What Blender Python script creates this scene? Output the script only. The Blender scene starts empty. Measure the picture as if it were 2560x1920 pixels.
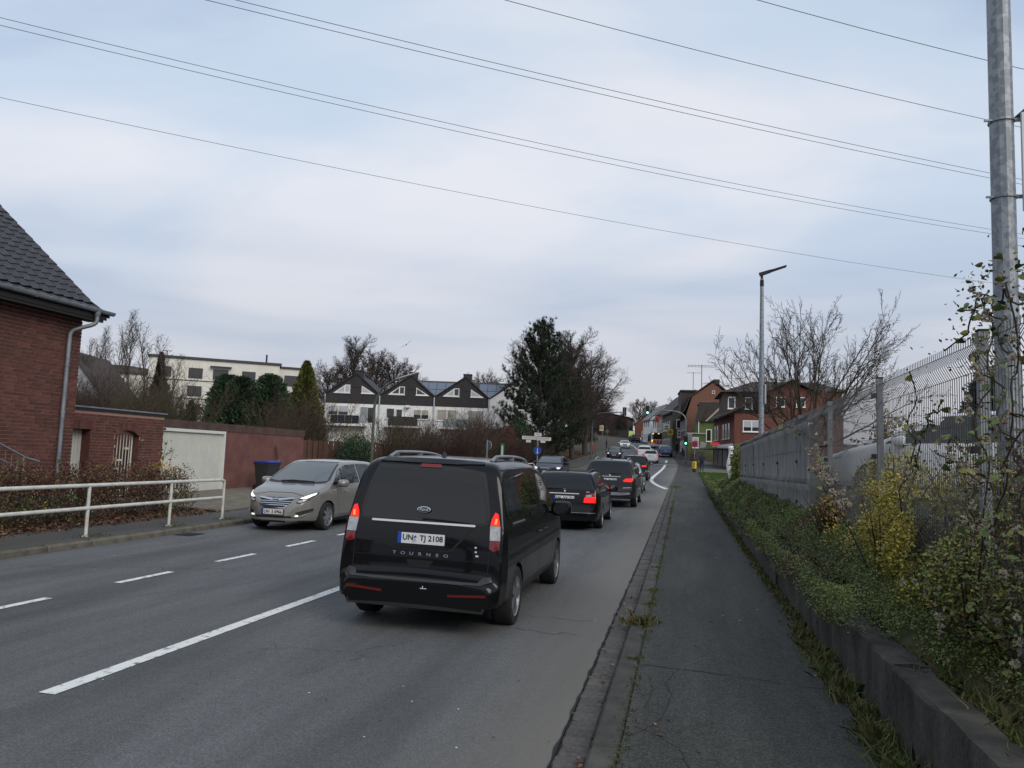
import bpy, bmesh, math, random
import numpy as np
from mathutils import Vector, Matrix
from mathutils.bvhtree import BVHTree
from mathutils.geometry import delaunay_2d_cdt
random.seed(7); np.random.seed(7)
rad = math.radians
scene = bpy.context.scene
COL = scene.collection
# ------------------------------------------------------------------ camera
EYE = 1.85
YAW, PITCH, ROLL = rad(12.672), rad(5.413), 0.035
_f = Vector((-math.sin(YAW)*math.cos(PITCH), math.cos(YAW)*math.cos(PITCH), math.sin(PITCH)))
_r0 = Vector((math.cos(YAW), math.sin(YAW), 0)); _u0 = _r0.cross(_f)
_r = _r0*math.cos(ROLL)+_u0*math.sin(ROLL); _u = _u0*math.cos(ROLL)-_r0*math.sin(ROLL)
cam = bpy.data.cameras.new('camera'); cam.lens = 27.0; cam.sensor_width = 36.0
cam.clip_start = 0.05; cam.clip_end = 4000
camo = bpy.data.objects.new('camera', cam); COL.objects.link(camo)
camo.matrix_world = Matrix(((_r.x,_u.x,-_f.x,0),(_r.y,_u.y,-_f.y,0),(_r.z,_u.z,-_f.z,EYE),(0,0,0,1)))
scene.camera = camo
# ------------------------------------------------------------------ world: overcast sky with soft cloud bands
SUN_EL, SUN_AZ = rad(34), rad(132)          # azimuth: direction TO the sun measured from +Y towards +X
W = bpy.data.worlds.new('World'); scene.world = W; W.use_nodes = True
nt = W.node_tree; nt.nodes.clear(); N = nt.nodes; L = nt.links
def nn(t, **k):
    n = N.new(t)
    for a, b in k.items(): setattr(n, a, b)
    return n
out = nn('ShaderNodeOutputWorld'); sky = nn('ShaderNodeTexSky', sky_type='NISHITA', sun_disc=False)
sky.sun_elevation = SUN_EL; sky.sun_rotation = SUN_AZ; sky.air_density = 1.2; sky.dust_density = 2.0
bg1 = nn('ShaderNodeBackground'); bg1.inputs[1].default_value = 0.10; L.new(sky.outputs[0], bg1.inputs[0])
tc = nn('ShaderNodeTexCoord'); sx = nn('ShaderNodeSeparateXYZ'); L.new(tc.outputs['Generated'], sx.inputs[0])
def wm(op, a, b=None, c=None):
    n = nn('ShaderNodeMath', operation=op)
    for i, v in enumerate((a, b, c)):
        if v is None: continue
        if isinstance(v, (int, float)): n.inputs[i].default_value = v
        else: L.new(v, n.inputs[i])
    return n.outputs[0]
zc = wm('MAXIMUM', sx.outputs[2], 0.0); den = wm('ADD', zc, 0.16)
cx = nn('ShaderNodeCombineXYZ'); L.new(wm('DIVIDE', sx.outputs[0], den), cx.inputs[0]); L.new(wm('DIVIDE', sx.outputs[1], den), cx.inputs[1])
mp = nn('ShaderNodeMapping'); mp.inputs['Rotation'].default_value = (0, 0, rad(25)); mp.inputs['Scale'].default_value = (0.5, 0.85, 1); mp.inputs['Location'].default_value = (2.4, 1.25, 0.3)
L.new(cx.outputs[0], mp.inputs[0])
n1 = nn('ShaderNodeTexNoise'); n1.inputs['Scale'].default_value = 1.15; n1.inputs['Detail'].default_value = 6.0; n1.inputs['Roughness'].default_value = 0.50; n1.inputs['Distortion'].default_value = 0.35
L.new(mp.outputs[0], n1.inputs[0])
r1 = nn('ShaderNodeValToRGB'); r1.color_ramp.interpolation = 'EASE'
e = r1.color_ramp.elements
e[0].position = 0.30; e[0].color = (0.41, 0.515, 0.69, 1)
e[1].position = 0.67; e[1].color = (0.79, 0.80, 0.855, 1)
m_ = r1.color_ramp.elements.new(0.47); m_.color = (0.575, 0.675, 0.81, 1)
L.new(n1.outputs[0], r1.inputs[0])
# thin stratus bands low over the horizon
cb = nn('ShaderNodeCombineXYZ'); L.new(sx.outputs[0], cb.inputs[0]); L.new(sx.outputs[1], cb.inputs[1]); L.new(wm('MULTIPLY', sx.outputs[2], 7.0), cb.inputs[2])
n2 = nn('ShaderNodeTexNoise'); n2.inputs['Scale'].default_value = 1.5; n2.inputs['Detail'].default_value = 3.0; n2.inputs['Roughness'].default_value = 0.45
L.new(cb.outputs[0], n2.inputs[0])
r2 = nn('ShaderNodeValToRGB'); r2.color_ramp.interpolation = 'EASE'
e = r2.color_ramp.elements
e[0].position = 0.38; e[0].color = (0.34, 0.40, 0.53, 1)
e[1].position = 0.62; e[1].color = (0.60, 0.60, 0.66, 1)
L.new(n2.outputs[0], r2.inputs[0])
mr = nn('ShaderNodeMapRange', interpolation_type='SMOOTHSTEP'); mr.inputs[1].default_value = 0.06; mr.inputs[2].default_value = 0.36
L.new(sx.outputs[2], mr.inputs[0])
mx = nn('ShaderNodeMix', data_type='RGBA'); L.new(mr.outputs[0], mx.inputs[0]); L.new(r2.outputs[0], mx.inputs[6]); L.new(r1.outputs[0], mx.inputs[7])
bg2 = nn('ShaderNodeBackground'); bg2.inputs[1].default_value = 0.96; L.new(mx.outputs[2], bg2.inputs[0])
ms = nn('ShaderNodeMixShader'); ms.inputs[0].default_value = 0.88
L.new(bg1.outputs[0], ms.inputs[1]); L.new(bg2.outputs[0], ms.inputs[2]); L.new(ms.outputs[0], out.inputs[0])
# ------------------------------------------------------------------ sun (veiled by cloud)
sl = bpy.data.lights.new('sun', 'SUN'); sl.energy = 1.5; sl.angle = rad(34); sl.color = (1, 0.94, 0.85)
so = bpy.data.objects.new('sun', sl); COL.objects.link(so)
_sd = Vector((math.sin(SUN_AZ)*math.cos(SUN_EL), math.cos(SUN_AZ)*math.cos(SUN_EL), math.sin(SUN_EL)))
so.rotation_euler = (-_sd).to_track_quat('-Z', 'Y').to_euler(); so.location = (0, 0, 60)
vs = scene.view_settings; vs.view_transform = 'Standard'; vs.look = 'None'; vs.exposure = 0.2; vs.gamma = 1.0; vs.use_curve_mapping = False
scene.cycles.max_bounces = 6; scene.cycles.diffuse_bounces = 2; scene.cycles.glossy_bounces = 3; scene.cycles.transparent_max_bounces = 12
scene.cycles.sample_clamp_indirect = 6.0; scene.cycles.use_denoising = True
# ------------------------------------------------------------------ materials
MATS = {}
def pm(name, c, c2=None, scale=3.0, detail=5.0, lo=0.35, hi=0.65, rough=0.7, metal=0.0, bump=0.0, bscale=40.0, rnd=0.0, coat=0.0,
       emit=None, es=1.0, spec=0.5, coord='Object', alpha=None, stretch=(1, 1, 1), wave=None, trans=0.0):
    """one procedural material: two-tone noise colour, optional per-object random value, bump"""
    if name in MATS: return MATS[name]
    m = bpy.data.materials.new(name); m.use_nodes = True; t = m.node_tree; nd = t.nodes; b = nd['Principled BSDF']
    b.inputs['Roughness'].default_value = rough; b.inputs['Metallic'].default_value = metal
    b.inputs['Specular IOR Level'].default_value = spec
    if coat: b.inputs['Coat Weight'].default_value = coat; b.inputs['Coat Roughness'].default_value = 0.03
    if trans: b.inputs['Transmission Weight'].default_value = trans
    if alpha is not None: b.inputs['Alpha'].default_value = alpha
    tcn = nd.new('ShaderNodeTexCoord'); mpn = nd.new('ShaderNodeMapping'); mpn.inputs['Scale'].default_value = stretch
    if coord == 'World':
        g = nd.new('ShaderNodeNewGeometry'); t.links.new(g.outputs['Position'], mpn.inputs[0])
    else: t.links.new(tcn.outputs[coord], mpn.inputs[0])
    col = None
    if c2 is not None:
        nz = nd.new('ShaderNodeTexNoise'); nz.inputs['Scale'].default_value = scale; nz.inputs['Detail'].default_value = detail; nz.inputs['Roughness'].default_value = 0.6
        t.links.new(mpn.outputs[0], nz.inputs[0])
        rp = nd.new('ShaderNodeValToRGB'); el = rp.color_ramp.elements
        el[0].position = lo; el[0].color = (*c, 1); el[1].position = hi; el[1].color = (*c2, 1)
        t.links.new(nz.outputs[0], rp.inputs[0]); col = rp.outputs[0]
    if rnd:
        oi = nd.new('ShaderNodeObjectInfo'); hs = nd.new('ShaderNodeHueSaturation')
        mrn = nd.new('ShaderNodeMapRange'); mrn.inputs[3].default_value = 1-rnd; mrn.inputs[4].default_value = 1+rnd
        t.links.new(oi.outputs['Random'], mrn.inputs[0]); t.links.new(mrn.outputs[0], hs.inputs['Value'])
        if col is None: hs.inputs['Color'].default_value = (*c, 1)
        else: t.links.new(col, hs.inputs['Color'])
        col = hs.outputs[0]
    if col is None: b.inputs['Base Color'].default_value = (*c, 1)
    else: t.links.new(col, b.inputs['Base Color'])
    if bump:
        nb = nd.new('ShaderNodeTexNoise'); nb.inputs['Scale'].default_value = bscale; nb.inputs['Detail'].default_value = 4
        t.links.new(mpn.outputs[0], nb.inputs[0])
        bn = nd.new('ShaderNodeBump'); bn.inputs['Strength'].default_value = bump; bn.inputs['Distance'].default_value = 0.02
        t.links.new(nb.outputs[0], bn.inputs['Height']); t.links.new(bn.outputs[0], b.inputs['Normal'])
    if emit is not None:
        b.inputs['Emission Color'].default_value = (*emit, 1); b.inputs['Emission Strength'].default_value = es
    MATS[name] = m
    return m
def rgb(r, g, b):
    f = lambda v: (v/255/12.92 if v/255 <= 0.04045 else ((v/255+0.055)/1.055)**2.4)
    return (f(r), f(g), f(b))
# ------------------------------------------------------------------ mesh helpers
def setp(o, label=None, cat=None, group=None, kind=None):
    if label: o['label'] = label
    if cat: o['category'] = cat
    if group: o['group'] = group
    if kind: o['kind'] = kind
    return o
def link(name, data, parent=None, loc=(0, 0, 0), rz=0.0, rot=None):
    o = bpy.data.objects.new(name, data); COL.objects.link(o)
    o.location = loc; o.rotation_euler = rot if rot is not None else (0, 0, rz)
    if parent is not None: o.parent = parent
    return o
def thing(name, label, cat, loc=(0, 0, 0), rz=0.0, group=None):
    return setp(link(name, None, None, loc, rz), label, cat, group)
def copytree(o, loc=None, rz=None, label=None, parent=None):
    c = o.copy(); COL.objects.link(c); c.parent = parent
    if loc is not None: c.location = loc
    if rz is not None: c.rotation_euler = (c.rotation_euler[0], c.rotation_euler[1], rz)
    if label: c['label'] = label
    for ch in list(o.children): copytree(ch, parent=c)
    return c
def npmesh(name, verts, faces, mats, mi=None, smooth=False):
    """verts (n,3) array, faces (m,k) array"""
    verts = np.asarray(verts, np.float32); faces = np.asarray(faces, np.int32); k = faces.shape[1]; nf = len(faces)
    me = bpy.data.meshes.new(name)
    me.vertices.add(len(verts)); me.vertices.foreach_set('co', verts.ravel())
    me.loops.add(nf*k); me.loops.foreach_set('vertex_index', faces.ravel())
    me.polygons.add(nf); me.polygons.foreach_set('loop_start', np.arange(0, nf*k, k, dtype=np.int32))
    for m in (mats if isinstance(mats, (list, tuple)) else [mats]): me.materials.append(m)
    if mi is not None: me.polygons.foreach_set('material_index', np.asarray(mi, np.int32))
    if smooth: me.polygons.foreach_set('use_smooth', np.ones(nf, bool))
    me.update(calc_edges=True)
    return me
class MB:
    def __init__(s): s.v = []; s.f = []; s.m = []
    def add(s, vs, fs, mi=0):
        b = len(s.v); s.v += [tuple(v) for v in vs]; s.f += [tuple(i+b for i in f) for f in fs]; s.m += [mi]*len(fs); return s
    def box(s, x0, x1, y0, y1, z0, z1, mi=0):
        return s.add([(x0,y0,z0),(x1,y0,z0),(x1,y1,z0),(x0,y1,z0),(x0,y0,z1),(x1,y0,z1),(x1,y1,z1),(x0,y1,z1)],
                     [(0,3,2,1),(4,5,6,7),(0,1,5,4),(1,2,6,5),(2,3,7,6),(3,0,4,7)], mi)
    def cbox(s, c, sz, rz=0.0, mi=0, rot=None):
        R = (Matrix.Rotation(rz, 3, 'Z') if rot is None else rot); c = Vector(c); vs = []
        for dz in (-.5, .5):
            for dx, dy in ((-.5,-.5),(.5,-.5),(.5,.5),(-.5,.5)): vs.append(c+R@Vector((dx*sz[0],dy*sz[1],dz*sz[2])))
        return s.add(vs, [(0,3,2,1),(4,5,6,7),(0,1,5,4),(1,2,6,5),(2,3,7,6),(3,0,4,7)], mi)
    def bar(s, p0, p1, w, h, mi=0):
        p0 = Vector(p0); p1 = Vector(p1); d = p1-p0
        return s.cbox((p0+p1)/2, (w, d.length, h), mi=mi, rot=d.to_track_quat('Y', 'Z').to_matrix())
    def tube(s, pts, r, n=8, mi=0, cap=True):
        P = [Vector(p) for p in pts]; k = len(P); rr = r if isinstance(r, (list, tuple)) else [r]*k
        vs = []; prev = None
        for i, p in enumerate(P):
            d = (P[min(i+1, k-1)]-P[max(i-1, 0)]); d = d.normalized() if d.length > 1e-9 else Vector((0,0,1))
            if prev is None: a = d.orthogonal().normalized()
            else: a = (prev-d*prev.dot(d)); a = a.normalized() if a.length > 1e-6 else d.orthogonal().normalized()
            prev = a; b = d.cross(a)
            for j in range(n):
                t = 2*math.pi*j/n; vs.append(p+(a*math.cos(t)+b*math.sin(t))*rr[i])
        fs = [(i*n+j, i*n+(j+1)%n, (i+1)*n+(j+1)%n, (i+1)*n+j) for i in range(k-1) for j in range(n)]
        if cap: fs += [tuple(range(n-1, -1, -1)), tuple((k-1)*n+j for j in range(n))]
        return s.add(vs, fs, mi)
    def lathe(s, prof, n=24, o=(0, 0, 0), axis='Z', mi=0, close=False):
        vs = []
        for (r, z) in prof:
            for j in range(n):
                t = 2*math.pi*j/n; a, b = r*math.cos(t), r*math.sin(t)
                q = (a, b, z) if axis == 'Z' else ((z, a, b) if axis == 'X' else (b, z, a))
                vs.append((q[0]+o[0], q[1]+o[1], q[2]+o[2]))
        k = len(prof)
        fs = [(i*n+j, i*n+(j+1)%n, (i+1)*n+(j+1)%n, (i+1)*n+j) for i in range(k-1) for j in range(n)]
        if close: fs += [tuple(range(n-1, -1, -1)), tuple((k-1)*n+j for j in range(n))]
        return s.add(vs, fs, mi)
    def ext(s, poly, vec, mi=0):
        """prism: 3d polygon swept along vec"""
        P = [Vector(p) for p in poly]; v = Vector(vec); n = len(P)
        return s.add(P+[p+v for p in P], [tuple(range(n-1, -1, -1)), tuple(range(n, 2*n))]+[(i, (i+1)%n, n+(i+1)%n, n+i) for i in range(n)], mi)
    def face(s, poly, mi=0): return s.add(poly, [tuple(range(len(poly)))], mi)
    def mesh(s, name, mats, smooth=False, org=(0, 0, 0), fix=True):
        me = bpy.data.meshes.new(name); o = Vector(org)
        me.from_pydata([tuple(Vector(v)-o) for v in s.v], [], s.f)
        for m in (mats if isinstance(mats, (list, tuple)) else [mats]): me.materials.append(m)
        me.polygons.foreach_set('material_index', s.m)
        if fix:
            bm = bmesh.new(); bm.from_mesh(me); bmesh.ops.recalc_face_normals(bm, faces=bm.faces); bm.to_mesh(me); bm.free()
        if smooth:
            me.polygons.foreach_set('use_smooth', [True]*len(me.polygons)); me.set_sharp_from_angle(angle=rad(38))
        me.update(); return me
    def build(s, name, mats, parent=None, loc=(0, 0, 0), rz=0.0, smooth=False, W=False):
        """W: vertices are world coordinates and the parent is unrotated"""
        org = tuple(parent.location) if (W and parent is not None) else (0, 0, 0)
        return link(name, s.mesh(name, mats, smooth, org), parent, loc, rz)
def frame(p0, p1):
    """local frame of a facade running p0 -> p1 (x along, y = outward to the right-hand side normal pointing to the viewer, z up)"""
    a = math.atan2(p1[1]-p0[1], p1[0]-p0[0]); return (p0[0], p0[1], 0.0), a
# terrain profile along the road (y forward)
PY = [-60,0,15,22,31,45,55,66,78,90,105,120,136,160,192,260,400,900]
PZ = [0,0,.0,.06,.16,.35,.5,.75,1.1,1.62,2.32,3.2,4.2,5.4,6.9,9.5,13,20]
_yy = np.linspace(-60, 900, 1921); _zz = np.interp(_yy, PY, PZ); _k = np.ones(25)/25
_zz = np.convolve(np.pad(_zz, 12, mode='edge'), _k, 'valid')
def gz(y): return float(np.interp(y, _yy, _zz))
LKY = [-60,17,40,66,82,105,129,150,170,180,187,192,195,300]; LKX = [-10.3,-10.25,-9.8,-9.55,-9.6,-10.4,-12.0,-14.2,-17.2,-20.5,-26,-36,-60,-900]
RKY = [-60,45,70,89,107,123,140,160,180,194,202,207,210,300]; RKX = [-.77,-.77,-.62,-.5,-1.35,-2.5,-4.3,-7.2,-11,-15.5,-22,-34,-60,-900]
def lk(y): return float(np.interp(y, LKY, LKX))
def rk(y): return float(np.interp(y, RKY, RKX))
# ================================================================== GROUND AND ROAD
def leafquads(P, size, flat=0.5, asp=0.6, nrm=None):
    """leaf = folded rhombus of two triangles (as one quad); P (n,3); returns verts, quads"""
    n = len(P); s = (np.asarray(size)*np.ones(n)*np.random.uniform(.7, 1.25, n))[:, None]
    d = np.random.normal(size=(n, 3)); d[:, 2] *= flat; d /= np.linalg.norm(d, axis=1)[:, None]+1e-9
    up = np.random.normal(size=(n, 3))*flat + (np.array([0, 0, 1.0]) if nrm is None else nrm)
    w = np.cross(d, up); w /= np.linalg.norm(w, axis=1)[:, None]+1e-9; u = np.cross(w, d)
    v = np.stack([P-d*s*.5, P+w*s*asp*.5+u*s*.08, P+d*s*.5, P-w*s*asp*.5+u*s*.08], 1).reshape(-1, 3)
    return v, np.arange(4*n).reshape(-1, 4)
def bladequads(P, h, lean=.5, w=.006):
    n = len(P); hh = (np.asarray(h)*np.random.uniform(.5, 1.2, n))[:, None]
    d = np.random.normal(size=(n, 3))*lean; d[:, 2] = 1; d /= np.linalg.norm(d, axis=1)[:, None]
    a = np.random.uniform(0, 6.28, n); s = np.stack([np.cos(a), np.sin(a), np.zeros(n)], 1)*w
    bend = np.random.normal(size=(n, 3))*.25; bend[:, 2] = -.15
    m = P+d*hh*.55; t = P+(d+bend)*hh
    v = np.stack([P-s, P+s, m+s*.8, t, m-s*.8], 1).reshape(-1, 3)
    return v, np.arange(5*n).reshape(-1, 5)
def bank(x, y):
    a = float(np.interp(y, [-60, 33, 52], [1, 1, 0]))
    return a*float(np.interp(x, [1.3, 1.6, 2.0, 2.6, 3.6, 60], [.0, .42, .62, 1.05, 1.25, 1.4]))
def hz(x, y):
    if -10.6 < x < 1.4: return gz(y)-.2
    if x >= 1.4: return gz(y)+.03+bank(x, y)
    base = gz(y)*float(np.interp(x, [-200, -60, -10.6], [1.7, 1.35, 1]))
    return base+float(np.interp(x, [-200, -40, -16, -12, -10.6], [1.0, .8, .2, .06, .05]))
M_ground = pm('garden_soil_and_grass', (.035,.028,.018), (.055,.042,.026), scale=.8, detail=8, rough=.95, bump=.6, bscale=6)
xs = [-1500,-700,-300,-200,-140,-100,-75,-60,-48,-40,-32,-26,-22,-19,-17,-15,-13.5,-12.4,-11.4,-10.62,-10.58,-6,-2,1.38,1.42,1.6,1.8,2.0,2.3,2.6,3.0,3.6,5,7,10,14,20,30,45,70,110,200,400,800,1500]
ys = list(np.concatenate([np.arange(-60, 0, 6), np.arange(0, 60, 2), np.arange(60, 220, 5), [240, 280, 340, 420, 520, 700, 900, 1500, 2500]]))
V = [(x, y, hz(x, min(y, 900))) for y in ys for x in xs]; nx = len(xs)
F = [(j*nx+i, j*nx+i+1, (j+1)*nx+i+1, (j+1)*nx+i) for j in range(len(ys)-1) for i in range(nx-1)]
setp(link('ground', npmesh('ground', V, F, M_ground, smooth=True)), 'dark soil and grass ground beside the road', kind='structure')
def strip(fl, fr, y0, y1, dy, dz, n=1, zf=None):
    v = []; f = []; Y = list(np.arange(y0, y1, dy))+[y1]
    for y in Y:
        a, b = fl(y), fr(y)
        for i in range(n+1):
            x = a+(b-a)*i/n; v.append((x, y, gz(y)+dz+(zf(x, y) if zf else 0)))
    for j in range(len(Y)-1):
        for i in range(n): f.append((j*(n+1)+i, j*(n+1)+i+1, (j+1)*(n+1)+i+1, (j+1)*(n+1)+i))
    return v, f
def asphalt(name, c1, c2, dust=None, grain=220., cracks=0.0, rough=.85):
    m = bpy.data.materials.new(name); m.use_nodes = True; t = m.node_tree; nd = t.nodes; lk_ = t.links; b = nd['Principled BSDF']; b.inputs['Roughness'].default_value = rough; b.inputs['Specular IOR Level'].default_value = .2
    g = nd.new('ShaderNodeNewGeometry')
    def noise(sc, det=5, st=None):
        q = nd.new('ShaderNodeTexNoise'); q.inputs['Scale'].default_value = sc; q.inputs['Detail'].default_value = det; q.inputs['Roughness'].default_value = .65
        if st:
            mpx = nd.new('ShaderNodeMapping'); mpx.inputs['Scale'].default_value = st; lk_.new(g.outputs['Position'], mpx.inputs[0]); lk_.new(mpx.outputs[0], q.inputs[0])
        else: lk_.new(g.outputs['Position'], q.inputs[0])
        return q.outputs[0]
    def ramp(src, p0, a, p1, b2):
        r = nd.new('ShaderNodeValToRGB'); e = r.color_ramp.elements; e[0].position = p0; e[0].color = (*a, 1); e[1].position = p1; e[1].color = (*b2, 1); lk_.new(src, r.inputs[0]); return r.outputs[0]
    def mix(f, a, b2, mode='MIX'):
        q = nd.new('ShaderNodeMix'); q.data_type = 'RGBA'; q.blend_type = mode
        if isinstance(f, float): q.inputs[0].default_value = f
        else: lk_.new(f, q.inputs[0])
        for i, x in ((6, a), (7, b2)):
            if isinstance(x, tuple): q.inputs[i].default_value = (*x, 1)
            else: lk_.new(x, q.inputs[i])
        return q.outputs[2]
    col = ramp(noise(1.3, 7, (1, .16, 1)), .32, c1, .68, c2)
    col = mix(.5, col, ramp(noise(.5, 4, (1.6, .05, 1)), .35, (.32,.32,.32), .65, (.68,.68,.68)), 'OVERLAY')
    col = mix(.6, col, ramp(noise(55, 3), .42, (.30,.30,.30), .62, (.72,.72,.72)), 'OVERLAY')
    col = mix(.55, col, ramp(noise(grain, 2), .38, (.25,.25,.25), .62, (.85,.85,.85)), 'OVERLAY')
    col = mix(.25, col, ramp(noise(14, 6), .35, (.3,.3,.3), .65, (.75,.75,.75)), 'OVERLAY')
    sp = nd.new('ShaderNodeTexVoronoi'); sp.inputs['Scale'].default_value = 26; lk_.new(g.outputs['Position'], sp.inputs[0])
    if dust:
        sx_ = nd.new('ShaderNodeSeparateXYZ'); lk_.new(g.outputs['Position'], sx_.inputs[0])
        ad = nd.new('ShaderNodeMath'); ad.operation = 'MULTIPLY_ADD'; ad.inputs[1].default_value = 1.1; lk_.new(noise(.8, 5, (1, .3, 1)), ad.inputs[0]); lk_.new(sx_.outputs[0], ad.inputs[2])
        mr_ = nd.new('ShaderNodeMapRange'); mr_.interpolation_type = 'SMOOTHSTEP'; mr_.inputs[1].default_value = dust[0]; mr_.inputs[2].default_value = dust[1]; mr_.inputs[4].default_value = .8; lk_.new(ad.outputs[0], mr_.inputs[0])
        col = mix(mr_.outputs[0], col, dust[2])
    if cracks:
        vo = nd.new('ShaderNodeTexVoronoi'); vo.feature = 'DISTANCE_TO_EDGE'; vo.inputs['Scale'].default_value = .55
        dm = nd.new('ShaderNodeVectorMath'); dm.operation = 'MULTIPLY_ADD'; dm.inputs[1].default_value = (.35,.35,.35)
        nc = nd.new('ShaderNodeTexNoise'); nc.inputs['Scale'].default_value = 3; nc.inputs['Detail'].default_value = 5; lk_.new(g.outputs['Position'], nc.inputs[0])
        lk_.new(nc.outputs['Color'], dm.inputs[0]); lk_.new(g.outputs['Position'], dm.inputs[2]); lk_.new(dm.outputs[0], vo.inputs[0])
        c1_ = ramp(vo.outputs['Distance'], .002, (1,1,1), .006, (0,0,0)); c2_ = ramp(noise(.35, 3), .52, (0,0,0), .6, (cracks,)*3)
        mm = nd.new('ShaderNodeMath'); mm.operation = 'MULTIPLY'; lk_.new(c1_, mm.inputs[0]); lk_.new(c2_, mm.inputs[1])
        col = mix(mm.outputs[0], col, (.012,.012,.011))
    lk_.new(col, b.inputs['Base Color'])
    bn = nd.new('ShaderNodeBump'); bn.inputs['Strength'].default_value = .5; bn.inputs['Distance'].default_value = .006
    lk_.new(noise(grain*.8, 3), bn.inputs['Height']); lk_.new(bn.outputs[0], b.inputs['Normal'])
    MATS[name] = m; return m
M_road = asphalt('road_asphalt', (.074,.076,.077), (.123,.124,.124), dust=(-1.65, .2, (.19,.172,.143)), cracks=.5, rough=.75)
M_pave = asphalt('pavement_asphalt', (.041,.041,.037), (.073,.072,.065), grain=110., cracks=.6)
M_paveL = asphalt('far_pavement_asphalt', (.06,.058,.053), (.095,.09,.082), grain=120.)
M_white = pm('road_paint', (.72,.72,.69), (.16,.16,.155), scale=10, detail=12, lo=.53, hi=.70, rough=.8, bump=.3, bscale=120)
M_stone = pm('gutter_stone_grey', (.062,.057,.052), (.105,.097,.088), scale=25, rough=.85, bump=.5, bscale=60, rnd=.22)
M_kerb = pm('kerb_concrete', (.042,.040,.034), (.075,.070,.058), scale=6, detail=8, rough=.9, bump=.4, bscale=50, rnd=.15)
M_kerbL = pm('kerb_concrete_mossy', (.07,.065,.048), (.14,.125,.095), scale=5, detail=8, rough=.9, bump=.4, bscale=50, rnd=.15)
M_dark = pm('tar_black', (.012,.012,.012), rough=.8)
v, f = strip(lk, rk, -30, 194, 1.0, 0, 14)
road = setp(link('road', npmesh('road', v, f, M_road, smooth=True)), 'grey asphalt main road curving left uphill', kind='structure')
# joint gap between asphalt and gutter
v, f = strip(lambda y: rk(y)-.004+.006*math.sin(y*7.1)+.006*math.sin(y*17), lambda y: rk(y)+.010, 2, 60, .06, .004)
link('asphalt_joint', npmesh('asphalt_joint', v, f, M_dark), road)
def ribbon(pts, w, dz, name, mat, parent, n=None):
    v = []; f = []
    P = [Vector((p[0], p[1])) for p in pts]
    for i, p in enumerate(P):
        d = (P[min(i+1, len(P)-1)]-P[max(i-1, 0)]).normalized(); s = Vector((d.y, -d.x))*(w/2 if not callable(w) else w(i)/2)
        for q in (p-s, p+s): v.append((q.x, q.y, gz(q.y)+dz))
    f = [(2*i, 2*i+1, 2*i+3, 2*i+2) for i in range(len(P)-1)]
    return link(name, npmesh(name, v, f, mat), parent)
def dens(pts, s=1.0):
    o = []
    for a, b in zip(pts[:-1], pts[1:]):
        n = max(1, int(math.dist(a, b)/s))
        o += [(a[0]+(b[0]-a[0])*i/n, a[1]+(b[1]-a[1])*i/n) for i in range(n)]
    return o+[pts[-1]]
def chaikin(P, k=2):
    P = [tuple(p) for p in P]
    for _ in range(k):
        Q = [P[0]]
        for a, b in zip(P[:-1], P[1:]): Q += [tuple(.75*x+.25*y for x, y in zip(a, b)), tuple(.25*x+.75*y for x, y in zip(a, b))]
        P = Q+[P[-1]]
    return P
ribbon(dens([(-4.53, 4.96), (-4.49, 10.9)]), .145, .006, 'lane_marking', M_white, road)
for y0 in (13.5, 19.5, 25.5, 31.5): ribbon(dens([(-4.5, y0), (-4.5, y0+3)]), .13, .006, 'lane_marking', M_white, road)
for k in range(16):
    y0 = 4.55+2.24*k; ribbon([(-7.3, y0), (-7.28, y0+1.08)], .115, .006, 'lane_marking', M_white, road)
ribbon(chaikin([(-.86,44.3),(-1.2,46.3),(-1.75,50.5),(-2.2,55.5),(-2.28,61),(-2.15,70),(-1.95,80),(-1.9,88)], 3), .26, .006, 'lane_marking', M_white, road)
for y0 in (45.6, 46.7, 47.8): ribbon([(-1.25-.14*(y0-45.6)+.1, y0), (-.86, y0-.8)], .1, .006, 'lane_marking', M_white, road)
ribbon([(-4.2, 88.6), (-.62, 88.6)], .42, .007, 'stop_line', M_white, road)
ribbon(dens([(-1.95, 93), (-2.0, 99.5)]), .28, .006, 'lane_marking', M_white, road)
ribbon(chaikin([(-5.3,82),(-5.6,95),(-5.95,108),(-7.1,126),(-9.3,148),(-13,172),(-16.5,184),(-22,193)], 2), .2, .006, 'lane_marking', M_white, road)
ribbon([(-9.3, 90), (-5.6, 90)], .35, .007, 'stop_line', M_white, road)
ribbon(chaikin([(-12.3,141),(-13.2,148),(-14.9,158),(-15.0,166),(-12,172)], 2), .25, .006, 'lane_marking', M_white, road)
def crack(pts, w, parent, mat=None, jit=.03, step=.07, dz=.005):
    P = dens(pts, step); P = [(x+random.gauss(0, jit*.4), y+random.gauss(0, jit)) for x, y in P]
    ribbon(P, lambda i: w*.55*random.uniform(.4, 1.4), dz, 'crack', mat or M_dark, parent)
crack([(-1.75,9.05),(-1.2,9.0),(-.95,9.1)], .016, road, dz=.006); crack([(-1.85,8.35),(-1.3,8.25),(-1.05,8.3)], .014, road, dz=.006)
crack([(-10.1,9.4),(-8.2,10.2),(-6.6,10.7)], .018, road, dz=.006); crack([(-7,7.5),(-5.8,9.6),(-5.3,12.2)], .012, road, dz=.006)
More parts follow.
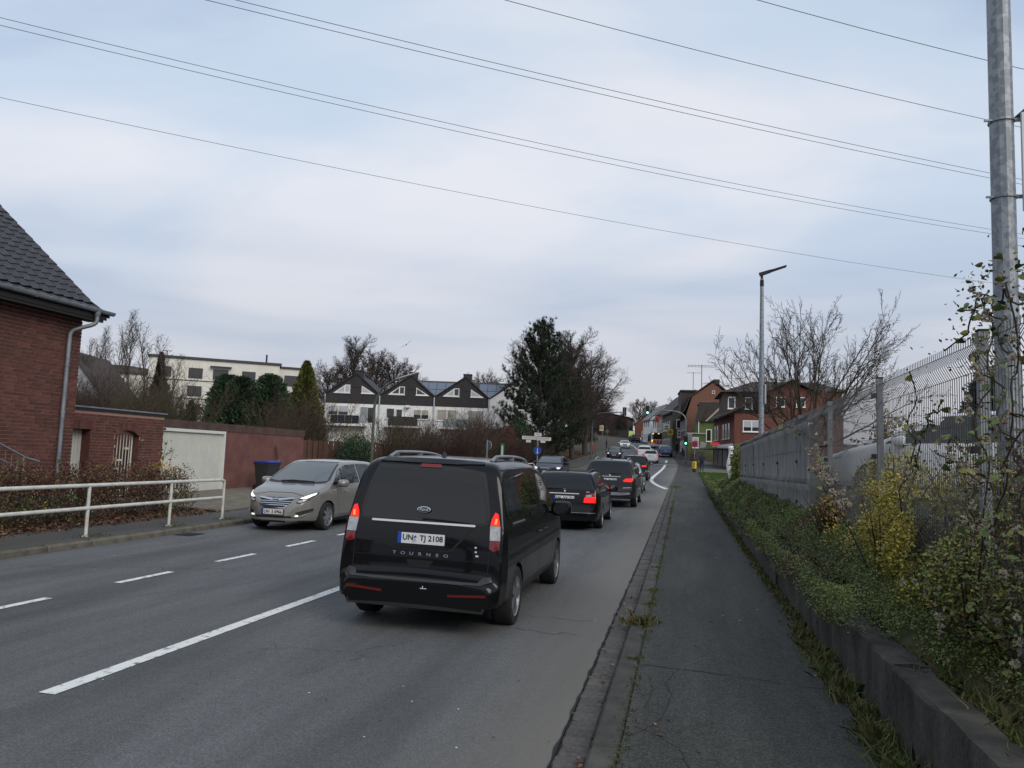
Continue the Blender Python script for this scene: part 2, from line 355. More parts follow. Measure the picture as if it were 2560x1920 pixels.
# right pavement
def pv_l(y): return rk(y)+.42
def pv_r(y): return 1.37 if y < 47 else float(np.interp(y, [47, 52, 75, 95, 110, 130, 160, 200, 300], [1.37, 1.35, 1.5, 2.0, 1.2, .3, -4.0, -12.0, -48]))
v, f = strip(pv_l, pv_r, -12, 190, 1.0, .085, 4)
pav = setp(link('pavement_right', npmesh('pavement_right', v, f, M_pave, smooth=True)), 'dark asphalt pavement beside the retaining wall', kind='structure')
crack([(-.35,6.98),(.2,6.95),(.7,6.85),(1.3,6.72)], .022, pav, jit=.012, dz=.089)
crack([(-.33,5.15),(-.12,5.6),(-.06,6.2),(-.12,6.5),(-.02,6.95)], .011, pav, jit=.015, dz=.089); crack([(-.3,5.4),(-.18,5.3),(.0,5.1),(.05,4.8)], .010, pav, jit=.012, dz=.089)
crack([(-.24,5.8),(-.2,6.3),(-.25,6.6)], .008, pav, jit=.01, dz=.089); crack([(.1,10.5),(.05,11.2),(.12,11.8)], .01, pav, dz=.089); crack([(.45,27),(.7,30),(.6,33)], .02, pav, dz=.089)
crack([(-.3,20),(1.3,20.4)], .02, pav, dz=.089); crack([(-.3,41),(1.3,41)], .03, pav, dz=.089)
v, f = strip(lambda y: pv_r(y)+.01, lambda y: float(np.interp(y, [72, 78, 84, 92, 100, 112, 125, 160, 200], [6, 6.4, 4.8, 3.9, 2.8, 2.0, 1.2, -2, -10])), 72, 200, 1.5, .07, 2)
setp(link('forecourt', npmesh('forecourt', v, f, pm('forecourt_paving', (.10,.092,.08), (.15,.14,.12), scale=4, rough=.9, coord='World'), smooth=True)), 'beige paved forecourt before the corner shop', kind='structure')
# kerb and gutter stones, right
def bevbox(name, sx, sy, sz, mat, b=.012, jit=0.0):
    bm = bmesh.new(); bmesh.ops.create_cube(bm, size=1)
    for vv in bm.verts: vv.co = Vector((vv.co.x*sx, vv.co.y*sy, vv.co.z*sz))
    if b: bmesh.ops.bevel(bm, geom=[e for e in bm.edges], offset=b, segments=1, affect='EDGES')
    if jit:
        for vv in bm.verts: vv.co += Vector((random.gauss(0, jit), random.gauss(0, jit), random.gauss(0, jit*.6)))
    me = bpy.data.meshes.new(name); bm.to_mesh(me); bm.free(); me.materials.append(mat); return me
gst = [bevbox('gutter_stone', .205, l, .12, M_stone, .018, .004) for l in (.15, .165, .18)]
y = 2.2
gut = setp(link('gutter', npmesh('gutter', *strip(lambda y: rk(y)+.005, lambda y: rk(y)+.225, -12, 120, 1.0, -.012), M_dark)), 'row of grey gutter stones along the kerb', kind='structure')
while y < 40:
    k = random.randrange(3); l = (.15, .165, .18)[k]
    link('gutter_stone', gst[k], gut, (rk(y)+.115+random.gauss(0, .004), y+l/2, gz(y)-.053+random.gauss(0, .004)), random.gauss(0, .02), rot=(random.gauss(0, .012), random.gauss(0, .02), random.gauss(0, .02)))
    y += l+random.uniform(.008, .016)
v, f = strip(lambda y: rk(y)+.012, lambda y: rk(y)+.22, 40, 120, 1.0, .004)
link('gutter_run', npmesh('gutter_run', v, f, M_stone), gut)
kst = bevbox('kerb_stone', .19, .985, .25, M_kerb, .022, .003)
kerb = setp(link('kerb_right', npmesh('kerb_right', *strip(lambda y: rk(y)+.23, lambda y: rk(y)+.41, -12, 190, 1.0, .03), M_kerb)), 'low concrete kerb along the pavement', kind='structure')
for y in range(0, 118): 
    a = math.atan2(-(rk(y+1)-rk(y)), 1); link('kerb_stone', kst, kerb, (rk(y+.5)+.322, y+.5, gz(y+.5)-.045), rot=(math.atan2(gz(y+1)-gz(y), 1)+random.gauss(0, .004), random.gauss(0, .01), a))
# moss and grass along the kerb joint and the wall base
M_moss = [pm('moss_a', (.045,.06,.012), rough=.95), pm('moss_b', (.085,.095,.022), rough=.95), pm('grass_dry', (.16,.13,.055), rough=.9)]
P = []
for y in np.arange(2.5, 34, .012):
    dsty = .5+.5*math.sin(y*2.3)*math.sin(y*.9+1)
    if random.random() < dsty*.8: P.append((-.355+random.gauss(0, .018+.02*dsty), y, gz(y)+.085+random.uniform(.0, .012)))
P = np.array(P); v, f = leafquads(np.repeat(P, 3, 0)+np.random.normal(0, .012, (3*len(P), 3))*[1, 1, .3], .022, .6)
setp(link('moss_line', npmesh('moss_line', v, f, M_moss, np.random.choice([0, 1, 1], len(f)))), 'green moss growing in the kerb joint', 'moss', kind='stuff')
def tufts(name, label, spots, mats, kind='stuff', cat='grass'):
    P = []; H_ = []
    for (x, y, z, r, h, n) in spots:
        q = np.random.normal(0, r, (n, 2)); P.append(np.c_[x+q[:, 0], y+q[:, 1], np.full(n, z)]); H_.append(np.full(n, h))
    P = np.concatenate(P); v, f = bladequads(P, np.concatenate(H_), .55)
    return setp(link(name, npmesh(name, v, f, mats, np.random.randint(0, len(mats), len(f)))), label, cat, kind=kind)
M_gr = [pm('grass_green', (.06,.10,.02), rough=.9), pm('grass_olive', (.10,.11,.03), rough=.9), MATS['grass_dry']]
tufts('grass_tuft', 'dry yellowish grass tuft growing out of the gutter joint', [(-.42, 8.75, .06, .075, .14, 420)], [M_gr[1], M_gr[2]], cat='grass tuft', kind=None)
sp = [(-.4, 7.2, .08, .035, .045, 45), (-.37, 9.9, .08, .04, .05, 60), (-.36, 11.0, .08, .05, .05, 60), (-.38, 13.3, .08, .04, .05, 40), (-.36, 18.3, .1, .06, .06, 50), (-.38, 25.5, .14, .07, .07, 50), (-.4, 36, .25, .1, .12, 70), (-.4, 45, .42, .2, .22, 160)]
tufts('kerb_weeds', 'small weeds sprouting along the kerb edge', sp, [M_gr[0], M_gr[1], M_gr[1]])
sp = [(1.3+random.gauss(0, .025), y, gz(y)+.085, .05, random.uniform(.03, .10)*(1+.8*(random.random() < .12)), 26) for y in np.arange(4.2, 40, .11) if random.random() < .85]
sp += [(1.26, 5.55, .085, .06, .22, 160), (1.27, 4.85, .085, .05, .25, 140), (1.28, 6.7, .085, .05, .2, 120), (1.27, 7.5, .085, .05, .2, 120), (1.3, 6.1, .085, .04, .18, 100)]
sp += [(1.24+random.gauss(0,.02), y, gz(y)+.085, .05, random.uniform(.08, .2), 60) for y in np.random.uniform(4.3, 9, 26)]
tufts('wall_base_grass', 'grass and weeds along the foot of the retaining wall', sp, M_gr)
# fallen leaves
M_leafb = [pm('leaf_brown_a', (.13,.062,.03), rough=.8), pm('leaf_brown_b', (.085,.04,.022), rough=.8), pm('leaf_tan', (.22,.13,.06), rough=.8), pm('leaf_ochre', (.26,.16,.03), rough=.8)]
P = []
for k in range(150): y = random.choice((9.2, 9.6, 10, 10.4, 11, 20, 27, 5, 7, 14))+random.gauss(0, .5); P.append((rk(y)+random.uniform(.0, .3), y, gz(y)+.02))
for k in range(420): y = random.uniform(4.2, 26); P.append((1.28+random.gauss(0, .06), y, gz(y)+.1))
for k in range(60): y = random.uniform(5, 30); P.append((random.uniform(-.3, 1.2), y, gz(y)+.092))
v, f = leafquads(np.array(P), .05, .25, .6); setp(link('fallen_leaves', npmesh('fallen_leaves', v, f, M_leafb, np.random.randint(0, 4, len(f)))), 'scattered fallen leaves in the gutter and wall foot', 'leaves', kind='stuff')
n_ = 520; P = np.c_[np.random.uniform(-10, -.8, n_), 4.2+np.random.exponential(7, n_), np.zeros(n_)]; P[:, 2] = [gz(q[1])+.008 for q in P]
v, f = leafquads(P, .022, .15, .6); setp(link('road_debris', npmesh('road_debris', v, f, M_leafb+[M_dark, M_white], np.random.choice([0, 1, 2, 4, 4, 5], len(f)))), 'tiny leaf and grit specks on the asphalt', 'debris', kind='stuff')
# ------------------------------------------------ left pavement and kerb
def lp(y): return lk(y)-.155
def lpp(y): return float(np.interp(y, [-30, 18.5, 40, 70, 100, 140, 172, 200, 300], [-11.8, -11.95, -12.3, -12.4, -13.6, -15.3, -21, -27.5, -66]))
v, f = strip(lpp, lp, -30, 178, 1.0, .105, 3)
setp(link('pavement_left', npmesh('pavement_left', v, f, M_paveL, smooth=True)), 'narrow asphalt pavement behind the railing', kind='structure')
kstl = bevbox('kerb_stone', .16, .985, .3, M_kerbL, .03, .003)
kl = setp(link('kerb_left', npmesh('kerb_left', *strip(lambda y: lk(y)-.15, lambda y: lk(y)-.02, -30, 185, 1.0, .06), M_kerbL)), 'raised concrete kerb on the far side', kind='structure')
for y in range(4, 125):
    dz = .11 if not 17 < y < 32 else .055
    a = math.atan2(-(lk(y+1)-lk(y)), 1); link('kerb_stone', kstl, kl, (lk(y+.5)-.075, y+.5, gz(y+.5)+dz-.15), rot=(math.atan2(gz(y+1)-gz(y), 1), random.gauss(0, .01), a))
M_drive = pm('driveway_paving', (.12,.10,.075), (.17,.145,.11), scale=3, rough=.9, bump=.3, bscale=15, coord='World')
MBd = MB()
pvb = bevbox('paving_block', .195, .295, .06, pm('paving_block_tan', (.115,.097,.072), (.16,.137,.105), scale=8, rough=.9, rnd=.18), .008)
drv = setp(link('driveway', npmesh('driveway', *strip(lambda y: -17.2, lambda y: lpp(y), 18.6, 34, .8, .115, 4, lambda x, y: (-11.9-x)*.025), M_drive)), 'tan block-paved driveway before the garage', kind='structure')
k = 0
for i in range(26):
    for j in range(13):
        x = -12.2-.31*j*.68; yy = 18.75+.305*i+(.15 if j % 2 else 0)
        if k < 300: link('paving_block', pvb, drv, (x, yy, gz(yy)+.10+(-11.9-x)*.025), random.gauss(0, .01), rot=(0, .025, random.gauss(0, .01))); k += 1
gr = MB(); gr.box(-10.16, -9.78, 14.1, 14.6, gz(14)+.0, gz(14)+.012)
for i in range(7): gr.box(-10.14, -9.8, 14.13+.065*i, 14.16+.065*i, gz(14)+.012, gz(14)+.018, 1)
setp(gr.build('drain_cover', [M_dark, pm('cast_iron', (.03,.03,.03), rough=.6, metal=.5)]), 'rectangular iron drain cover in the asphalt by the kerb', 'drain cover')
# leaf litter under the hedge
P = np.c_[np.random.uniform(-13.4, -11.62, 7000), np.random.uniform(3.5, 18.5, 7000), np.zeros(7000)]
P = P[np.random.random(len(P)) < np.clip((-11.6-P[:, 0])*1.8, 0, 1)]
P[:, 2] = [gz(q[1])+.115+random.uniform(0, .05)*min(1, (-11.5-q[0])) for q in P]
v, f = leafquads(P, .085, .35, .6); setp(link('leaf_litter', npmesh('leaf_litter', v, f, M_leafb, np.random.choice([0, 0, 0, 1, 1, 1, 1, 2], len(f)))), 'brown leaf litter under the hedge by the railing', 'leaves', kind='stuff')
# ================================================================== LEFT: BRICK HOUSE, GARDEN WALL, GARAGE
M_brick = pm('brick_red', (.075,.026,.019), (.125,.046,.034), scale=9, rough=.85, bump=.3, bscale=50, rnd=.3)
M_mort = pm('mortar_pinkish', (.27,.155,.125), (.36,.215,.175), scale=12, rough=.95, bump=.4, bscale=90)
M_tile = pm('roof_tile_anthracite', (.022,.021,.024), (.04,.038,.042), scale=10, rough=.55, rnd=.15)
M_zinc = pm('zinc', (.16,.18,.20), (.26,.28,.30), scale=4, rough=.45, metal=.35)
M_soff = pm('soffit_dark_brown', (.016,.012,.011), rough=.7)
M_cream = pm('cream_paint', (.50,.50,.44), (.58,.57,.51), scale=2, rough=.6)
bkm = [bevbox('brick', w, .024, .0685, M_brick, 0) for w in (.238, .113)]
def bricks(parent, x0, x1, z0, z1, gaps, cap, key, seed=1, mats=None, meshes=None):
    """courses in the parent's local frame (x along the wall, outward = -y), cut at the openings gaps(z); the `cap` that show largest are parts, the rest one mesh"""
    rs = random.Random(seed); meshes = meshes or bkm; L_ = []
    nz = int((z1-z0)/.0833)
    for k in range(nz):
        z = z0+.0833*(k+.5); edges = [x0]
        for (a, b) in sorted(gaps(z)): edges += [a-.004, b+.004]
        edges.append(x1)
        for p, q in zip(edges[::2], edges[1::2]):
            x = p-rs.choice((0, .06, .125, .19))
            while x < q:
                h = rs.random() < .28; w = .113 if h else .238
                a, b = max(x, p), min(x+w, q)
                if b-a > .03: L_.append(((a+b)/2, z, 1 if h else 0, (b-a)/w))
                x += w+.012
    L_.sort(key=key)
    for (x, z, h, s) in L_[:cap]:
        o = link('brick', meshes[h], parent, (x, 0+rs.uniform(-.002, .003), z)); o.scale = (s, 1, 1)
    rest = L_[cap:]
    if rest:
        m = MB()
        for (x, z, h, s) in rest:
            w = (.238, .113)[h]*s/2; m.box(x-w, x+w, -.012, .01, z-.034, z+.034)
        o = m.build('brickwork', M_brick if mats is None else mats, parent); o['kind'] = 'stuff'
hs = thing('brick_house', 'dark red brick house with anthracite pantile roof and zinc downpipe', 'house', (-14.0, 0, 0), rad(90))
# local x = world Y, outward -y = world +X
w = MB(); w.box(4.5, 15.4, 0, 9.0, -.2, 4.78); w.ext([(4.5, .3, 4.78), (4.5, 8.7, 4.78), (4.5, 4.5, 8.9)], (10.9, 0, 0)); w.build('wall', M_mort, hs)
bricks(hs, 8.5, 15.41, .7, 4.75, lambda z: [], 300, lambda b: (b[0] < 12.9)*50+(b[1] < 1.3)*30+abs(b[0]-14.3)+abs(b[1]-2.9)*.6)
e = MB(); e.box(4.2, 15.62, -.36, .02, 4.72, 4.82); e.box(4.2, 15.62, -.40, -.36, 4.70, 4.93); e.build('soffit', M_soff, hs)
roof = MB(); prof = [(-.42, 4.93), (.0, 5.12), (4.7, 9.12)]
roof.ext([(4.2, -.42, 4.86), (4.2, .0, 5.05), (4.2, 4.6, 8.98), (4.2, 9.2, 5.05), (4.2, 9.2, 4.95), (4.2, 4.6, 8.86), (4.2, .0, 4.94), (4.2, -.42, 4.76)], (11.5, 0, 0))
roof = roof.build('roof', M_soff, hs)
tl = MB(); tw, tl_ = .305, .40                                    # wave pantile: x across, y up the slope
cr = [(-.1525, .0), (-.11, -.008), (-.06, -.010), (-.01, -.005), (.035, .008), (.08, .02), (.12, .022), (.1525, .008)]
for (xa, za), (xb, zb) in zip(cr[:-1], cr[1:]):
    tl.face([(xa, 0, za+.024), (xb, 0, zb+.024), (xb, tl_, zb), (xa, tl_, za)]); tl.face([(xa, 0, za+.006), (xb, 0, zb+.006), (xb, 0, zb+.024), (xa, 0, za+.024)])
tl.face([(.1525, 0, .02), (.1525, tl_, -.01), (.1525, tl_, .012), (.1525, 0, .042)])
tlm = tl.mesh('roof_tile', M_tile, fix=False, smooth=True)
T = []
def slope_pt(s):
    L0 = math.hypot(.42, .19)
    if s < L0: a = math.atan2(.19, .42); return (-.42+s*math.cos(a), 4.93+s*math.sin(a), a)
    a = math.atan2(4.0, 4.7); s -= L0; return (s*math.cos(a), 5.12+s*math.sin(a), a)
for r_ in range(21):
    s = -.03+.302*r_
    for c_ in range(38): T.append((15.60-.30*c_, s, r_, c_))
T.sort(key=lambda t: t[3]*1.0+t[2]*.55+(40 if t[2] > 12 else 0))
rest = MB()
for i, (x, s, r_, c_) in enumerate(T):
    yy, zz, a = slope_pt(max(s, 0)); yy += min(s, 0)
    if i < 300: link('roof_tile', tlm, roof, (x, yy, zz), rot=(a, random.gauss(0, .006), random.gauss(0, .006)))
    else:
        R = Matrix.Rotation(a, 3, 'X')
        for (xa, za), (xb, zb) in zip(cr[:-1], cr[1:]): rest.face([R@Vector(q)+Vector((x, yy, zz)) for q in ((xa, 0, za+.03), (xb, 0, zb+.03), (xb, tl_, zb), (xa, tl_, za))])
o = rest.build('roof_tiling', M_tile, roof); o['kind'] = 'stuff'
vb = MB()
for r_ in range(18):
    y0, z0, a = slope_pt(.345*r_); y1, z1, a = slope_pt(.345*(r_+1)); vb.ext([(15.74, y0, z0-.10), (15.74, y0, z0+.05), (15.74, y1, z1+.025), (15.74, y1, z1-.12)], (.05, 0, 0))
vb.build('verge', M_tile, roof)
g = MB()
arc = [(-.48+.065*math.cos(t), 4.96+.065*math.sin(t)) for t in np.linspace(math.pi, 2*math.pi, 9)]
g.add([(x, y, z) for x in (4.2, 15.83) for y, z in arc]+[(x, y*1.0+(.006 if y > -.48 else -.006), z-.006) for x in (4.2, 15.83) for y, z in arc],
      [(i, i+1, 10+i, 9+i) for i in range(8)]+[(18+i, 27+i, 28+i, 19+i) for i in range(8)]+[(0,9,27,18),(8,26,35,17)]+[(9+i, 10+i, 28+i, 27+i) for i in range(8)])
g.tube([(4.2, -.545, 4.965), (15.83, -.545, 4.965)], .012, 6)
for x in (9.5, 11.5, 13.5): g.cbox((x, -.48, 4.9), (.02, .15, .02))
g.build('gutter', M_zinc, hs, smooth=True)
d = MB(); d.lathe([(.075, 0), (.07, -.06), (.045, -.14)], 12, (15.32, -.48, 4.92))
d.tube(chaikin([(15.32, -.48, 4.80), (15.32, -.48, 4.62), (15.12, -.25, 4.5), (14.98, -.09, 4.4), (14.98, -.075, 4.15), (14.98, -.075, .1)], 2), .047, 12)
for z in (3.6, 2.5, 1.45): d.lathe([(.055, -.02), (.055, .02)], 12, (14.98, -.075, z))
d.build('downpipe', M_zinc, hs, smooth=True)
# stair handrail at the house
r_ = thing('stair_handrail', 'steel stair handrail sloping down beside the brick house', 'handrail', (-13.3, 11, 0))
m = MB(); m.tube([(-13.3, 11.6, 2.25), (-13.3, 13.45, 1.48), (-13.3, 13.8, 1.4)], .02, 8); m.tube([(-13.3, 11.6, 1.95), (-13.3, 13.3, 1.26)], .016, 8); m.build('rail', M_zinc, r_, W=True, smooth=True)
for yy, zt in ((12.0, 2.1), (13.4, 1.5)):
    m = MB(); m.tube([(-13.3, yy, .1), (-13.3, yy, zt)], .018, 8); m.build('post', M_zinc, r_, W=True)
m = MB()
for i in range(9): m.tube([(-13.3, 12.05+.15*i, .6), (-13.3, 12.05+.15*i, 2.0-.06*i-.05)], .005, 5)
m.build('bars', M_zinc, r_, W=True)
# garden wall with gate openings
gw = thing('garden_wall', 'low red brick wall with an arched gateway between house and garage', 'wall', (-16.0, 0, 0), rad(90))
def inarch(x, z, r=0):
    if 17.3-r < x < 18.26+r and z < 2.2+r*.3: return True
    if 19.2-r < x < 20.22+r:
        zt = 1.98+.24*math.sqrt(max(0, 1-((x-19.71)/.56)**2)); return z < zt+r*.3
    return False
w = MB()
for x0, x1, z0, z1 in ((15.5, 17.3, 0, 2.72), (17.3, 18.26, 2.2, 2.72), (18.26, 19.2, 0, 2.72), (20.22, 21.3, 0, 2.72)): w.box(x0, x1, 0, .32, z0, z1)
ar = [(19.2+1.02*i/10, 1.98+.24*math.sqrt(max(0, 1-((19.2+1.02*i/10-19.71)/.56)**2))) for i in range(11)]
w.ext([(x, 0, z) for x, z in ar]+[(20.22, 0, 2.72), (19.2, 0, 2.72)], (0, .32, 0)); wo = w.build('wall', [M_mort, M_brick], gw)
for p in wo.data.polygons: p.material_index = 0 if abs(p.normal.y) > .9 else 1
def gapw(z):
    g = [(17.3, 18.26)] if z < 2.2 else []
    if z < 1.98: g.append((19.2, 20.22))
    elif z < 2.21: q = .56*math.sqrt(max(0, 1-((z-1.98)/.24)**2)); g.append((19.71-q, 19.71+q))
    return g
bricks(gw, 15.5, 21.3, .05, 2.70, gapw, 300, lambda b: (b[1] < .9)*30+(b[0] < 17.2)*40-b[1]*.2, seed=3)
for i in range(15):
    link('brick', bkm[1], gw, (17.24+.078*i, -.012, 2.315), rot=(0, rad(90), 0)).scale = (2.0, 1, 1)
for i in range(17):
    t = rad(-38+76*i/16); q = Vector((19.71+.80*math.sin(t), -.014, 1.55+.80*math.cos(t)))
    link('brick', bkm[1], gw, q, rot=(0, t+rad(90), 0)).scale = (1.9, 1, .95)
c = MB(); c.box(15.5, 21.36, -.04, .36, 2.72, 2.79); c.box(15.5, 21.38, -.06, .38, 2.79, 2.83, 1); c.build('coping', [M_soff, M_zinc], gw)
dr = thing('slatted_door', 'narrow cream slatted door in the brick garden wall', 'door', (-16.3, 17.78, 0), rad(90))
m = MB(); m.box(-.48, .48, .0, .03, .1, 2.2); m.build('panel', M_cream, dr)
for i in range(8): m = MB(); m.box(-.47+.12*i, -.47+.105+.12*i, -.018, 0, .12, 2.18); m.build('slat', M_cream, dr)
gt = thing('iron_gate', 'cream wrought iron gate with vertical bars under the brick arch', 'gate', (-16.22, 19.71, 0), rad(90))
gx = lambda x: 1.98+.24*math.sqrt(max(0, 1-(x/.56)**2))
m = MB(); m.tube([(-.48, 0, .3), (-.48, 0, gx(-.48))]+[(x, 0, gx(x)-.02) for x in np.linspace(-.45, .45, 9)]+[(.48, 0, gx(.48)), (.48, 0, .3), (-.48, 0, .3)], .025, 6); m.build('gate_frame', M_cream, gt)
for i in range(7):
    x = -.38+.127*i; m = MB(); m.tube([(x, 0, .3), (x, 0, gx(x)-.03)], .013, 6); m.build('bar', M_cream, gt)
m = MB()
for x, z in ((-.3, 1.75), (.28, 1.7), (.0, 1.35), (-.12, 1.1), (.2, .8), (-.25, .7)): m.box(x-.08, x+.08, -.02, .02, z-.03, z+.03)
m.build('ornament', M_cream, gt)
# garage
M_gar = pm('garage_render_dusty_red', (.115,.046,.038), (.175,.075,.062), scale=1.6, detail=8, rough=.92, bump=.5, bscale=70)
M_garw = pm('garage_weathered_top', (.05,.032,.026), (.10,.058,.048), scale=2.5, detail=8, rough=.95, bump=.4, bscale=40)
ga = thing('garage', 'flat-roofed garage with stained dusty red render', 'garage', (-16.3, 21.4, 0), rad(90))
w = MB(); w.box(0, .15, 0, .3, -.1, 2.4); w.box(3.75, 9.7, 0, .3, -.1, 2.4); w.box(0, .3, .3, 6, -.1, 2.4); w.box(9.4, 9.7, .3, 6, -.1, 2.4); w.box(.3, 9.4, 5.7, 6, -.1, 2.4); w.build('wall', M_gar, ga)
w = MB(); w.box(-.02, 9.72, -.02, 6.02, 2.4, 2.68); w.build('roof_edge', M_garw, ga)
stn = MB()
random.seed(11)
gd = MB(); gd.box(.15, 3.75, .06, .1, .18, 2.4); gdo = gd.build('garage_door', M_cream, ga)
for i in range(33):
    m = MB(); m.box(.27+.101*i, .27+.093+.101*i, .045, .06, .22, 2.27); m.build('slat', M_cream, gdo)
m = MB(); m.box(.15, 3.75, -.03, .06, 2.30, 2.4); m.box(.15, .24, -.03, .06, .15, 2.30); m.box(3.66, 3.75, -.03, .06, .15, 2.30); m.build('door_frame', pm('off_white', (.62,.62,.57), rough=.55), ga)
m = MB(); m.box(.26, .38, -.035, -.031, 2.32, 2.385); m.build('plate', M_dark, ga)
# striped rope hanging on the garage wall
rp = thing('hanging_rope', 'brown rope with pale knotted tassel hanging on the garage wall', 'rope', (-16.22, 28.7, 0))
m = MB(); m.tube([(-16.22, 28.62, 1.95), (-16.2, 28.7, 1.7), (-16.18, 28.78, 1.42)], .03, 7); m.build('rope', M_leafb[1], rp, W=True)
m = MB()
for i in range(3): m.lathe([(.02, .04), (.07, 0), (.02, -.04)], 8, (-16.18, 28.82, 1.36-.14*i))
m.tube([(-16.18, 28.82, .96), (-16.16, 28.9, .75), (-16.2, 28.8, .4)], [.05, .11, .03], 7); m.build('tassel', pm('tassel', (.3,.22,.17), (.12,.06,.05), scale=14, rough=.9), rp, W=True)
# waste bin
bn = thing('wheelie_bin', 'dark grey wheelie bin with blue lid by the garage', 'bin', (-15.2, 26.3, gz(26)+.2), rad(78))
bd = MB(); bd.add([(-.26,-.24,.05),(.26,-.24,.05),(.26,.24,.05),(-.26,.24,.05),(-.33,-.33,.98),(.33,-.33,.98),(.33,.33,.98),(-.33,.33,.98)], [(0,3,2,1),(4,5,6,7),(0,1,5,4),(1,2,6,5),(2,3,7,6),(3,0,4,7)])
bd.box(-.345,.345,-.345,.345,.93,1.0); bd.build('body', pm('bin_grey', (.025,.027,.03), rough=.5), bn)
bd = MB(); bd.box(-.36,.36,-.38,.36,1.0,1.035); bd.add([(-.34,-.34,1.035),(.34,-.34,1.035),(.34,.34,1.035),(-.34,.34,1.035),(-.27,-.26,1.09),(.27,-.26,1.09),(.27,.26,1.07),(-.27,.26,1.07)], [(4,5,6,7),(0,1,5,4),(1,2,6,5),(2,3,7,6),(3,0,4,7)]); bd.build('lid', pm('bin_blue', (.012,.025,.22), rough=.45), bn)
for s in (-.28, .28): bd = MB(); bd.lathe([(.02,-.03),(.1,-.03),(.1,.03),(.02,.03)], 14, (s,.28,.1), 'X'); bd.build('wheel', M_dark, bn)
bd = MB(); bd.tube([(-.25,.42,.97),(.25,.42,.97)], .018, 6); bd.box(-.25,-.21,.33,.43,.94,.98); bd.box(.21,.25,.33,.43,.94,.98); bd.build('handle', M_dark, bn)
# white railing
M_rail = pm('railing_paint_weathered', (.45,.44,.40), (.60,.59,.55), scale=7, detail=8, rough=.65)
rl = thing('pedestrian_railing', 'white painted tubular railing along the pavement beside the hedge', 'railing', (-10.75, 10, gz(10)+.1))
for yy in (5.2, 7.6, 10.0, 12.36, 14.72, 16.68):
    m = MB(); m.tube([(-10.75, yy, gz(yy)+.08), (-10.75, yy, gz(yy)+1.02)], .032, 10); m.lathe([(.075,.0),(.06,.02),(.034,.03)], 10, (-10.75, yy, gz(yy)+.1)); m.build('post', M_rail, rl, W=True, smooth=True)
for zz in (1.04, .62):
    Y = [5.2, 10, 16.6] if zz < 1 else [5.2, 10, 16.55, 16.66]
    m = MB(); m.tube([(-10.75, y, gz(y)+zz-(.03 if y > 16.6 else 0)) for y in Y], .036, 10); m.build('rail', M_rail, rl, W=True, smooth=True)
P = []
for yy in (12.36, 14.72, 16.68): q = np.random.normal(0, 1, (260, 3))*[.12, .2, .012]; P.append(q+[-10.62, yy, gz(yy)+.125])
v, f = leafquads(np.concatenate(P), .03, .5); setp(link('post_moss', npmesh('post_moss', v, f, M_moss, np.random.randint(0, 2, len(f)))), 'moss cushions around the railing post feet', 'moss', kind='stuff')
# hedge: stems + brown and a few green leaves
M_hl = [M_leafb[0], M_leafb[1], pm('leaf_dark_purple', (.08,.035,.026), rough=.7), pm('leaf_yellowgreen', (.15,.15,.03), rough=.7), pm('leaf_green', (.05,.075,.02), rough=.7), pm('leaf_yellow', (.42,.26,.03), rough=.7)]
M_twig = pm('twig_brown', (.035,.024,.018), rough=.9)
hd = thing('hedge', 'clipped hedge with sparse brown autumn leaves behind the railing', 'hedge', (-13.0, 11, .1))
m = MB()
for i in range(1500):
    y = random.uniform(4, 18.0); x = random.uniform(-13.4, -12.45); z = random.uniform(.1, .7); d_ = Vector((random.gauss(0,.25), random.gauss(0,.25), random.uniform(.3,.9)))
    m.tube([(x, y, gz(y)+z), Vector((x, y, gz(y)+z))+d_*random.uniform(.5, .9)], [.008, .003], 3, cap=False)
m.build('twigs', M_twig, hd, W=True)
def hedgepts(n):
    y = np.random.uniform(4, 18.15, n); th = np.random.uniform(-.2, math.pi+.2, n); rr = np.random.uniform(.55, 1.06, n)
    top = 1.27+.06*np.sin(y*3.1)+.05*np.sin(y*7.7)+.03*np.sin(y*1.3)
    x = -12.95+np.cos(th)*rr*.58; z = .35+np.clip(np.sin(th), -.3, 1)*rr*(top-.3); z = np.where(th < 0, np.random.uniform(.15, .5, n), z)
    return np.c_[x, y, z+np.interp(y, _yy, _zz)]
P = hedgepts(32000); v, f = leafquads(P, .062, .9, .55)
low = (P[:, 2] < .75) & (np.sin(P[:, 1]*1.1) > -.1)
mi = np.where(low, np.random.choice([3, 4, 4, 0, 2], len(P)), np.random.choice([0, 1, 1, 2, 2, 2, 0, 3], len(P)))
yel = np.exp(-((P[:, 1]-17.3)/.35)**2-((P[:, 2]-1.35)/.14)**2) > .3; mi = np.where(yel, 5, mi)
link('leaves', npmesh('leaves', v, f, M_hl, mi), hd, (13.0, -11, -.1))
m = MB(); Pl = []
for (y, h, n) in ((17.2, .75, 14), (17.5, .55, 12), (16.2, .8, 6), (15.5, .35, 6), (14.0, .3, 5), (13.0, .3, 5), (17.0, .45, 12), (12.2, .25, 5)):
    p = Vector((-12.9, y, gz(y)+1.2)); d_ = Vector((random.gauss(0,.1), random.gauss(0.15,.15), h)); m.tube([p, p+d_*.5, p+d_+Vector((0,.06,0))], [.006, .005, .003], 4, cap=False)
    for k in range(n): Pl.append(p+d_*random.uniform(.35, 1.0)+Vector((random.gauss(0,.05), random.gauss(0,.06), random.gauss(0,.03))))
m.build('shoots', M_twig, hd, W=True)
v, f = leafquads(np.array([tuple(p) for p in Pl]), .09, .9, .5); link('shoot_leaves', npmesh('shoot_leaves', v, f, M_hl, np.random.choice([3, 3, 4, 5], len(f))), hd, (13.0, -11, -.1))
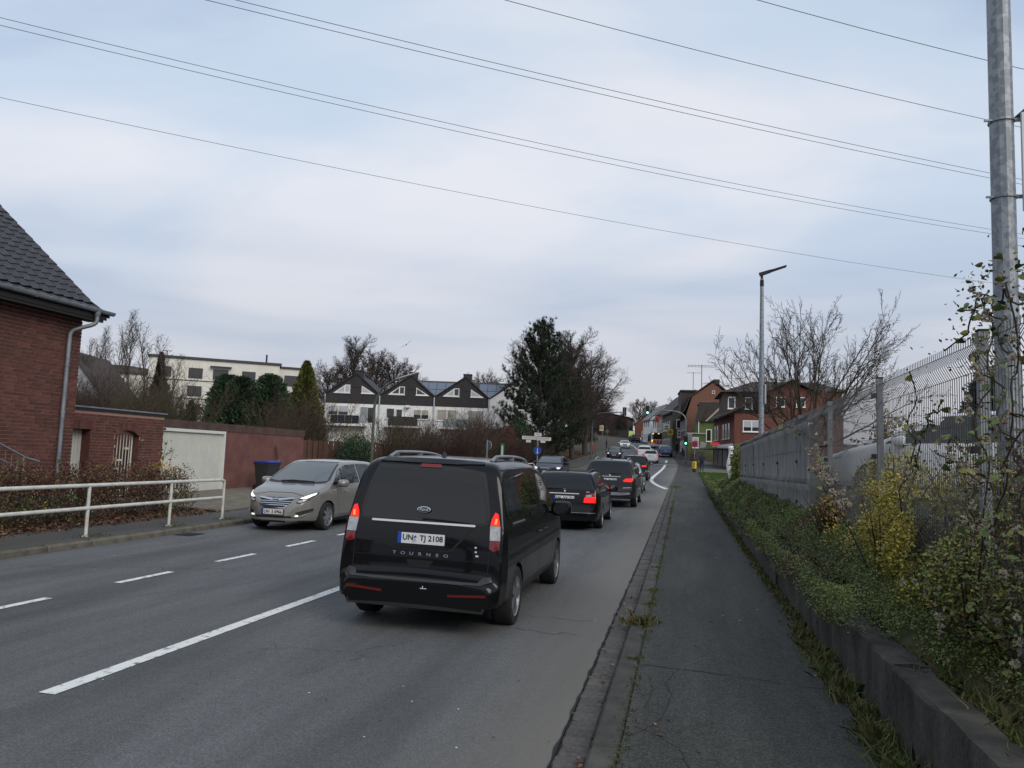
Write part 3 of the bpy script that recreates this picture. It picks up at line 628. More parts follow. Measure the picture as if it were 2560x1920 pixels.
# curved green street lamp, left side
M_lg = pm('lamp_green', (.05,.065,.045), (.07,.085,.06), scale=5, rough=.5)
la = thing('street_lamp', 'old green street lamp with a curved arm behind the silver car', 'street lamp', (-12.6, 30, gz(30)+.1))
m = MB(); a = [(-12.6, 30, gz(30)+.1), (-12.6, 30, 3.6)]+[(-12.6+1.35*(1-math.cos(t)), 30, 3.6+1.35*math.sin(t)) for t in np.linspace(.12, 1.3, 10)]
m.tube(a, [.075]+[.055]*2+[.042]*9, 12); m.build('pole', M_lg, la, W=True, smooth=True)
hp = Vector(a[-1]); dd = Vector((.95, 0, .30)).normalized()
m = MB(); n_ = Vector((-dd.z, 0, dd.x))
for k, (w_, h_) in enumerate(((.10, .05), (.16, .07))): pass
sec = [(0,.05,.03),(.1,.09,.055),(.5,.1,.06),(.85,.075,.045),(.95,.03,.02)]
vs_ = []
for s_, w_, h_ in sec:
    c_ = hp+dd*s_
    for j in range(10): t = 2*math.pi*j/10; vs_.append(c_+Vector((0,1,0))*w_*math.cos(t)+n_*h_*(math.sin(t) if math.sin(t) > 0 else math.sin(t)*.5))
m.add(vs_, [(i*10+j, i*10+(j+1)%10, (i+1)*10+(j+1)%10, (i+1)*10+j) for i in range(4) for j in range(10)]+[tuple(range(9,-1,-1)), tuple(range(40,50))]); m.build('lamp_head', pm('lamp_grey', (.30,.31,.32), rough=.5), la, W=True, smooth=True)
m = MB(); m.cbox((-12.53, 29.93, 2.0), (.02, .02, .02)); m.build('sticker', M_white, la, W=True)
# ================================================================== RIGHT: RETAINING WALL, FENCE, PLANTS
M_conc = pm('concrete_dark_weathered', (.020,.018,.015), (.095,.086,.070), scale=3.4, detail=10, lo=.40, hi=.78, rough=.95, bump=1.0, bscale=45, coord='World', stretch=(1,1,.5))
rw = thing('retaining_wall', 'low dark weathered concrete retaining wall along the pavement', 'wall', (1.48, 12, .08))
segs = [(-8, 2.2), (2.2, 5.6), (5.66, 12.0), (12.05, 18.4), (18.45, 25), (25.05, 31.5), (31.55, 38), (38.05, 47)]
for i, (a, b) in enumerate(segs):
    bm = bmesh.new(); n = max(2, int((b-a)/.18)); dx = random.gauss(0, .012)
    prev = None
    prof_ = [(1.36, -.1), (1.355, .35), (1.352, .515), (1.365, .53), (1.50, .535), (1.575, .53), (1.59, .51), (1.62, -.1)]
    for k in range(n+1):
        y = a+(b-a)*k/n; gzz = gz(y)+.04; t = float(np.interp(y, [30, 47], [1, .45]))
        ring = [bm.verts.new((x+dx+(random.gauss(0, .006) if z > .4 else 0), y, gzz+z*t+(random.gauss(0, .007) if z > .45 else 0))) for x, z in prof_]
        if prev:
            for j in range(len(ring)-1): bm.faces.new((prev[j], prev[j+1], ring[j+1], ring[j]))
        else: bm.faces.new(ring[::-1])
        prev = ring
    bm.faces.new(prev); bmesh.ops.recalc_face_normals(bm, faces=bm.faces)
    me = bpy.data.meshes.new('wall_segment'); bm.to_mesh(me); bm.free(); me.materials.append(M_conc); me.transform(Matrix.Translation((-1.48, -12, -.08)))
    for p in me.polygons: p.use_smooth = True
    me.set_sharp_from_angle(angle=rad(28))
    link('wall_segment', me, rw)
# fence: posts, bent-wire panels, grey screening sheets
FX = 2.0
M_galv = pm('galvanised', (.20,.215,.23), (.33,.345,.36), scale=9, detail=5, rough=.5, metal=.4)
M_wire = pm('fence_wire', (.06,.063,.067), (.11,.114,.12), scale=6, rough=.55, metal=.4)
M_sheet = pm('grey_screen_sheet', (.17,.18,.175), (.27,.28,.27), scale=1.3, detail=6, rough=.6, bump=.12, bscale=9, coord='World', alpha=.72)
fy = [.15, 3.05, 5.95, 8.87, 11.72, 14.6, 17.5, 20.4, 23.3, 26.2, 28.5]
def ft(y): return float(np.interp(y, [0, 12, 28.5], [2.86, 2.77, 2.62]))
def fb(y): return gz(y)+.62
fe = thing('mesh_fence', 'tall galvanised welded mesh fence on the bank, partly screened with grey sheets', 'fence', (FX, 12, .6))
for y in fy:
    m = MB(); m.box(FX+.02, FX+.08, y-.03, y+.03, gz(y)+.3, ft(y)+.03); m.box(FX+.015, FX+.085, y-.035, y+.035, ft(y)+.03, ft(y)+.045, 1)
    for q in (.15, .8, 1.5): m.box(FX-.03, FX+.02, y-.028, y+.028, ft(y)-q-.03, ft(y)-q+.02, 1)
    m.build('fence_post', [M_galv, M_dark], fe, W=True)
folds = [(.0, 0), (.06, 0), (.16, -.055), (.26, 0), (.62, 0), (1.10, 0), (1.18, -.04), (1.28, 0), (1.75, 0), (1.85, -.055), (1.95, 0), (2.2, 0)]   # (depth below top, x offset)
for y0, y1 in zip(fy[:-1], fy[1:]):
    m = MB(); n = int((y1-y0)/.05)
    near = y0 < 12
    if not near: n = int((y1-y0)/.1)
    for i in range(n+1):
        y = y0+.025+(y1-y0-.05)*i/n; t = ft(y)
        m.tube([(FX+fx, y, t-dz) for dz, fx in folds], .0034 if near else .0045, 4 if near else 3, cap=False)
    for dz, fx in ((.06, 0), (.26, 0), (.62, 0), (1.10, 0), (1.28, 0), (1.75, 0), (1.95, 0)):
        m.tube([(FX+fx-.006, y0, ft(y0)-dz), (FX+fx-.006, y1, ft(y1)-dz)], .0032, 4, cap=False)
    m.build('mesh_panel', M_wire, fe, W=True, smooth=True)
shf = [(.03, 0), (.09, -.02), (.17, -.075), (.27, -.02), (.62, -.018), (1.10, -.018), (1.2, -.06), (1.3, -.018), (1.75, -.018), (1.86, -.075), (1.95, -.02)]
for y0, y1 in zip(fy[4:-1], fy[5:]):
    if y0 < 14: y0 = 13.2
    half = (y0+y1)/2
    for a, b in ((y0, half), (half, y1)):
        v = []; nj = 10; drop = random.uniform(0, .12)
        for j in range(nj+1):
            y = a+.01+(b-a-.02)*j/nj
            for dz, fx in shf: v.append((.022+fx+random.gauss(0, .0015), y-12, ft(y)-dz-drop*(dz < .05)+random.gauss(0, .003)-.6))
        k = len(shf); f = [(j*k+i, j*k+i+1, (j+1)*k+i+1, (j+1)*k+i) for j in range(nj) for i in range(k-1)]
        me = npmesh('screen_sheet', v, f, M_sheet, smooth=True); o = link('screen_sheet', me, fe); md = o.modifiers.new('th', 'SOLIDIFY'); md.thickness = .006
# ground cover (small-leaved cotoneaster) spilling over the wall
M_gc = [pm('cover_green', (.062,.105,.020), rough=.5), pm('cover_olive', (.105,.125,.025), rough=.5), pm('cover_light', (.155,.19,.04), rough=.5), pm('cover_red', (.13,.045,.03), rough=.6), pm('cover_brown', (.09,.055,.03), rough=.7)]
def gcz(x, y):
    e = float(np.interp(y, [2, 4.2, 5.3, 6.5, 8, 34, 46, 52], [.0, .02, .10, .35, .55, .5, .32, .1]))
    prof_ = float(np.interp(x, [1.42, 1.55, 1.75, 2.05, 2.35], [.28, .62, .9, 1.0, .85]))
    lump = .045*math.sin(x*5.1+y*2.3)+.03*math.sin(y*3.7+x*9)+.03*math.sin(y*8.3-x*4)
    return gz(y)+.03+bank(x, y)+e*prof_+lump*min(1, e*3)*.7
P = []
N_ = 175000
ya = 3.4*np.exp(np.random.random(N_)*math.log(49/3.4)); xa = 1.4+np.random.beta(1.2, 1.3, N_)*1.0
over = np.random.random(N_) < .24
zz_ = np.array([gcz(x, y) for x, y in zip(xa, ya)])+np.random.normal(0, .022, N_)-np.random.exponential(.03, N_)
hang = over & (ya > 5.9+np.random.random(N_)*1.6); xa = np.where(hang, np.random.normal(1.33, .05, N_), xa)
hz_ = np.random.random(N_)**.6
zz_ = np.where(hang, np.interp(ya, _yy, _zz)+np.interp(ya, [6, 7.5, 10, 18], [.52, .46, .42, .36])+.36*hz_+.05*np.sin(ya*2.1), zz_)
P = np.c_[xa, ya, zz_]; keep = ((ya > 5.6) | (xa > 1.78)) & ((ya > 6.4) | (xa > 1.66) ) & (np.random.random(N_) < np.clip((ya-3.2)/2.2, .12, 1)); P = P[keep]
sz = np.interp(P[:, 1], [3, 6, 12, 25, 50], [.018, .022, .028, .046, .075])
v, f = leafquads(P, sz, .75, .55)
tone = np.sin(P[:, 1]*1.7+P[:, 0]*3)+np.sin(P[:, 1]*.8-1)+np.random.normal(0, .8, len(P))
mi = np.where(tone > 2.1, 3, np.where(tone > 1.5, 4, np.where(tone < -1.1, 2, np.random.choice([0, 0, 1, 1, 2], len(P)))))
far_r = (P[:, 0] > 1.95) & (np.random.random(len(P)) < .35); mi = np.where(far_r, np.random.choice([3, 4, 4, 1], len(P)), mi)
setp(link('ground_cover', npmesh('ground_cover', v, f, M_gc, mi)), 'dense small-leaved green and reddish ground cover spilling over the wall', 'ground cover', kind='stuff')
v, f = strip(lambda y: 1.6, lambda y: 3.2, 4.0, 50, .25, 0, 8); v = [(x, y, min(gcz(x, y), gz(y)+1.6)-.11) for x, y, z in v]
setp(link('cover_base', npmesh('cover_base', v, f, pm('cover_soil_shade', (.03,.036,.012), (.05,.052,.018), scale=20, rough=1.0), smooth=True)), 'soil and stems under the ground cover, darkened as shade', kind='structure')  # soil sheet, its colour kept dark to stand for shade beneath the leaves
sp = [(1.74+random.gauss(0, .08), y, gz(y)+.46, .06, random.uniform(.1, .22), 46) for y in np.arange(2.6, 6.8, .035)]
tufts('bank_grass', 'green grass behind the top of the retaining wall', sp, M_gr)
# ------------------------------------------------ climbing vine with seed heads
M_vl = [pm('vine_leaf_green', (.085,.14,.03), (.14,.19,.05), scale=30, rough=.55), pm('vine_leaf_yellow', (.22,.23,.05), (.15,.14,.04), scale=30, rough=.55), pm('vine_leaf_dark', (.035,.05,.018), (.07,.06,.03), scale=30, rough=.6)]
M_seed = pm('seed_fluff', (.55,.49,.39), rough=1.0); M_seedk = pm('seed_dark', (.03,.018,.012), rough=.8)
def heart(mat, s=1.0):
    o = [(0,0,0),(.28,-.12,.05),(.48,.12,.07),(.42,.5,.03),(.2,.85,-.04),(0,1.08,-.12),(-.2,.85,-.04),(-.42,.5,.03),(-.48,.12,.07),(-.28,-.12,.05),(0,.45,-.05)]
    m = MB(); m.add([(x*s, y*s, z*s) for x, y, z in o], [(i, i+1, 10) for i in range(9)]+[(9, 0, 10)]); return m.mesh('leaf', mat, smooth=True, fix=False)
HL = [heart(m, .052) for m in M_vl]
rs = random.Random(5); sh = MB()
for i in range(70):
    d_ = Vector((rs.gauss(0,1), rs.gauss(0,1), rs.gauss(0,1))).normalized(); c_ = d_.orthogonal().normalized(); r_ = rs.uniform(.02, .034)
    sh.add([d_*.004-c_*.0012, d_*.004+c_*.0012, d_*r_*.7+c_*.0035, d_*r_+c_.cross(d_)*.006, d_*r_*.7-c_*.0035], [(0,1,2,3,4)])
for i in range(9):
    d_ = Vector((rs.gauss(0,1), rs.gauss(0,1), rs.gauss(0,1))).normalized(); p = d_*.018; sh.cbox(p, (.007,.007,.007), mi=1)
SH = sh.mesh('seed_head', [M_seed, M_seedk], fix=False)
def vine(label, starts, nleaf, nseed, seed, spread=.10, ls=1.0, small=0):
    rs = random.Random(seed); t = thing('climbing_vine', label, 'vine', starts[0][0], group=None); pts = []; m = MB()
    for (p0, p1, sag) in starts:
        p0 = Vector(p0); p1 = Vector(p1); path = []
        for k in range(14):
            u = k/13; q = p0.lerp(p1, u)+Vector((rs.gauss(0, .035), rs.gauss(0, .05), rs.gauss(0, .04)+sag*math.sin(u*math.pi))); path.append(q); 
        path = chaikin(path, 1); pts += [Vector(q) for q in path]; m.tube(path, [.006]*len(path), 5, cap=False)
    m.build('stem', M_twig, t, W=True, smooth=True); o0 = Vector(starts[0][0])
    for i in range(nleaf):
        q = rs.choice(pts)+Vector((rs.gauss(0, spread*.6), rs.gauss(0, spread), rs.gauss(0, spread)))
        o = link('leaf', HL[rs.choice((0, 0, 1, 1, 2))], t, q-o0, rot=(rs.uniform(-.4, 1.3), rs.gauss(0, .7), rs.uniform(0, 6.28))); o.scale = [ls*rs.uniform(.6, 1.25)]*3
    for i in range(nseed):
        c_ = rs.choice(pts)
        for k in range(rs.randint(2, 5)):
            q = c_+Vector((rs.gauss(0, .05)-.03, rs.gauss(0, .06), rs.gauss(0, .05))); o = link('seed_head', SH, t, q-o0, rot=(rs.uniform(0, 6), rs.uniform(0, 6), 0)); o.scale = [rs.uniform(.7, 1.15)*ls]*3
    if small:
        q = np.array([tuple(rs.choice(pts)-o0) for _ in range(small)])+np.random.normal(0, 1, (small, 3))*[spread*.7, spread*1.3, spread*1.3]; v, f = leafquads(q, .034, .9, .6)
        o = link('small_leaves', npmesh('small_leaves', v, f, M_vl+[M_gc[4], M_gc[0]], np.random.choice(5, small, p=[.2, .15, .25, .2, .2])), t); o['kind'] = 'stuff'
    return t
vine('leafy vine with fluffy white seed heads climbing the fence by the galvanised pole',
     [((1.93, 5.0, .8), (1.95, 5.2, 3.05), 0), ((1.92, 5.5, .9), (1.97, 5.7, 3.1), .05), ((1.93, 5.9, 1.0), (1.96, 5.0, 2.2), .1), ((1.95, 5.15, 2.9), (1.96, 6.2, 2.75), .18), ((1.93, 5.6, 1.7), (1.94, 6.6, 2.0), .1), ((1.95, 4.9, 1.5), (1.95, 5.8, 2.6), .1), ((1.96, 5.1, 2.5), (1.96, 5.9, 3.0), .1), ((2.05, 5.0, 2.8), (2.2, 5.3, 3.25), .1)], 200, 20, 21, .11, small=1000)
vine('thin vine strand with bright leaves in the middle of the mesh fence',
     [((1.94, 7.6, 1.1), (1.94, 7.2, 2.7), .0), ((1.94, 7.35, 1.9), (1.94, 6.5, 2.35), .1)], 40, 4, 22, .06, small=150)
vine('dry vine with pale seed heads over the screened part of the fence',
     [((1.93, 10.3, 1.2), (1.93, 13.0, 2.1), .2), ((1.93, 11.2, 1.3), (1.93, 11.6, 2.6), 0), ((1.93, 12, 2.2), (1.92, 17, 2.72), .1), ((1.9, 9.6, 1.2), (1.92, 11.5, 1.9), .1)], 16, 24, 23, .12, 1.4)
vine('low vine with single yellow-green leaves at the fence foot',
     [((1.82, 4.9, .8), (1.85, 6.2, 1.2), .1), ((1.85, 4.6, 1.0), (1.86, 5.4, 1.5), .05), ((1.8, 5.6, .75), (1.82, 6.8, 1.0), .06)], 60, 5, 24, .09, small=900)
# ------------------------------------------------ yellow-leaved shrub through the fence
def leafshrub(name, label, c, rx, ry, rz_, n, size, mats, probs, cat='shrub', cone=0.0, flat=.9, blobs=None):
    t = thing(name, label, cat, c); c = Vector(c)
    m = MB()
    for i in range(40 if blobs is None else 14):
        d_ = Vector((random.gauss(0, rx*.45), random.gauss(0, ry*.45), rz_*random.uniform(.6, 1.0)*(1 if blobs is None else .7))); m.tube([c+Vector((d_.x*.2, d_.y*.2, 0)), c+Vector((d_.x*.6, d_.y*.6, d_.z*.55)), c+d_], [.012, .008, .003], 4, cap=False)
    m.build('stems', M_twig, t, W=True)
    q = np.random.normal(size=(n, 3)); q /= np.linalg.norm(q, axis=1)[:, None]; q *= (np.random.random(n)**.45)[:, None]
    u = (q[:, 2]+1)/2; taper = 1-cone*u
    P = np.c_[q[:, 0]*rx*taper, q[:, 1]*ry*taper, u*rz_]; P += np.random.normal(0, .02, P.shape)
    if blobs is not None:
        B_ = np.array(blobs); k = np.random.choice(len(B_), n, p=B_[:, 4]/B_[:, 4].sum()); P = P*B_[k, 3:4]+B_[k, :3]
    P[:, 0] += .08*rx*np.sin(P[:, 2]*9+P[:, 1]*7); v, f = leafquads(P, size, flat, .5)
    link('leaves', npmesh('leaves', v, f, mats, np.random.choice(len(mats), len(f), p=probs)), t)
    return t
YB = [(0.02,-1.56,-0.17,0.37,1.0),(0.08,-1.38,-0.07,0.33,1.0),(-0.01,-1.13,-0.15,0.48,1.1),(0.04,-1.05,-0.07,0.32,1.1),(-0.03,-0.69,0.11,0.41,1.1),(-0.01,-0.8,-0.11,0.32,1.2),(-0.05,-0.68,0.13,0.43,1.2),(0.0,-0.71,0.31,0.34,1.2),(0.07,-0.66,-0.11,0.37,1.2),(-0.04,-0.55,0.07,0.32,1.2),(0.01,-0.5,0.28,0.35,1.2),(0.06,-0.39,-0.04,0.32,1.3),(0.01,-0.34,0.12,0.32,1.3),(0.02,-0.37,0.29,0.35,1.3),(0.07,-0.23,0.46,0.27,1.3),(0.01,-0.25,-0.15,0.35,1.3),(0.02,0.06,0.06,0.41,1.3),(0.1,-0.22,0.4,0.43,1.3),(0.04,-0.05,0.67,0.37,1.3),(0.06,-0.21,-0.14,0.32,1.3),(-0.06,-0.09,0.11,0.46,1.3),(0.01,-0.03,0.31,0.28,1.3),(0.01,-0.01,0.58,0.24,1.3),(0.05,0.28,-0.15,0.29,1.3),(0.03,0.32,0.15,0.29,1.3),(0.06,0.32,0.33,0.44,1.3),(0.04,0.37,0.63,0.3,1.3),(-0.0,0.72,-0.17,0.37,1.2),(0.05,0.71,0.15,0.36,1.2),(0.1,0.78,0.29,0.27,1.2),(0.01,1.1,-0.16,0.29,1.2),(0.06,0.75,0.14,0.34,1.2),(0.06,0.74,0.3,0.37,1.2),(0.0,1.04,-0.05,0.48,1.1),(0.1,0.89,0.14,0.37,1.1),(0.02,1.19,-0.09,0.43,1.1),(0.11,1.46,-0.04,0.49,1.0),(-0.01,1.6,-0.05,0.31,1.0),(-0.01,2.08,-0.09,0.41,1.0),(-0.0,1.76,-0.15,0.28,1.0),(-0.0,2.34,-0.07,0.45,1.0),(0.05,2.32,-0.06,0.32,1.0),(-0.04,2.84,-0.11,0.4,1.0),(0.01,2.8,-0.1,0.39,1.0)]
M_ye = [pm('shrub_yellow', (.42,.34,.05), rough=.6), pm('shrub_yellowgreen', (.28,.27,.05), rough=.6), pm('shrub_ochre', (.22,.14,.03), rough=.6)]
leafshrub('yellow_shrub', 'bushy shrub with yellow autumn leaves growing through the mesh fence', (1.84, 7.9, .82), .42, .62, 1.1, 13000, .034, M_ye, [.35, .45, .2], cone=.3, blobs=YB)
leafshrub('yellow_shrub', 'low yellow-green shrub behind the fence wires', (2.45, 7.2, 1.05), .35, 1.2, .95, 5200, .042, M_ye, [.3, .5, .2], cone=.2)
leafshrub('leafy_bank_shrub', 'yellow-green leafy shrub spreading at the fence foot before the thick pole', (1.95, 6.0, .7), .3, .9, .75, 4200, .036, [M_ye[1], M_gc[2], M_gc[1], M_gc[3]], [.3, .35, .25, .1], cone=.2)
leafshrub('yellow_shrub', 'yellow leafed bush in the yard in front of the white parked car', (2.75, 11.2, 1.1), .5, 1.5, 1.0, 5000, .05, M_ye, [.4, .4, .2], cone=.2)
leafshrub('small_shrub', 'small shrub with red and yellow leaves before the grey screens', (1.85, 10.6, .95), .25, .5, .6, 900, .045, M_ye+[M_gc[3]], [.2, .2, .2, .4], cone=.4)
leafshrub('ivy_pillar', 'ivy covered fence end behind the white banner', (2.15, 31.5, .6), .35, .9, 2.1, 5000, .09, [M_gc[1], M_gc[2], M_vl[1]], [.5, .3, .2], cat='ivy')
# ------------------------------------------------ big galvanised pole with sign, right
M_pole = pm('galvanised_spangled', (.17,.19,.21), (.27,.29,.315), scale=14, detail=3, lo=.45, hi=.56, rough=.5, metal=.3)
px, py_ = 2.93, 7.9
pl = thing('sign_pole', 'thick galvanised pole behind the fence with clamped sign panel', 'pole', (px, py_, 1.2))
m = MB(); m.lathe([(.108, 1.1), (.105, 3.2), (.098, 8.5)], 12, (px, py_, 0)); m.build('pole', M_pole, pl, W=True)
for z in (5.2, 4.45):
    m = MB(); m.lathe([(.108, z-.012), (.114, z-.012), (.114, z+.012), (.108, z+.012)], 16, (px, py_, 0)); m.box(px+.08, px+.28, py_-.05, py_-.02, z-.015, z+.015); m.cbox((px-.12, py_-.05, z), (.09, .02, .018)); m.build('clamp', M_zinc, pl, W=True)
m = MB(); m.box(px+.14, px+1.1, py_-.09, py_-.055, 4.3, 5.25); m.build('sign_panel', pm('sign_back_white', (.6,.62,.65), rough=.4), pl, W=True)
m = MB(); m.bar((px+.12, py_-.03, 5.22), (px+.34, py_-.03, 5.42), .03, .04); m.build('bracket', M_dark, pl, W=True)
# ------------------------------------------------ modern street lamp, right
lr = thing('street_lamp', 'slim galvanised street lamp with flat LED head behind the fence', 'street lamp', (2.84, 30, 1.3))
m = MB(); m.lathe([(.105, 1.2), (.10, 2.6), (.098, 4.9), (.062, 8.9)], 16, (2.84, 30, 0)); m.build('pole', M_pole, lr, W=True, smooth=True)
m = MB(); m.lathe([(.075, 8.62), (.07, 8.85), (.05, 8.87), (.04, 9.05)], 12, (2.84, 30, 0)); m.build('collar', M_dark, lr, W=True)
m = MB(); R_ = Matrix.Rotation(rad(-18), 3, 'Y')
def lp_(x, y, z): return R_@Vector((x, y, z))+Vector((2.84, 30, 9.1))
for x0, x1, w0, w1, h0, h1 in ((-.1, .28, .06, .09, .07, .05), (.28, .42, .09, .14, .05, .025), (.42, .92, .14, .12, .025, .022)):
    m.add([lp_(x0,-w0,-h0),lp_(x0,w0,-h0),lp_(x0,w0,h0),lp_(x0,-w0,h0),lp_(x1,-w1,-h1),lp_(x1,w1,-h1),lp_(x1,w1,h1),lp_(x1,-w1,h1)], [(0,1,2,3),(4,7,6,5),(0,4,5,1),(1,5,6,2),(2,6,7,3),(3,7,4,0)])
m.build('lamp_head', pm('lamp_black', (.015,.015,.017), rough=.4), lr, W=True)
m = MB(); m.box(2.95, 3.0, 29.88, 30.12, 4.15, 4.88); m.build('sign_plate', pm('sign_grey', (.4,.41,.42), rough=.4), lr, W=True)
for z in (4.85, 4.18): m = MB(); m.lathe([(.104, z-.015), (.112, z-.015), (.112, z+.015), (.104, z+.015)], 14, (2.84, 30, 0)); m.build('clamp', M_zinc, lr, W=True)
# ================================================================== TREES
def branches(rs, p, d, L_, r, lev, S, out):
    ns = S['seg'][lev]; pts = [p.copy()]; q = p.copy(); d = d.copy(); st = L_/ns
    for i in range(ns):
        d = (d+Vector((rs.gauss(0,1), rs.gauss(0,1), rs.gauss(0,1)))*S['wob'][lev]+Vector((0,0,1))*S['up'][lev]).normalized(); q = q+d*st; pts.append(q.copy())
    rr = [r*(1-(1-S['tip'][lev])*i/ns) for i in range(ns+1)]; out.append((pts, rr, lev))
    if lev+1 >= len(S['seg']): return
    n = S['n'][lev]; n = n if isinstance(n, int) else rs.randint(*n)
    for k in range(n):
        u = S['t0'][lev]+(1-S['t0'][lev])*(k+rs.random())/n; i = min(int(u*ns), ns-1); b = pts[i].lerp(pts[i+1], u*ns-i)
        ax = (pts[i+1]-pts[i]).normalized(); o = ax.orthogonal().normalized(); az = rs.uniform(0, 6.28) if lev else k*2.4+rs.gauss(0,.4)
        o = Matrix.Rotation(az, 3, ax)@o; an = rad(S['ang'][lev]+rs.gauss(0, S['angv'][lev]))
        dd = (ax*math.cos(an)+o*math.sin(an)).normalized()
        ll = L_*S['lr'][lev]*rs.uniform(.7, 1.15)*(1-S['sh'][lev]*(u-S['t0'][lev]))
        branches(rs, b, dd, ll, max(S['rmin'], min(rr[i]*.75, r*S['rr'][lev])), lev+1, S, out)
def treemesh(out, split, mat, sides=(10, 6, 5, 3, 3)):
    """two numpy meshes: woody limbs (lev<split) and twigs"""
    res = []
    for sel in (lambda l: l < split, lambda l: l >= split):
        V = []; F = []; b = 0
        for pts, rr, lev in out:
            if not sel(lev): continue
            n = sides[min(lev, len(sides)-1)]; k = len(pts); P = np.array([tuple(x) for x in pts]); T_ = np.gradient(P, axis=0); T_ /= np.linalg.norm(T_, axis=1)[:, None]+1e-9
            ref = np.array([1., .1, .05]) if abs(T_[0][2]) > .7 else np.array([.05, .1, 1.]); A = np.cross(T_, ref); A /= np.linalg.norm(A, axis=1)[:, None]+1e-9; B_ = np.cross(T_, A)
            t = np.arange(n)*2*math.pi/n; ring = P[:, None, :]+np.array(rr)[:, None, None]*(A[:, None, :]*np.cos(t)[None, :, None]+B_[:, None, :]*np.sin(t)[None, :, None])
            V.append(ring.reshape(-1, 3)); i = np.arange(k-1)[:, None]*n; j = np.arange(n)[None, :]
            F.append(np.stack([i+j, i+(j+1) % n, i+n+(j+1) % n, i+n+j], -1).reshape(-1, 4)+b); b += k*n
        res.append(npmesh('wood', np.concatenate(V), np.concatenate(F), mat, smooth=True) if V else None)
    return res
M_bark = pm('bark_grey_brown', (.028,.023,.019), (.055,.047,.038), scale=6, detail=8, rough=.95, bump=.8, bscale=20, stretch=(1,1,.25))
M_barkg = pm('bark_mossy', (.035,.034,.018), (.07,.06,.036), scale=5, detail=8, rough=.95, bump=.6, bscale=20, stretch=(1,1,.3))
M_twg = pm('twigs_dark', (.055,.043,.035), rough=.95); M_twr = pm('twigs_reddish', (.062,.036,.030), rough=.95); M_birch = pm('birch_bark', (.13,.11,.095), (.055,.045,.04), scale=4, rough=.9)
LIME = dict(seg=[9,7,5,4,3], wob=[.04,.06,.08,.12,.15], up=[.06,.085,.06,.035,.02], tip=[.25,.18,.25,.4,.5], n=[28,12,8,6], t0=[.16,.18,.15,.1], ang=[48,42,45,45], angv=[9,12,14,16], lr=[.46,.5,.5,.55], sh=[.62,.5,.4,.3], rr=[.33,.42,.48,.6], rmin=.009)
def make_tree(name, label, loc, S, seed, H_, r0, mt, mtw, cat='tree', split=3, group=None, lean=(0,0,1), proto=None, s=1.0, rz=0.0):
    t = thing(name, label, cat, loc, rz, group)
    if proto is None:
        out = []; branches(random.Random(seed), Vector((0,0,-.1)), Vector(lean).normalized(), H_, r0, 0, S, out); a, b = treemesh(out, split, mt); b.materials[0] = mtw
    else: a, b = proto
    t.scale = (s, s, s); link('trunk', a, t); link('crown', b, t); return (a, b)
limeA = make_tree('lime_tree', 'tall bare lime tree directly right of the pine', (-13.2, 84, gz(84)+.1), LIME, 3, 12.9, .36, M_bark, M_twg)
make_tree('lime_tree', 'bare lime tree behind the woman in red', (-13.0, 92, gz(92)+.1), LIME, 3, 0, 0, M_bark, M_twg, proto=limeA, s=.96, rz=2.1)
LIMEW = dict(LIME, lr=[.58,.5,.5,.55], ang=[56,42,45,45], up=[.05,.07,.05,.03,.02])
limeB = make_tree('lime_tree', 'bare reddish-twigged lime tree nearest the traffic signal on the left', (-12.9, 103, gz(103)+.1), LIMEW, 8, 12.6, .33, M_bark, M_twr)
make_tree('lime_tree', 'bare lime tree farthest along the left pavement', (-14.6, 116, gz(116)+.1), LIME, 8, 0, 0, M_bark, M_twr, proto=limeB, s=.86, rz=1.3)
make_tree('lime_tree', 'slender bare lime tree set back between pine and limes', (-18.5, 96, gz(96)+.3), LIME, 8, 0, 0, M_bark, M_twr, proto=limeB, s=1.06, rz=4)
# right: wide multi-stemmed bare tree
MULT = dict(seg=[3,10,6,4,2], wob=[.03,.05,.07,.12,.15], up=[.0,.03,.055,.06,.05], tip=[.9,.14,.25,.4,.5], n=[18,12,6,4], t0=[.25,.30,.15,.12], ang=[44,34,36,42], angv=[20,9,12,14], lr=[2.9,.30,.42,.40], sh=[.15,.35,.4,.3], rr=[.33,.30,.5,.6], rmin=.010)
mt_ = thing('multi_stem_tree', 'wide bare multi-stemmed tree in front of the red brick corner house', 'tree', (6.3, 45, 1.3)); mt_.scale = (.98, 1.0, 1.16); out = []; rs = random.Random(12)
for k, (dx, dy, hh) in enumerate(((-.5, .1, 2.0), (.25, -.2, 2.3), (.75, .2, 1.8))):
    base = [Vector((dx*.2, dy*.2, -.2)), Vector((dx*.5, dy*.5, hh*.5)), Vector((dx, dy, hh))]; out.append((base, [.20, .16, .14], 0))
    for q in range(9):
        az = q*2.4+k*.9; th = rad(10+66*((q+.5)/9)**.8); th = min(th, rad(68)); d_ = Vector((math.sin(th)*math.cos(az)+dx*.25, math.sin(th)*math.sin(az), math.cos(th))).normalized()
        branches(rs, base[2]-Vector((0, 0, rs.uniform(0, .7))), d_, rs.uniform(5.6, 7.2)*(1-.10*(th < .5)), .066, 1, MULT, out)
a, b = treemesh(out, 3, M_barkg); b.materials[0] = M_twg; link('trunk', a, mt_); link('crown', b, mt_)
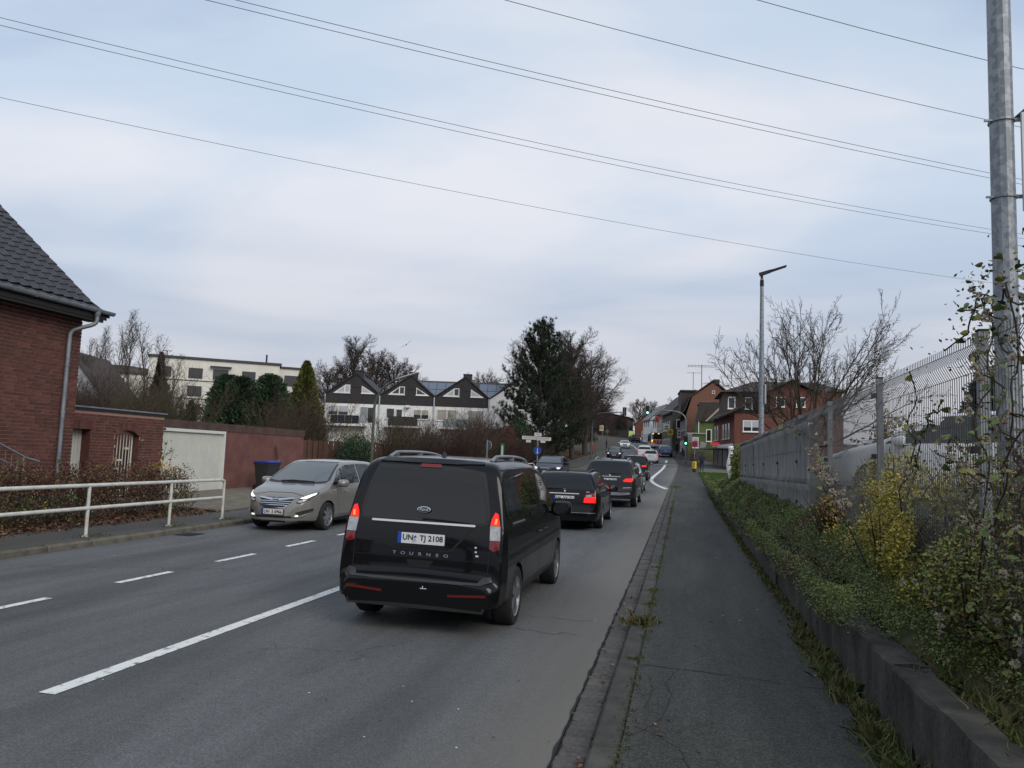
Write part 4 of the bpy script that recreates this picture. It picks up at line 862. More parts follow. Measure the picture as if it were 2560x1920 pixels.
# trees behind the terrace
make_tree('bare_tree', 'large bare tree rising behind the leftmost dark gable', (-55.4, 119.8, 3.5), LIME, 8, 0, 0, M_bark, M_twg, proto=limeA, s=1.22, rz=.5)
for i, (x, y, s, lb) in enumerate(((-53.5, 126, 1.12, 'bare tree behind the gap between the first two dark gables'), (-48.5, 127, 1.06, 'smaller bare reddish tree behind the middle dark gable'), (-59.5, 120, .9, 'bare tree seen between golden cypress and terrace'), (-36.3, 135, .95, 'bare tree above the solar roof'))):
    make_tree('bare_tree', lb, (x, y, 3.5), LIME, 0, 0, 0, M_bark, M_twr, proto=limeB if i else limeA, s=s, rz=i*1.7+1)
# birches far left
BIR = dict(seg=[10,5,4,3], wob=[.04,.12,.16,.2], up=[.03,.22,.12,.0], tip=[.1,.2,.3,.5], n=[30,7,5], t0=[.18,.2,.1], ang=[34,34,40], angv=[8,12,14], lr=[.26,.45,.5], sh=[.55,.4,.3], rr=[.26,.5,.6], rmin=.012)
bA = make_tree('birch_tree', 'tallest thin bare birch behind the garden wall', (-57.4, 68.3, 2.2), BIR, 4, 12.6, .14, M_birch, M_twg, split=2)
for i, (x, y, s, lb) in enumerate(((-57.9, 65.6, .84, 'thin bare birch next to the brick house corner'), (-56.2, 68.8, .92, 'bare birch right of the tallest one'), (-55.9, 71, .92, 'bare birch before the left end of the apartment block'), (-52.6, 58, .66, 'short bare birch above the small white gable'), (-55.6, 65, .76, 'short bare birch between the taller birches'), (-52.3, 69, .8, 'brown twiggy birch before the apartment block balconies'), (-50.8, 68, .66, 'small twiggy birch before the apartment block'))):
    make_tree('birch_tree', lb, (x, y, 2.2), BIR, 0, 0, 0, M_birch, M_twg, proto=bA, s=s, rz=i*2.2)
# far trees at the end of the street
for i, (x, y, s) in enumerate(((-13.3, 236, .85), (-9, 240, .8), (-24, 240, .8), (-1.5, 205, .75))):
    make_tree('distant_tree', ('bare tree at the far end of the street, left of the green signal', 'bare tree above the far white houses', 'bare tree above the far dark brick building', 'bare tree behind the grey house roofs')[i], (x, y, gz(y)), LIME, 0, 0, 0, M_bark, M_twg, proto=limeA if i % 2 else limeB, s=s, rz=i*1.1)
# pine
def make_pine(label, loc, H_, seed):
    rs = random.Random(seed); t = thing('pine_tree', label, 'tree', loc); out = []; tips = []
    tr = [Vector((rs.gauss(0,.08)*i*.15, rs.gauss(0,.08)*i*.15, H_*i/12)) for i in range(13)]; out.append((tr, [.26*(1-.85*i/12) for i in range(13)], 0))
    for k in range(76):
        u = .06+.92*(k/75)**.95; z = H_*u; i = min(int(u*12), 11); b = tr[i].lerp(tr[i+1], u*12-i); az = k*2.4+rs.gauss(0,.3)
        R_ = H_*.40*(1-u)**.72*(.60+.55*rs.random())+.55; d_ = Vector((math.cos(az), math.sin(az), .02+.4*u)); pts = [b]
        for j in range(6): d_ = (d_+Vector((rs.gauss(0,.08), rs.gauss(0,.08), .10))).normalized(); pts.append(pts[-1]+d_*R_/6)
        out.append((pts, [.07*(1-u*.6)*(1-.13*j) for j in range(7)], 1))
        nb = max(5, int(R_*4.6))
        for q in range(nb):
            w = .25+.75*(q+rs.random())/nb; ii = min(int(w*6), 5); bb = pts[ii].lerp(pts[ii+1], w*6-ii)
            dd = (d_*.6+Vector((rs.gauss(0,.6), rs.gauss(0,.6), rs.gauss(.15,.3)))).normalized(); ll = rs.uniform(.35, 1.05)*(1.15-.5*u); e1 = bb+dd*ll*.6; e2 = e1+(dd+Vector((0,0,.9))).normalized()*ll*.5
            out.append(([bb, e1, e2], [.018, .014, .008], 2)); tips += [(e2, .42), (e1, .34)]
            if rs.random() < .7:
                e3 = bb+dd*ll*.5+Vector((rs.gauss(0,.3), rs.gauss(0,.3), .3)); tips.append((e3, .3))
    a, b = treemesh(out, 2, M_bark); link('trunk', a, t); link('branches', b, t)
    V = []; 
    for (p, s_) in tips:
        n = 26; q = np.random.normal(size=(n, 3)); q[:, 2] = np.abs(q[:, 2])*1.3+.25; q /= np.linalg.norm(q, axis=1)[:, None]; l = np.random.uniform(.5, 1.1, (n, 1))*s_
        base = np.array(p)+np.random.normal(0, .05, (n, 3))-[0, 0, .1]; w = np.cross(q, [0, .3, 1]); w /= np.linalg.norm(w, axis=1)[:, None]+1e-9
        V.append(np.stack([base-w*.022, base+w*.022, base+q*l], 1).reshape(-1, 3))
    V = np.concatenate(V); F = np.arange(len(V)).reshape(-1, 3)
    link('needles', npmesh('needles', V, F, [pm('pine_needle_dark', (.020,.034,.020), rough=.7), pm('pine_needle', (.04,.06,.03), rough=.7), pm('pine_needle_brown', (.05,.032,.014), rough=.8)], np.random.choice(3, len(F), p=[.55, .41, .04])), t)
make_pine('dark green black pine left of the bare limes', (-13.9, 75, gz(75)+.2), 14.0, 6)
# conifers
def make_conifer(name, label, loc, H_, R_, n, mats, probs, seed, shape=1.0, size=.25, lobes=0):
    rs = np.random.RandomState(seed); t = thing(name, label, 'tree', loc)
    m = MB(); m.tube([(0,0,-.2), (0,0,H_*.9)], [.16, .03], 8); m.build('trunk', M_bark, t)
    u = rs.random(n)**.8; az = rs.uniform(0, 6.28, n); bump_ = 1+.16*np.sin(az*5+u*13)+.12*np.sin(az*9-u*22)+.1*rs.normal(size=n)
    rr = R_*(np.clip(1-u, 0, 1)**shape)*(np.clip(u*6+.55, 0, 1))*bump_*rs.uniform(.55, 1.0, n)**.4
    P = np.c_[np.cos(az)*rr, np.sin(az)*rr, u*H_]
    if lobes:
        k = rs.randint(0, lobes, n); cxs = (np.arange(lobes)-(lobes-1)/2)*R_*.72; sc = .86+.16*np.sin(np.arange(lobes)*2.1+.6); P[:, 0] += cxs[k]; P[:, 2] *= sc[k]
    d_ = np.c_[np.cos(az), np.sin(az), np.full(n, .75)]+rs.normal(0, .35, (n, 3)); d_ /= np.linalg.norm(d_, axis=1)[:, None]
    w = np.cross(d_, rs.normal(size=(n, 3))); w /= np.linalg.norm(w, axis=1)[:, None]; s_ = size*rs.uniform(.5, 1.2, n)[:, None]
    v = np.stack([P-d_*s_*.5, P+w*s_*.22, P+d_*s_*.7, P-w*s_*.22], 1).reshape(-1, 3); f = np.arange(4*n).reshape(-1, 4)
    link('crown', npmesh('crown', v, f, mats, np.random.choice(len(mats), n, p=probs)), t)
M_cy = [pm('cypress_dark', (.014,.036,.020), rough=.7), pm('cypress_mid', (.030,.066,.028), rough=.7), pm('cypress_light', (.055,.095,.034), rough=.7)]
M_go = [pm('golden_a', (.095,.11,.025), rough=.7), pm('golden_b', (.17,.165,.035), rough=.7), pm('golden_c', (.05,.065,.02), rough=.7)]
make_conifer('cypress_tree', 'broad dark green cypress behind the garage', (-28.8, 46.8, .7), 6.3, 1.5, 44000, M_cy, [.4, .4, .2], 2, .30, .34, lobes=4)
make_conifer('golden_cypress', 'pointed golden-green cypress right of the dark one', (-26.4, 50.2, .7), 7.4, 1.7, 22000, M_go, [.45, .3, .25], 3, .72, .30)
make_conifer('small_conifer', 'small dark conifer before the apartment windows', (-34.4, 48.6, 1.0), 4.0, .8, 4000, M_cy, [.7, .3, 0], 4, .9, .3)
make_conifer('thin_conifer', 'thin brownish conifer standing before the apartment block', (-53.5, 70, 2.2), 9.2, 1.5, 5000, [M_twig, M_cy[0], M_leafb[1]], [.4, .4, .2], 5, 1.0, .42)
# ================================================================== VEHICLES
M_glass = pm('car_glass_dark', (.008,.009,.010), rough=.02, spec=.5); M_blk = pm('black_plastic', (.014,.014,.015), rough=.5); M_tyre = pm('tyre_rubber', (.012,.012,.012), rough=.85)
M_chrome = pm('chrome', (.6,.61,.62), rough=.12, metal=1.0); M_alu = pm('alloy_rim', (.32,.33,.34), rough=.35, metal=.7)
M_redl = pm('lamp_red', (.15,.006,.006), rough=.12, coat=.5); M_redon = pm('lamp_red_lit', (.4,.01,.01), rough=.2, emit=(1,.012,.008), es=.75); M_brk = pm('lamp_red_glow', (.5,.02,.01), rough=.2, emit=(1,.22,.02), es=1.5)
M_clear = pm('lamp_clear', (.42,.43,.45), (.28,.28,.30), scale=18, rough=.1, coat=.6); M_hl_on = pm('headlight_lit', (.8,.8,.8), rough=.1, emit=(1,.96,.88), es=.85); M_amb = pm('lamp_amber', (.8,.35,.02), rough=.2, emit=(1,.42,.03), es=2.2)
M_plate = pm('plate_white', (.66,.67,.68), rough=.45); M_blue = pm('plate_blue', (.015,.06,.36), rough=.45); M_ink = pm('plate_ink', (.008,.008,.008), rough=.6)
M_mirr = pm('mirror_glass', (.35,.38,.40), rough=.03, metal=1.0)
M_seam = pm('seam_black', (.003,.003,.003), rough=.7)
def paint(name, c, c2=None, metal=.0, rough=.28): return pm(name, c, c2, scale=300, rough=rough, metal=metal, coat=.55 if max(c) < .1 else .8, spec=.03 if max(c) < .1 else .4)
def textmesh(s, size, ext=.001, bold=0.0, sx=1.0):
    cu = bpy.data.curves.new('t', 'FONT'); cu.body = s; cu.size = size; cu.extrude = ext; cu.offset = bold; cu.align_x = 'CENTER'; cu.align_y = 'CENTER'; cu.resolution_u = 3
    o = bpy.data.objects.new('t', cu); COL.objects.link(o); dg = bpy.context.evaluated_depsgraph_get(); dg.update()
    me = bpy.data.meshes.new_from_object(o.evaluated_get(dg)); bpy.data.objects.remove(o); bpy.data.curves.remove(cu)
    me.transform(Matrix.Diagonal((sx, 1, 1, 1))); return me
def ctr(me):
    xs_ = [v.co.x for v in me.vertices]; ys_ = [v.co.y for v in me.vertices]; me.transform(Matrix.Translation((-(min(xs_)+max(xs_))/2, -(min(ys_)+max(ys_))/2, 0)))
class Car:
    """y forward, x right, z up, origin on the ground at mid length"""
    def __init__(s, name, label, S, loc, rz, cat='car', group=None, rot=None):
        s.S = S; s.t = thing(name, label, cat, loc, rz, group)
        if rot: s.t.rotation_euler = rot
        s.L = S['L']; s.body()
    def W(s, y, z, zt):
        S = s.S; w = float(np.interp(y, [p[0] for p in S['plan']], [p[1] for p in S['plan']]))
        b = float(np.interp(y, [0, s.L], S['belt'])); zm = S['H']
        return w*float(np.interp(z, [S['zb'], .36, .58, b-.1, b, b+.3*(zm-b), zm-.1, zm], [.92, .985, 1.0, .985, .965, .965-.27*(.965-S['gr']), S['gr']+.03, S['gr']-.02]))
    def body(s):
        S = s.S; top = chaikin(S['top'], 3); P = np.array(top); d = np.r_[0, np.cumsum(np.hypot(*np.diff(P, axis=0).T))]
        n = int(d[-1]/S.get('ds', .05)); q = np.linspace(0, d[-1], n); ty = np.interp(q, d, P[:, 0]); tz = np.interp(q, d, P[:, 1]); ty = np.maximum.accumulate(ty+np.arange(n)*1e-4)
        rings = []; K = 17
        for y, zt in zip(ty, tz):
            zb = float(np.interp(y, [0, .35, .6, s.L-.7, s.L-.4, s.L], [S['zb']+.06, S['zb']+.02, S['zb'], S['zb'], S['zb']+.0, S['zb']+.04])); zb = min(zb, zt-.04)
            hgt = zt-zb; r = min(S.get('cr', .10), hgt*.45); zc = zt-r-.02; half = []
            for k in range(K): z = zb+(zc-zb)*k/(K-1); half.append((s.W(y, z, zt), z))
            w0 = half[-1][0]; r2 = min(r*1.25, w0*.5)
            for k in range(1, 6): a = math.pi/2*k/5; half.append((w0-r2*(1-math.cos(a)), zc+(r)*math.sin(a)))
            wt = half[-1][0]; zz = half[-1][1]
            for k in (1, 2, 3): half.append((wt*(1-k/3.5), zz+.02*(1-(1-k/3.5)**2)))
            half[0] = (half[0][0]-.03, half[0][1])
            rings.append([(x, y, z) for x, z in half]+[(-x, y, z) for x, z in reversed(half)])
        m = MB(); nr = len(rings[0]); V = [p for r in rings for p in r]
        F = [(i*nr+j, i*nr+(j+1) % nr, (i+1)*nr+(j+1) % nr, (i+1)*nr+j) for i in range(len(rings)-1) for j in range(nr)]
        F += [tuple(range(nr)), tuple((len(rings)-1)*nr+j for j in reversed(range(nr)))]
        m.add(V, F); me = m.mesh('body', [s.S['paint'], M_blk], fix=True); me.transform(Matrix.Translation((0, -s.L/2, 0)))
        s.bvh = BVHTree.FromPolygons([v.co.copy() for v in me.vertices], [list(p.vertices) for p in me.polygons])
        bo = link('body', me, s.t); s.bo = bo
        # wheel arches
        R = S['wr']; cut = MB()
        for ay in S['ax']:
            for sg in (-1, 1):
                x1 = S['w']+.3; x0 = S['w']-.30; cut.lathe([(R*1.13, x0), (R*1.13, x1)], 28, (0, ay-s.L/2, R*1.0), 'X', close=True) if sg > 0 else cut.lathe([(R*1.13, -x1), (R*1.13, -x0)], 28, (0, ay-s.L/2, R*1.0), 'X', close=True)
        co = link('cut', cut.mesh('cut', [M_blk]), None); co.parent = s.t
        md = bo.modifiers.new('b', 'BOOLEAN'); md.object = co; md.solver = 'FAST' if S.get('fast') else 'EXACT'
        dg = bpy.context.evaluated_depsgraph_get(); dg.update(); me2 = bpy.data.meshes.new_from_object(bo.evaluated_get(dg)); bo.modifiers.clear(); 
        if len(me2.polygons) > 50: bo.data = me2
        bpy.data.objects.remove(co); me2 = bo.data
        if len(me2.materials) < 2: me2.materials.append(M_blk)
        clad = S.get('clad', .30); x_lim = S['w']*.86
        for p in me2.polygons:
            p.use_smooth = True; c = p.center
            inarch = any(math.hypot(c.y-(ay-s.L/2), c.z-R) < R*1.12 for ay in S['ax']) and abs(c.x) < S['w']*.99
            if c.z < clad or (inarch and abs(p.normal.x) < .5) or p.normal.z < -.6: p.material_index = 1
            else: p.material_index = 0
        me2.set_sharp_from_angle(angle=rad(35))
        for i, ay in enumerate(S['ax']):
            for sg in (1, -1): s.wheel(sg*(S['w']-.115), ay-s.L/2, R, sg)
    def wheel(s, x, y, R, sg):
        S = s.S; key = ('wheel', R, S.get('spk', 5), S.get('rimm', M_alu).name); 
        if not hasattr(Car, 'wc'): Car.wc = {}
        if key not in Car.wc:
            t = MB(); rw = .11; rr = R*.68
            t.lathe([(rr, -rw), (R*.93, -rw), (R*.985, -rw*.8), (R, -rw*.5), (R, rw*.5), (R*.985, rw*.8), (R*.93, rw), (rr, rw*.95), (rr, -rw)], 36, axis='X')
            tm = t.mesh('tyre', M_tyre, smooth=True)
            r = MB(); r.lathe([(rr*1.0, rw*.97), (rr*.97, rw*.9), (rr*.93, rw*.55), (rr*.9, rw*.2)], 36, axis='X')
            n = S.get('spk', 5)
            for k in range(n):
                a = 2*math.pi*k/n
                for da in ((-.13, .13) if n <= 6 else (0,)):
                    ca, sa = math.cos(a), math.sin(a); cb, sb = math.cos(a+da), math.sin(a+da)
                    r.bar((rw*.75, ca*rr*.12, sa*rr*.12), (rw*.72, cb*rr*.95, sb*rr*.95), .035, .05 if n <= 6 else .06)
            r.lathe([(rr*.02, rw*.92), (rr*.2, rw*.9), (rr*.24, rw*.6)], 18, axis='X')
            rm = r.mesh('rim', S.get('rimm', M_alu)); 
            h = MB(); h.lathe([(.01, rw*.15), (rr*.92, rw*.15), (rr*.92, -rw*.9), (.01, -rw*.9)], 24, axis='X'); hm = h.mesh('wheel', M_blk)
            Car.wc[key] = (hm, tm, rm)
        hm, tm, rm = Car.wc[key]; w = link('wheel', hm, s.t, (x, y, R), rz=0 if sg > 0 else math.pi)
        link('tyre', tm, w); link('rim', rm, w, rot=(s.S.get('wrot', .3)+y, 0, 0))
    def cast(s, ax, a, b):
        Lh = s.L/2
        o, d = {'R': ((a, -Lh-3, b), (0, 1, 0)), 'F': ((a, Lh+3, b), (0, -1, 0)), 'S+': ((3, a-Lh, b), (-1, 0, 0)), 'S-': ((-3, a-Lh, b), (1, 0, 0)), 'T': ((a, b-Lh, 4), (0, 0, -1))}[ax]
        h = s.bvh.ray_cast(Vector(o), Vector(d))
        if h[0] is None:
            q = Vector(o)+Vector(d)*3; h = s.bvh.find_nearest(q)
        n = h[1]
        if n.dot(Vector(d)) > 0: n = -n
        return h[0], n
    def patch(s, name, poly, ax, off, mat, parent=None, step=.06, thick=None, k=0, dome=0.0):
        """a panel that follows the body surface, `off` metres proud of it, with a rim down to the body"""
        poly = chaikin(list(poly)+[poly[0]], k)[:-1] if k else list(poly)
        B = dens(list(poly)+[poly[0]], step)[:-1]; n = len(B); xs_ = [p[0] for p in B]; zs_ = [p[1] for p in B]; pts = [Vector(p) for p in B]
        def inside(x, z):
            c = False
            for i in range(n):
                x1, z1 = B[i]; x2, z2 = B[(i+1) % n]
                if (z1 > z) != (z2 > z) and x < (x2-x1)*(z-z1)/(z2-z1)+x1: c = not c
            return c
        gx = np.arange(min(xs_)+step*.6, max(xs_), step); gzz = np.arange(min(zs_)+step*.6, max(zs_), step)
        for x in gx:
            for z in gzz:
                if inside(x, z) and min((x-p[0])**2+(z-p[1])**2 for p in B) > (step*.45)**2: pts.append(Vector((x, z)))
        vo, eo, fo, *_ = delaunay_2d_cdt(pts, [(i, (i+1) % n) for i in range(n)], [list(range(n))], 1, 1e-5)
        m = MB(); V = []; Vb = []
        for p in vo:
            h, nr = s.cast(ax, p.x, p.y); o = off
            if dome: o += dome*min(1, math.sqrt(min((p.x-q[0])**2+(p.y-q[1])**2 for q in B))/(.05))
            V.append(h+nr*o); Vb.append(h-nr*.004)
        m.add(V, [tuple(f) for f in fo]); nv = len(V)
        # rim
        cnt = {}
        for f in fo:
            for a, b in zip(f, list(f[1:])+[f[0]]): cnt[tuple(sorted((a, b)))] = cnt.get(tuple(sorted((a, b))), 0)+1
        be = [e for e, c in cnt.items() if c == 1]; ids = sorted({i for e in be for i in e}); mp_ = {i: nv+j for j, i in enumerate(ids)}
        base = len(m.v)-nv; m.v += [tuple(Vb[i]) for i in ids]
        for a, b in be: m.f.append((a, b, mp_[b], mp_[a])); m.m.append(0)
        me = m.mesh(name, mat, smooth=True); return link(name, me, parent or s.t)
    def both(s, name, poly, off, mat, **k): return [s.patch(name, poly, a, off, mat, **k) for a in ('S+', 'S-')]
    def seam(s, pts, ax, w=.008, off=.0025, mat=None, name='seam', closed=False):
        P = dens(pts, .05); m = MB(); V = []; 
        for i, p in enumerate(P):
            a = P[max(i-1, 0)]; b = P[min(i+1, len(P)-1)]; d = Vector((b[0]-a[0], b[1]-a[1])).normalized(); q = Vector((d.y, -d.x))*w/2
            for sg in (-1, 1): h, nr = s.cast(ax, p[0]+q.x*sg, p[1]+q.y*sg); V.append(h+nr*off)
        m.add(V, [(2*i, 2*i+1, 2*i+3, 2*i+2) for i in range(len(P)-1)]); return link(name, m.mesh(name, mat or M_seam, fix=False), s.t)
    def plate(s, ax, x, z, txt, tilt=0, push=.02, w=.52):
        h, nr = s.cast(ax, x, z); sg = -1 if ax == 'R' else 1
        p = h+Vector((0, sg*push, 0)); t = MB(); t.box(-w/2-.008, w/2+.008, -.012, .0, -.065, .065, 1); t.box(-w/2, w/2, -.016, -.010, -.056, .056)
        o = t.build('license_plate', [M_plate, M_blk], s.t, p); o.rotation_euler = (tilt, 0, 0 if ax == 'R' else math.pi)
        b = MB(); b.box(-w/2, -w/2+.042, -.0185, -.015, -.056, .056); b.build('plate_band', M_blue, o)
        tm = textmesh(txt, .098, .0008, .0022, .80); ctr(tm); tm.materials.clear(); tm.materials.append(M_ink); q = link('plate_text', tm, o, (.02, -.0175, -.001)); q.rotation_euler = (rad(90), 0, 0)
        wd = max(v.co.x for v in tm.vertices)-min(v.co.x for v in tm.vertices); q.scale = ((w-.075)/wd, .078/max(1e-3, max(v.co.y for v in tm.vertices)-min(v.co.y for v in tm.vertices)), 1)
        return o
    def text(s, txt, ax, x, z, size, name='badge_text', mat=None, sx=1.0, push=.006, spacing=None):
        tm = textmesh(txt, size, .001, .0006, sx); tm.materials.clear(); tm.materials.append(mat or M_chrome); h, nr = s.cast(ax, x, z)
        q = link(name, tm, s.t, h+nr*push); tx = Vector((1, 0, 0)) if ax == 'R' else Vector((-1, 0, 0)); up = nr.cross(tx).normalized(); q.rotation_euler = Matrix((tx, up, tx.cross(up))).transposed().to_euler(); return q
    def mirror(s, y, z, mat, sz=1.0):
        for sg in (1, -1):
            h, nr = s.cast('S+' if sg > 0 else 'S-', y, z); c = h+Vector((sg*.13*sz, 0, .06)); m = MB()
            for (f_, k) in ((0, 0),):
                rings = []
                for t, sc in ((-.08, .75), (-.05, 1.0), (.03, .98), (.09, .7), (.12, .3)):
                    rings.append([(c.x+sg*.115*sz*sc*math.copysign(abs(math.cos(a))**.6, math.cos(a)), c.y+t*sz, c.z+.085*sz*sc*math.copysign(abs(math.sin(a))**.6, math.sin(a))) for a in np.linspace(0, 2*math.pi, 16, endpoint=False)])
                V = [p for r in rings for p in r]; m.add(V, [(i*16+j, i*16+(j+1) % 16, (i+1)*16+(j+1) % 16, (i+1)*16+j) for i in range(4) for j in range(16)]+[tuple(range(16)), tuple(64+j for j in range(16))])
            m.bar(h-Vector((sg*.03, 0, 0)), c+Vector((0, .0, -.05)), .06, .03, 0)
            o = m.build('side_mirror', mat, s.t, smooth=True); g = MB(); g.add([(c.x+sg*.09*sz*math.cos(a), c.y-.083*sz, c.z+.066*sz*math.sin(a)) for a in np.linspace(0, 2*math.pi, 14, endpoint=False)], [tuple(range(14))]); g.build('mirror_glass', M_mirr, o)
    def rails(s, y0, y1, x, mat, h=.045, r=.014):
        for sg in (1, -1):
            p = []; 
            for i in range(11):
                y = y0+(y1-y0)*i/10; hh, nr = s.cast('T', sg*x, y); p.append(hh+Vector((0, 0, h*min(1, math.sin(math.pi*i/10)*3.2)-.005)))
            m = MB(); m.tube(p, [.022]+[r+.004]*9+[.022], 8)
            for i in (1, 5, 9): hh, _ = s.cast('T', sg*x, y0+(y1-y0)*i/10); m.bar(hh-Vector((0, 0, .01)), p[i], .06, .02)
            m.build('roof_rail', mat, s.t, smooth=True)
    def antenna(s, y):
        h, n = s.cast('T', 0, y); m = MB(); m.ext([h+Vector((-.018, -.03, -.01)), h+Vector((.018, -.03, -.01)), h+Vector((.004, .02, .06)), h+Vector((-.004, .02, .06))], (0, .10, -.02)); m.build('antenna', M_blk, s.t)
    def wiper(s, x0, z0, x1, z1, ax='R'):
        a, n = s.cast(ax, x0, z0); b, n2 = s.cast(ax, x1, z1); m = MB(); m.tube([a+n*.03, a.lerp(b, .4)+n*.04, b+n2*.012], [.014, .011, .006], 6); m.bar(a+n*.01, a+n*.04, .03, .03); m.build('wiper', M_blk, s.t)
    def handles(s, ys, z, mat):
        for sg, ax in ((1, 'S+'), (-1, 'S-')):
            for y in ys:
                a, n = s.cast(ax, y-.09, z); b, n2 = s.cast(ax, y+.09, z); m = MB(); m.tube([a+n*.004, a.lerp(b, .2)+n*.035, a.lerp(b, .8)+n*.035, b+n2*.004], [.012, .014, .014, .012], 6); m.build('door_handle', mat, s.t, smooth=True)
def emblem_star(c, x, z, r, ax='R', mat=None):
    h, n = c.cast(ax, x, z); m = MB(); sg = -1 if ax == 'R' else 1; y = h.y+sg*.012
    m.tube([(h.x+r*math.cos(t), y, h.z+r*math.sin(t)) for t in np.linspace(0, 2*math.pi, 25)], r*.09, 6)
    for k in range(3): a = math.pi/2+k*2*math.pi/3; m.tube([(h.x, y, h.z), (h.x+r*.95*math.cos(a), y, h.z+r*.95*math.sin(a))], [r*.16, r*.03], 5)
    m.build('emblem', mat or M_chrome, c.t, smooth=True)
# ---------------------------------------------------------------- foreground van
P_black = paint('paint_black', (.006,.006,.007)); P_grey = paint('paint_silver_brown', (.23,.218,.195), (.27,.256,.23), metal=.5, rough=.38); P_dkgrey = paint('paint_dark_grey', (.022,.023,.026), metal=.2)
P_navy = paint('paint_navy', (.010,.012,.022)); P_white = paint('paint_white', (.62,.63,.64)); P_silver = paint('paint_silver', (.32,.33,.345), metal=.6, rough=.35); P_blue = paint('paint_blue', (.012,.03,.10), metal=.3); P_teal = paint('paint_grey_blue', (.10,.12,.135), metal=.5, rough=.35)
RW = .88
VAN = dict(L=4.75, H=1.84, w=.915, zb=.26, gr=.80, belt=(1.12, 1.02), wr=.325, ax=(.86, 3.82), paint=P_black, ds=.035, cr=.13, clad=.30, spk=5, rimm=pm('rim_black_silver', (.30,.31,.32), rough=.3, metal=.8),
    plan=[(0,.80),(.03,.845),(.10,.89),(.3,.915),(4.0,.915),(4.35,.88),(4.6,.78),(4.75,.62)],
    top=[(0,.30),(.0,.50),(.0,.555),(.012,.575),(.085,.60),(.10,.605),(.105,.64),(.115,.80),(.125,.95),(.17,1.15),(.25,1.50),(.32,1.70),(.37,1.78),(.55,1.825),(1.8,1.84),(2.6,1.80),(3.05,1.68),(3.75,1.18),(3.9,1.10),(4.4,.98),(4.62,.88),(4.73,.70),(4.75,.45),(4.73,.30)])
van = Car('passenger_van', 'black passenger van with lit tail lamps, roof rails and dark rear window', VAN, (-2.72, 7.72+4.75/2, .0), 0.0, cat='van', rot=(0, rad(.9), rad(.4)))
c = van; O = .74                                                     # O: half width of the tailgate glass at the bottom
c.patch('rear_window_surround', [(-.60,1.72),(.60,1.72),(.66,1.55),(.745,1.15),(.60,1.11),(-.60,1.11),(-.745,1.15),(-.66,1.55)], 'R', .006, M_blk, k=1)
c.patch('rear_window', [(-.56,1.675),(.56,1.675),(.605,1.60),(.695,1.17),(.66,1.14),(-.66,1.14),(-.695,1.17),(-.605,1.60)], 'R', .012, M_glass)
c.patch('brake_light', [(-.13,1.70),(.13,1.70),(.11,1.735),(-.11,1.735)], 'R', .016, M_redl)
c.patch('spoiler', [(-.60,1.745),(.60,1.745),(.56,1.79),(-.56,1.79)], 'R', .014, P_black, k=1)
c.patch('chrome_strip', [(-.57,1.108),(.57,1.108),(.58,1.118),(.57,1.130),(-.57,1.130),(-.58,1.118)], 'R', .016, M_chrome, step=.05)
# tailgate panel + recess for the plate
for pts in ([(-.745,1.1),(-.745,.60),(-.70,.555),(.70,.555),(.745,.60),(.745,1.1)], [(-.74,.76),(.74,.76)]): c.seam(pts, 'R', .010 if len(pts) > 2 else .006)
c.patch('plate_recess', [(-.56,1.095),(.56,1.095),(.36,.86),(.28,.835),(-.28,.835),(-.36,.86)], 'R', .004, M_seam)
c.patch('plate_panel', [(-.52,1.075),(.52,1.075),(.34,.875),(.27,.850),(-.27,.850),(-.34,.875)], 'R', .006, P_black)
c.plate('R', .0, .955, 'UN   TJ 2108', push=-.002)
for (x, z, mt) in ((-.060, .975, M_blue), (-.060, .940, M_clear)):
    h, n = c.cast('R', x, z); m = MB(); m.lathe([(.001, -.0035), (.012, -.0035), (.012, 0)], 14, (x, h.y-.0235-.0055, z), 'Y'); m.build('plate_seal', mt, c.t)
for i, ch in enumerate('TOURNEO'): c.text(ch, 'R', -.285+.095*i, .795, .044, sx=1.5, push=.005)
c.patch('tailgate_handle', [(-.15,.735),(.15,.735),(.11,.665),(-.11,.665)], 'R', .003, M_seam); c.seam([(-.16,.775),(.16,.775)], 'R', .012, .004)
h, n = c.cast('R', .0, 1.25)
m = MB(); m.add([(.075*math.cos(t), 0, .034*math.sin(t)) for t in np.linspace(0, 2*math.pi, 28, endpoint=False)]+[(.075*math.cos(t), -.008, .034*math.sin(t)) for t in np.linspace(0, 2*math.pi, 28, endpoint=False)]+[(.065*math.cos(t), -.010, .026*math.sin(t)) for t in np.linspace(0, 2*math.pi, 28, endpoint=False)], [(i, (i+1) % 28, 28+(i+1) % 28, 28+i) for i in range(28)]+[(28+i, 28+(i+1) % 28, 56+(i+1) % 28, 56+i) for i in range(28)])
m.add([(.065*math.cos(t), -.0095, .026*math.sin(t)) for t in np.linspace(0, 2*math.pi, 28, endpoint=False)], [tuple(range(28))], 1)
eo = m.build('emblem', [M_chrome, pm('emblem_dark_blue', (.008,.012,.035), rough=.2)], c.t, h+n*.030); eo.rotation_euler = (math.atan2(n.z, -n.y)*-1, 0, 0)
tm = textmesh('Ford', .042, .0008, .0, 1.15); tm.materials.clear(); tm.materials.append(M_chrome); q = link('emblem_text', tm, eo, (0, -.0115, 0)); q.rotation_euler = (rad(90), 0, 0)
tm.transform(Matrix(((1,.25,0,0),(0,1,0,0),(0,0,1,0),(0,0,0,1))))
c.wiper(.0, 1.165, .52, 1.145)
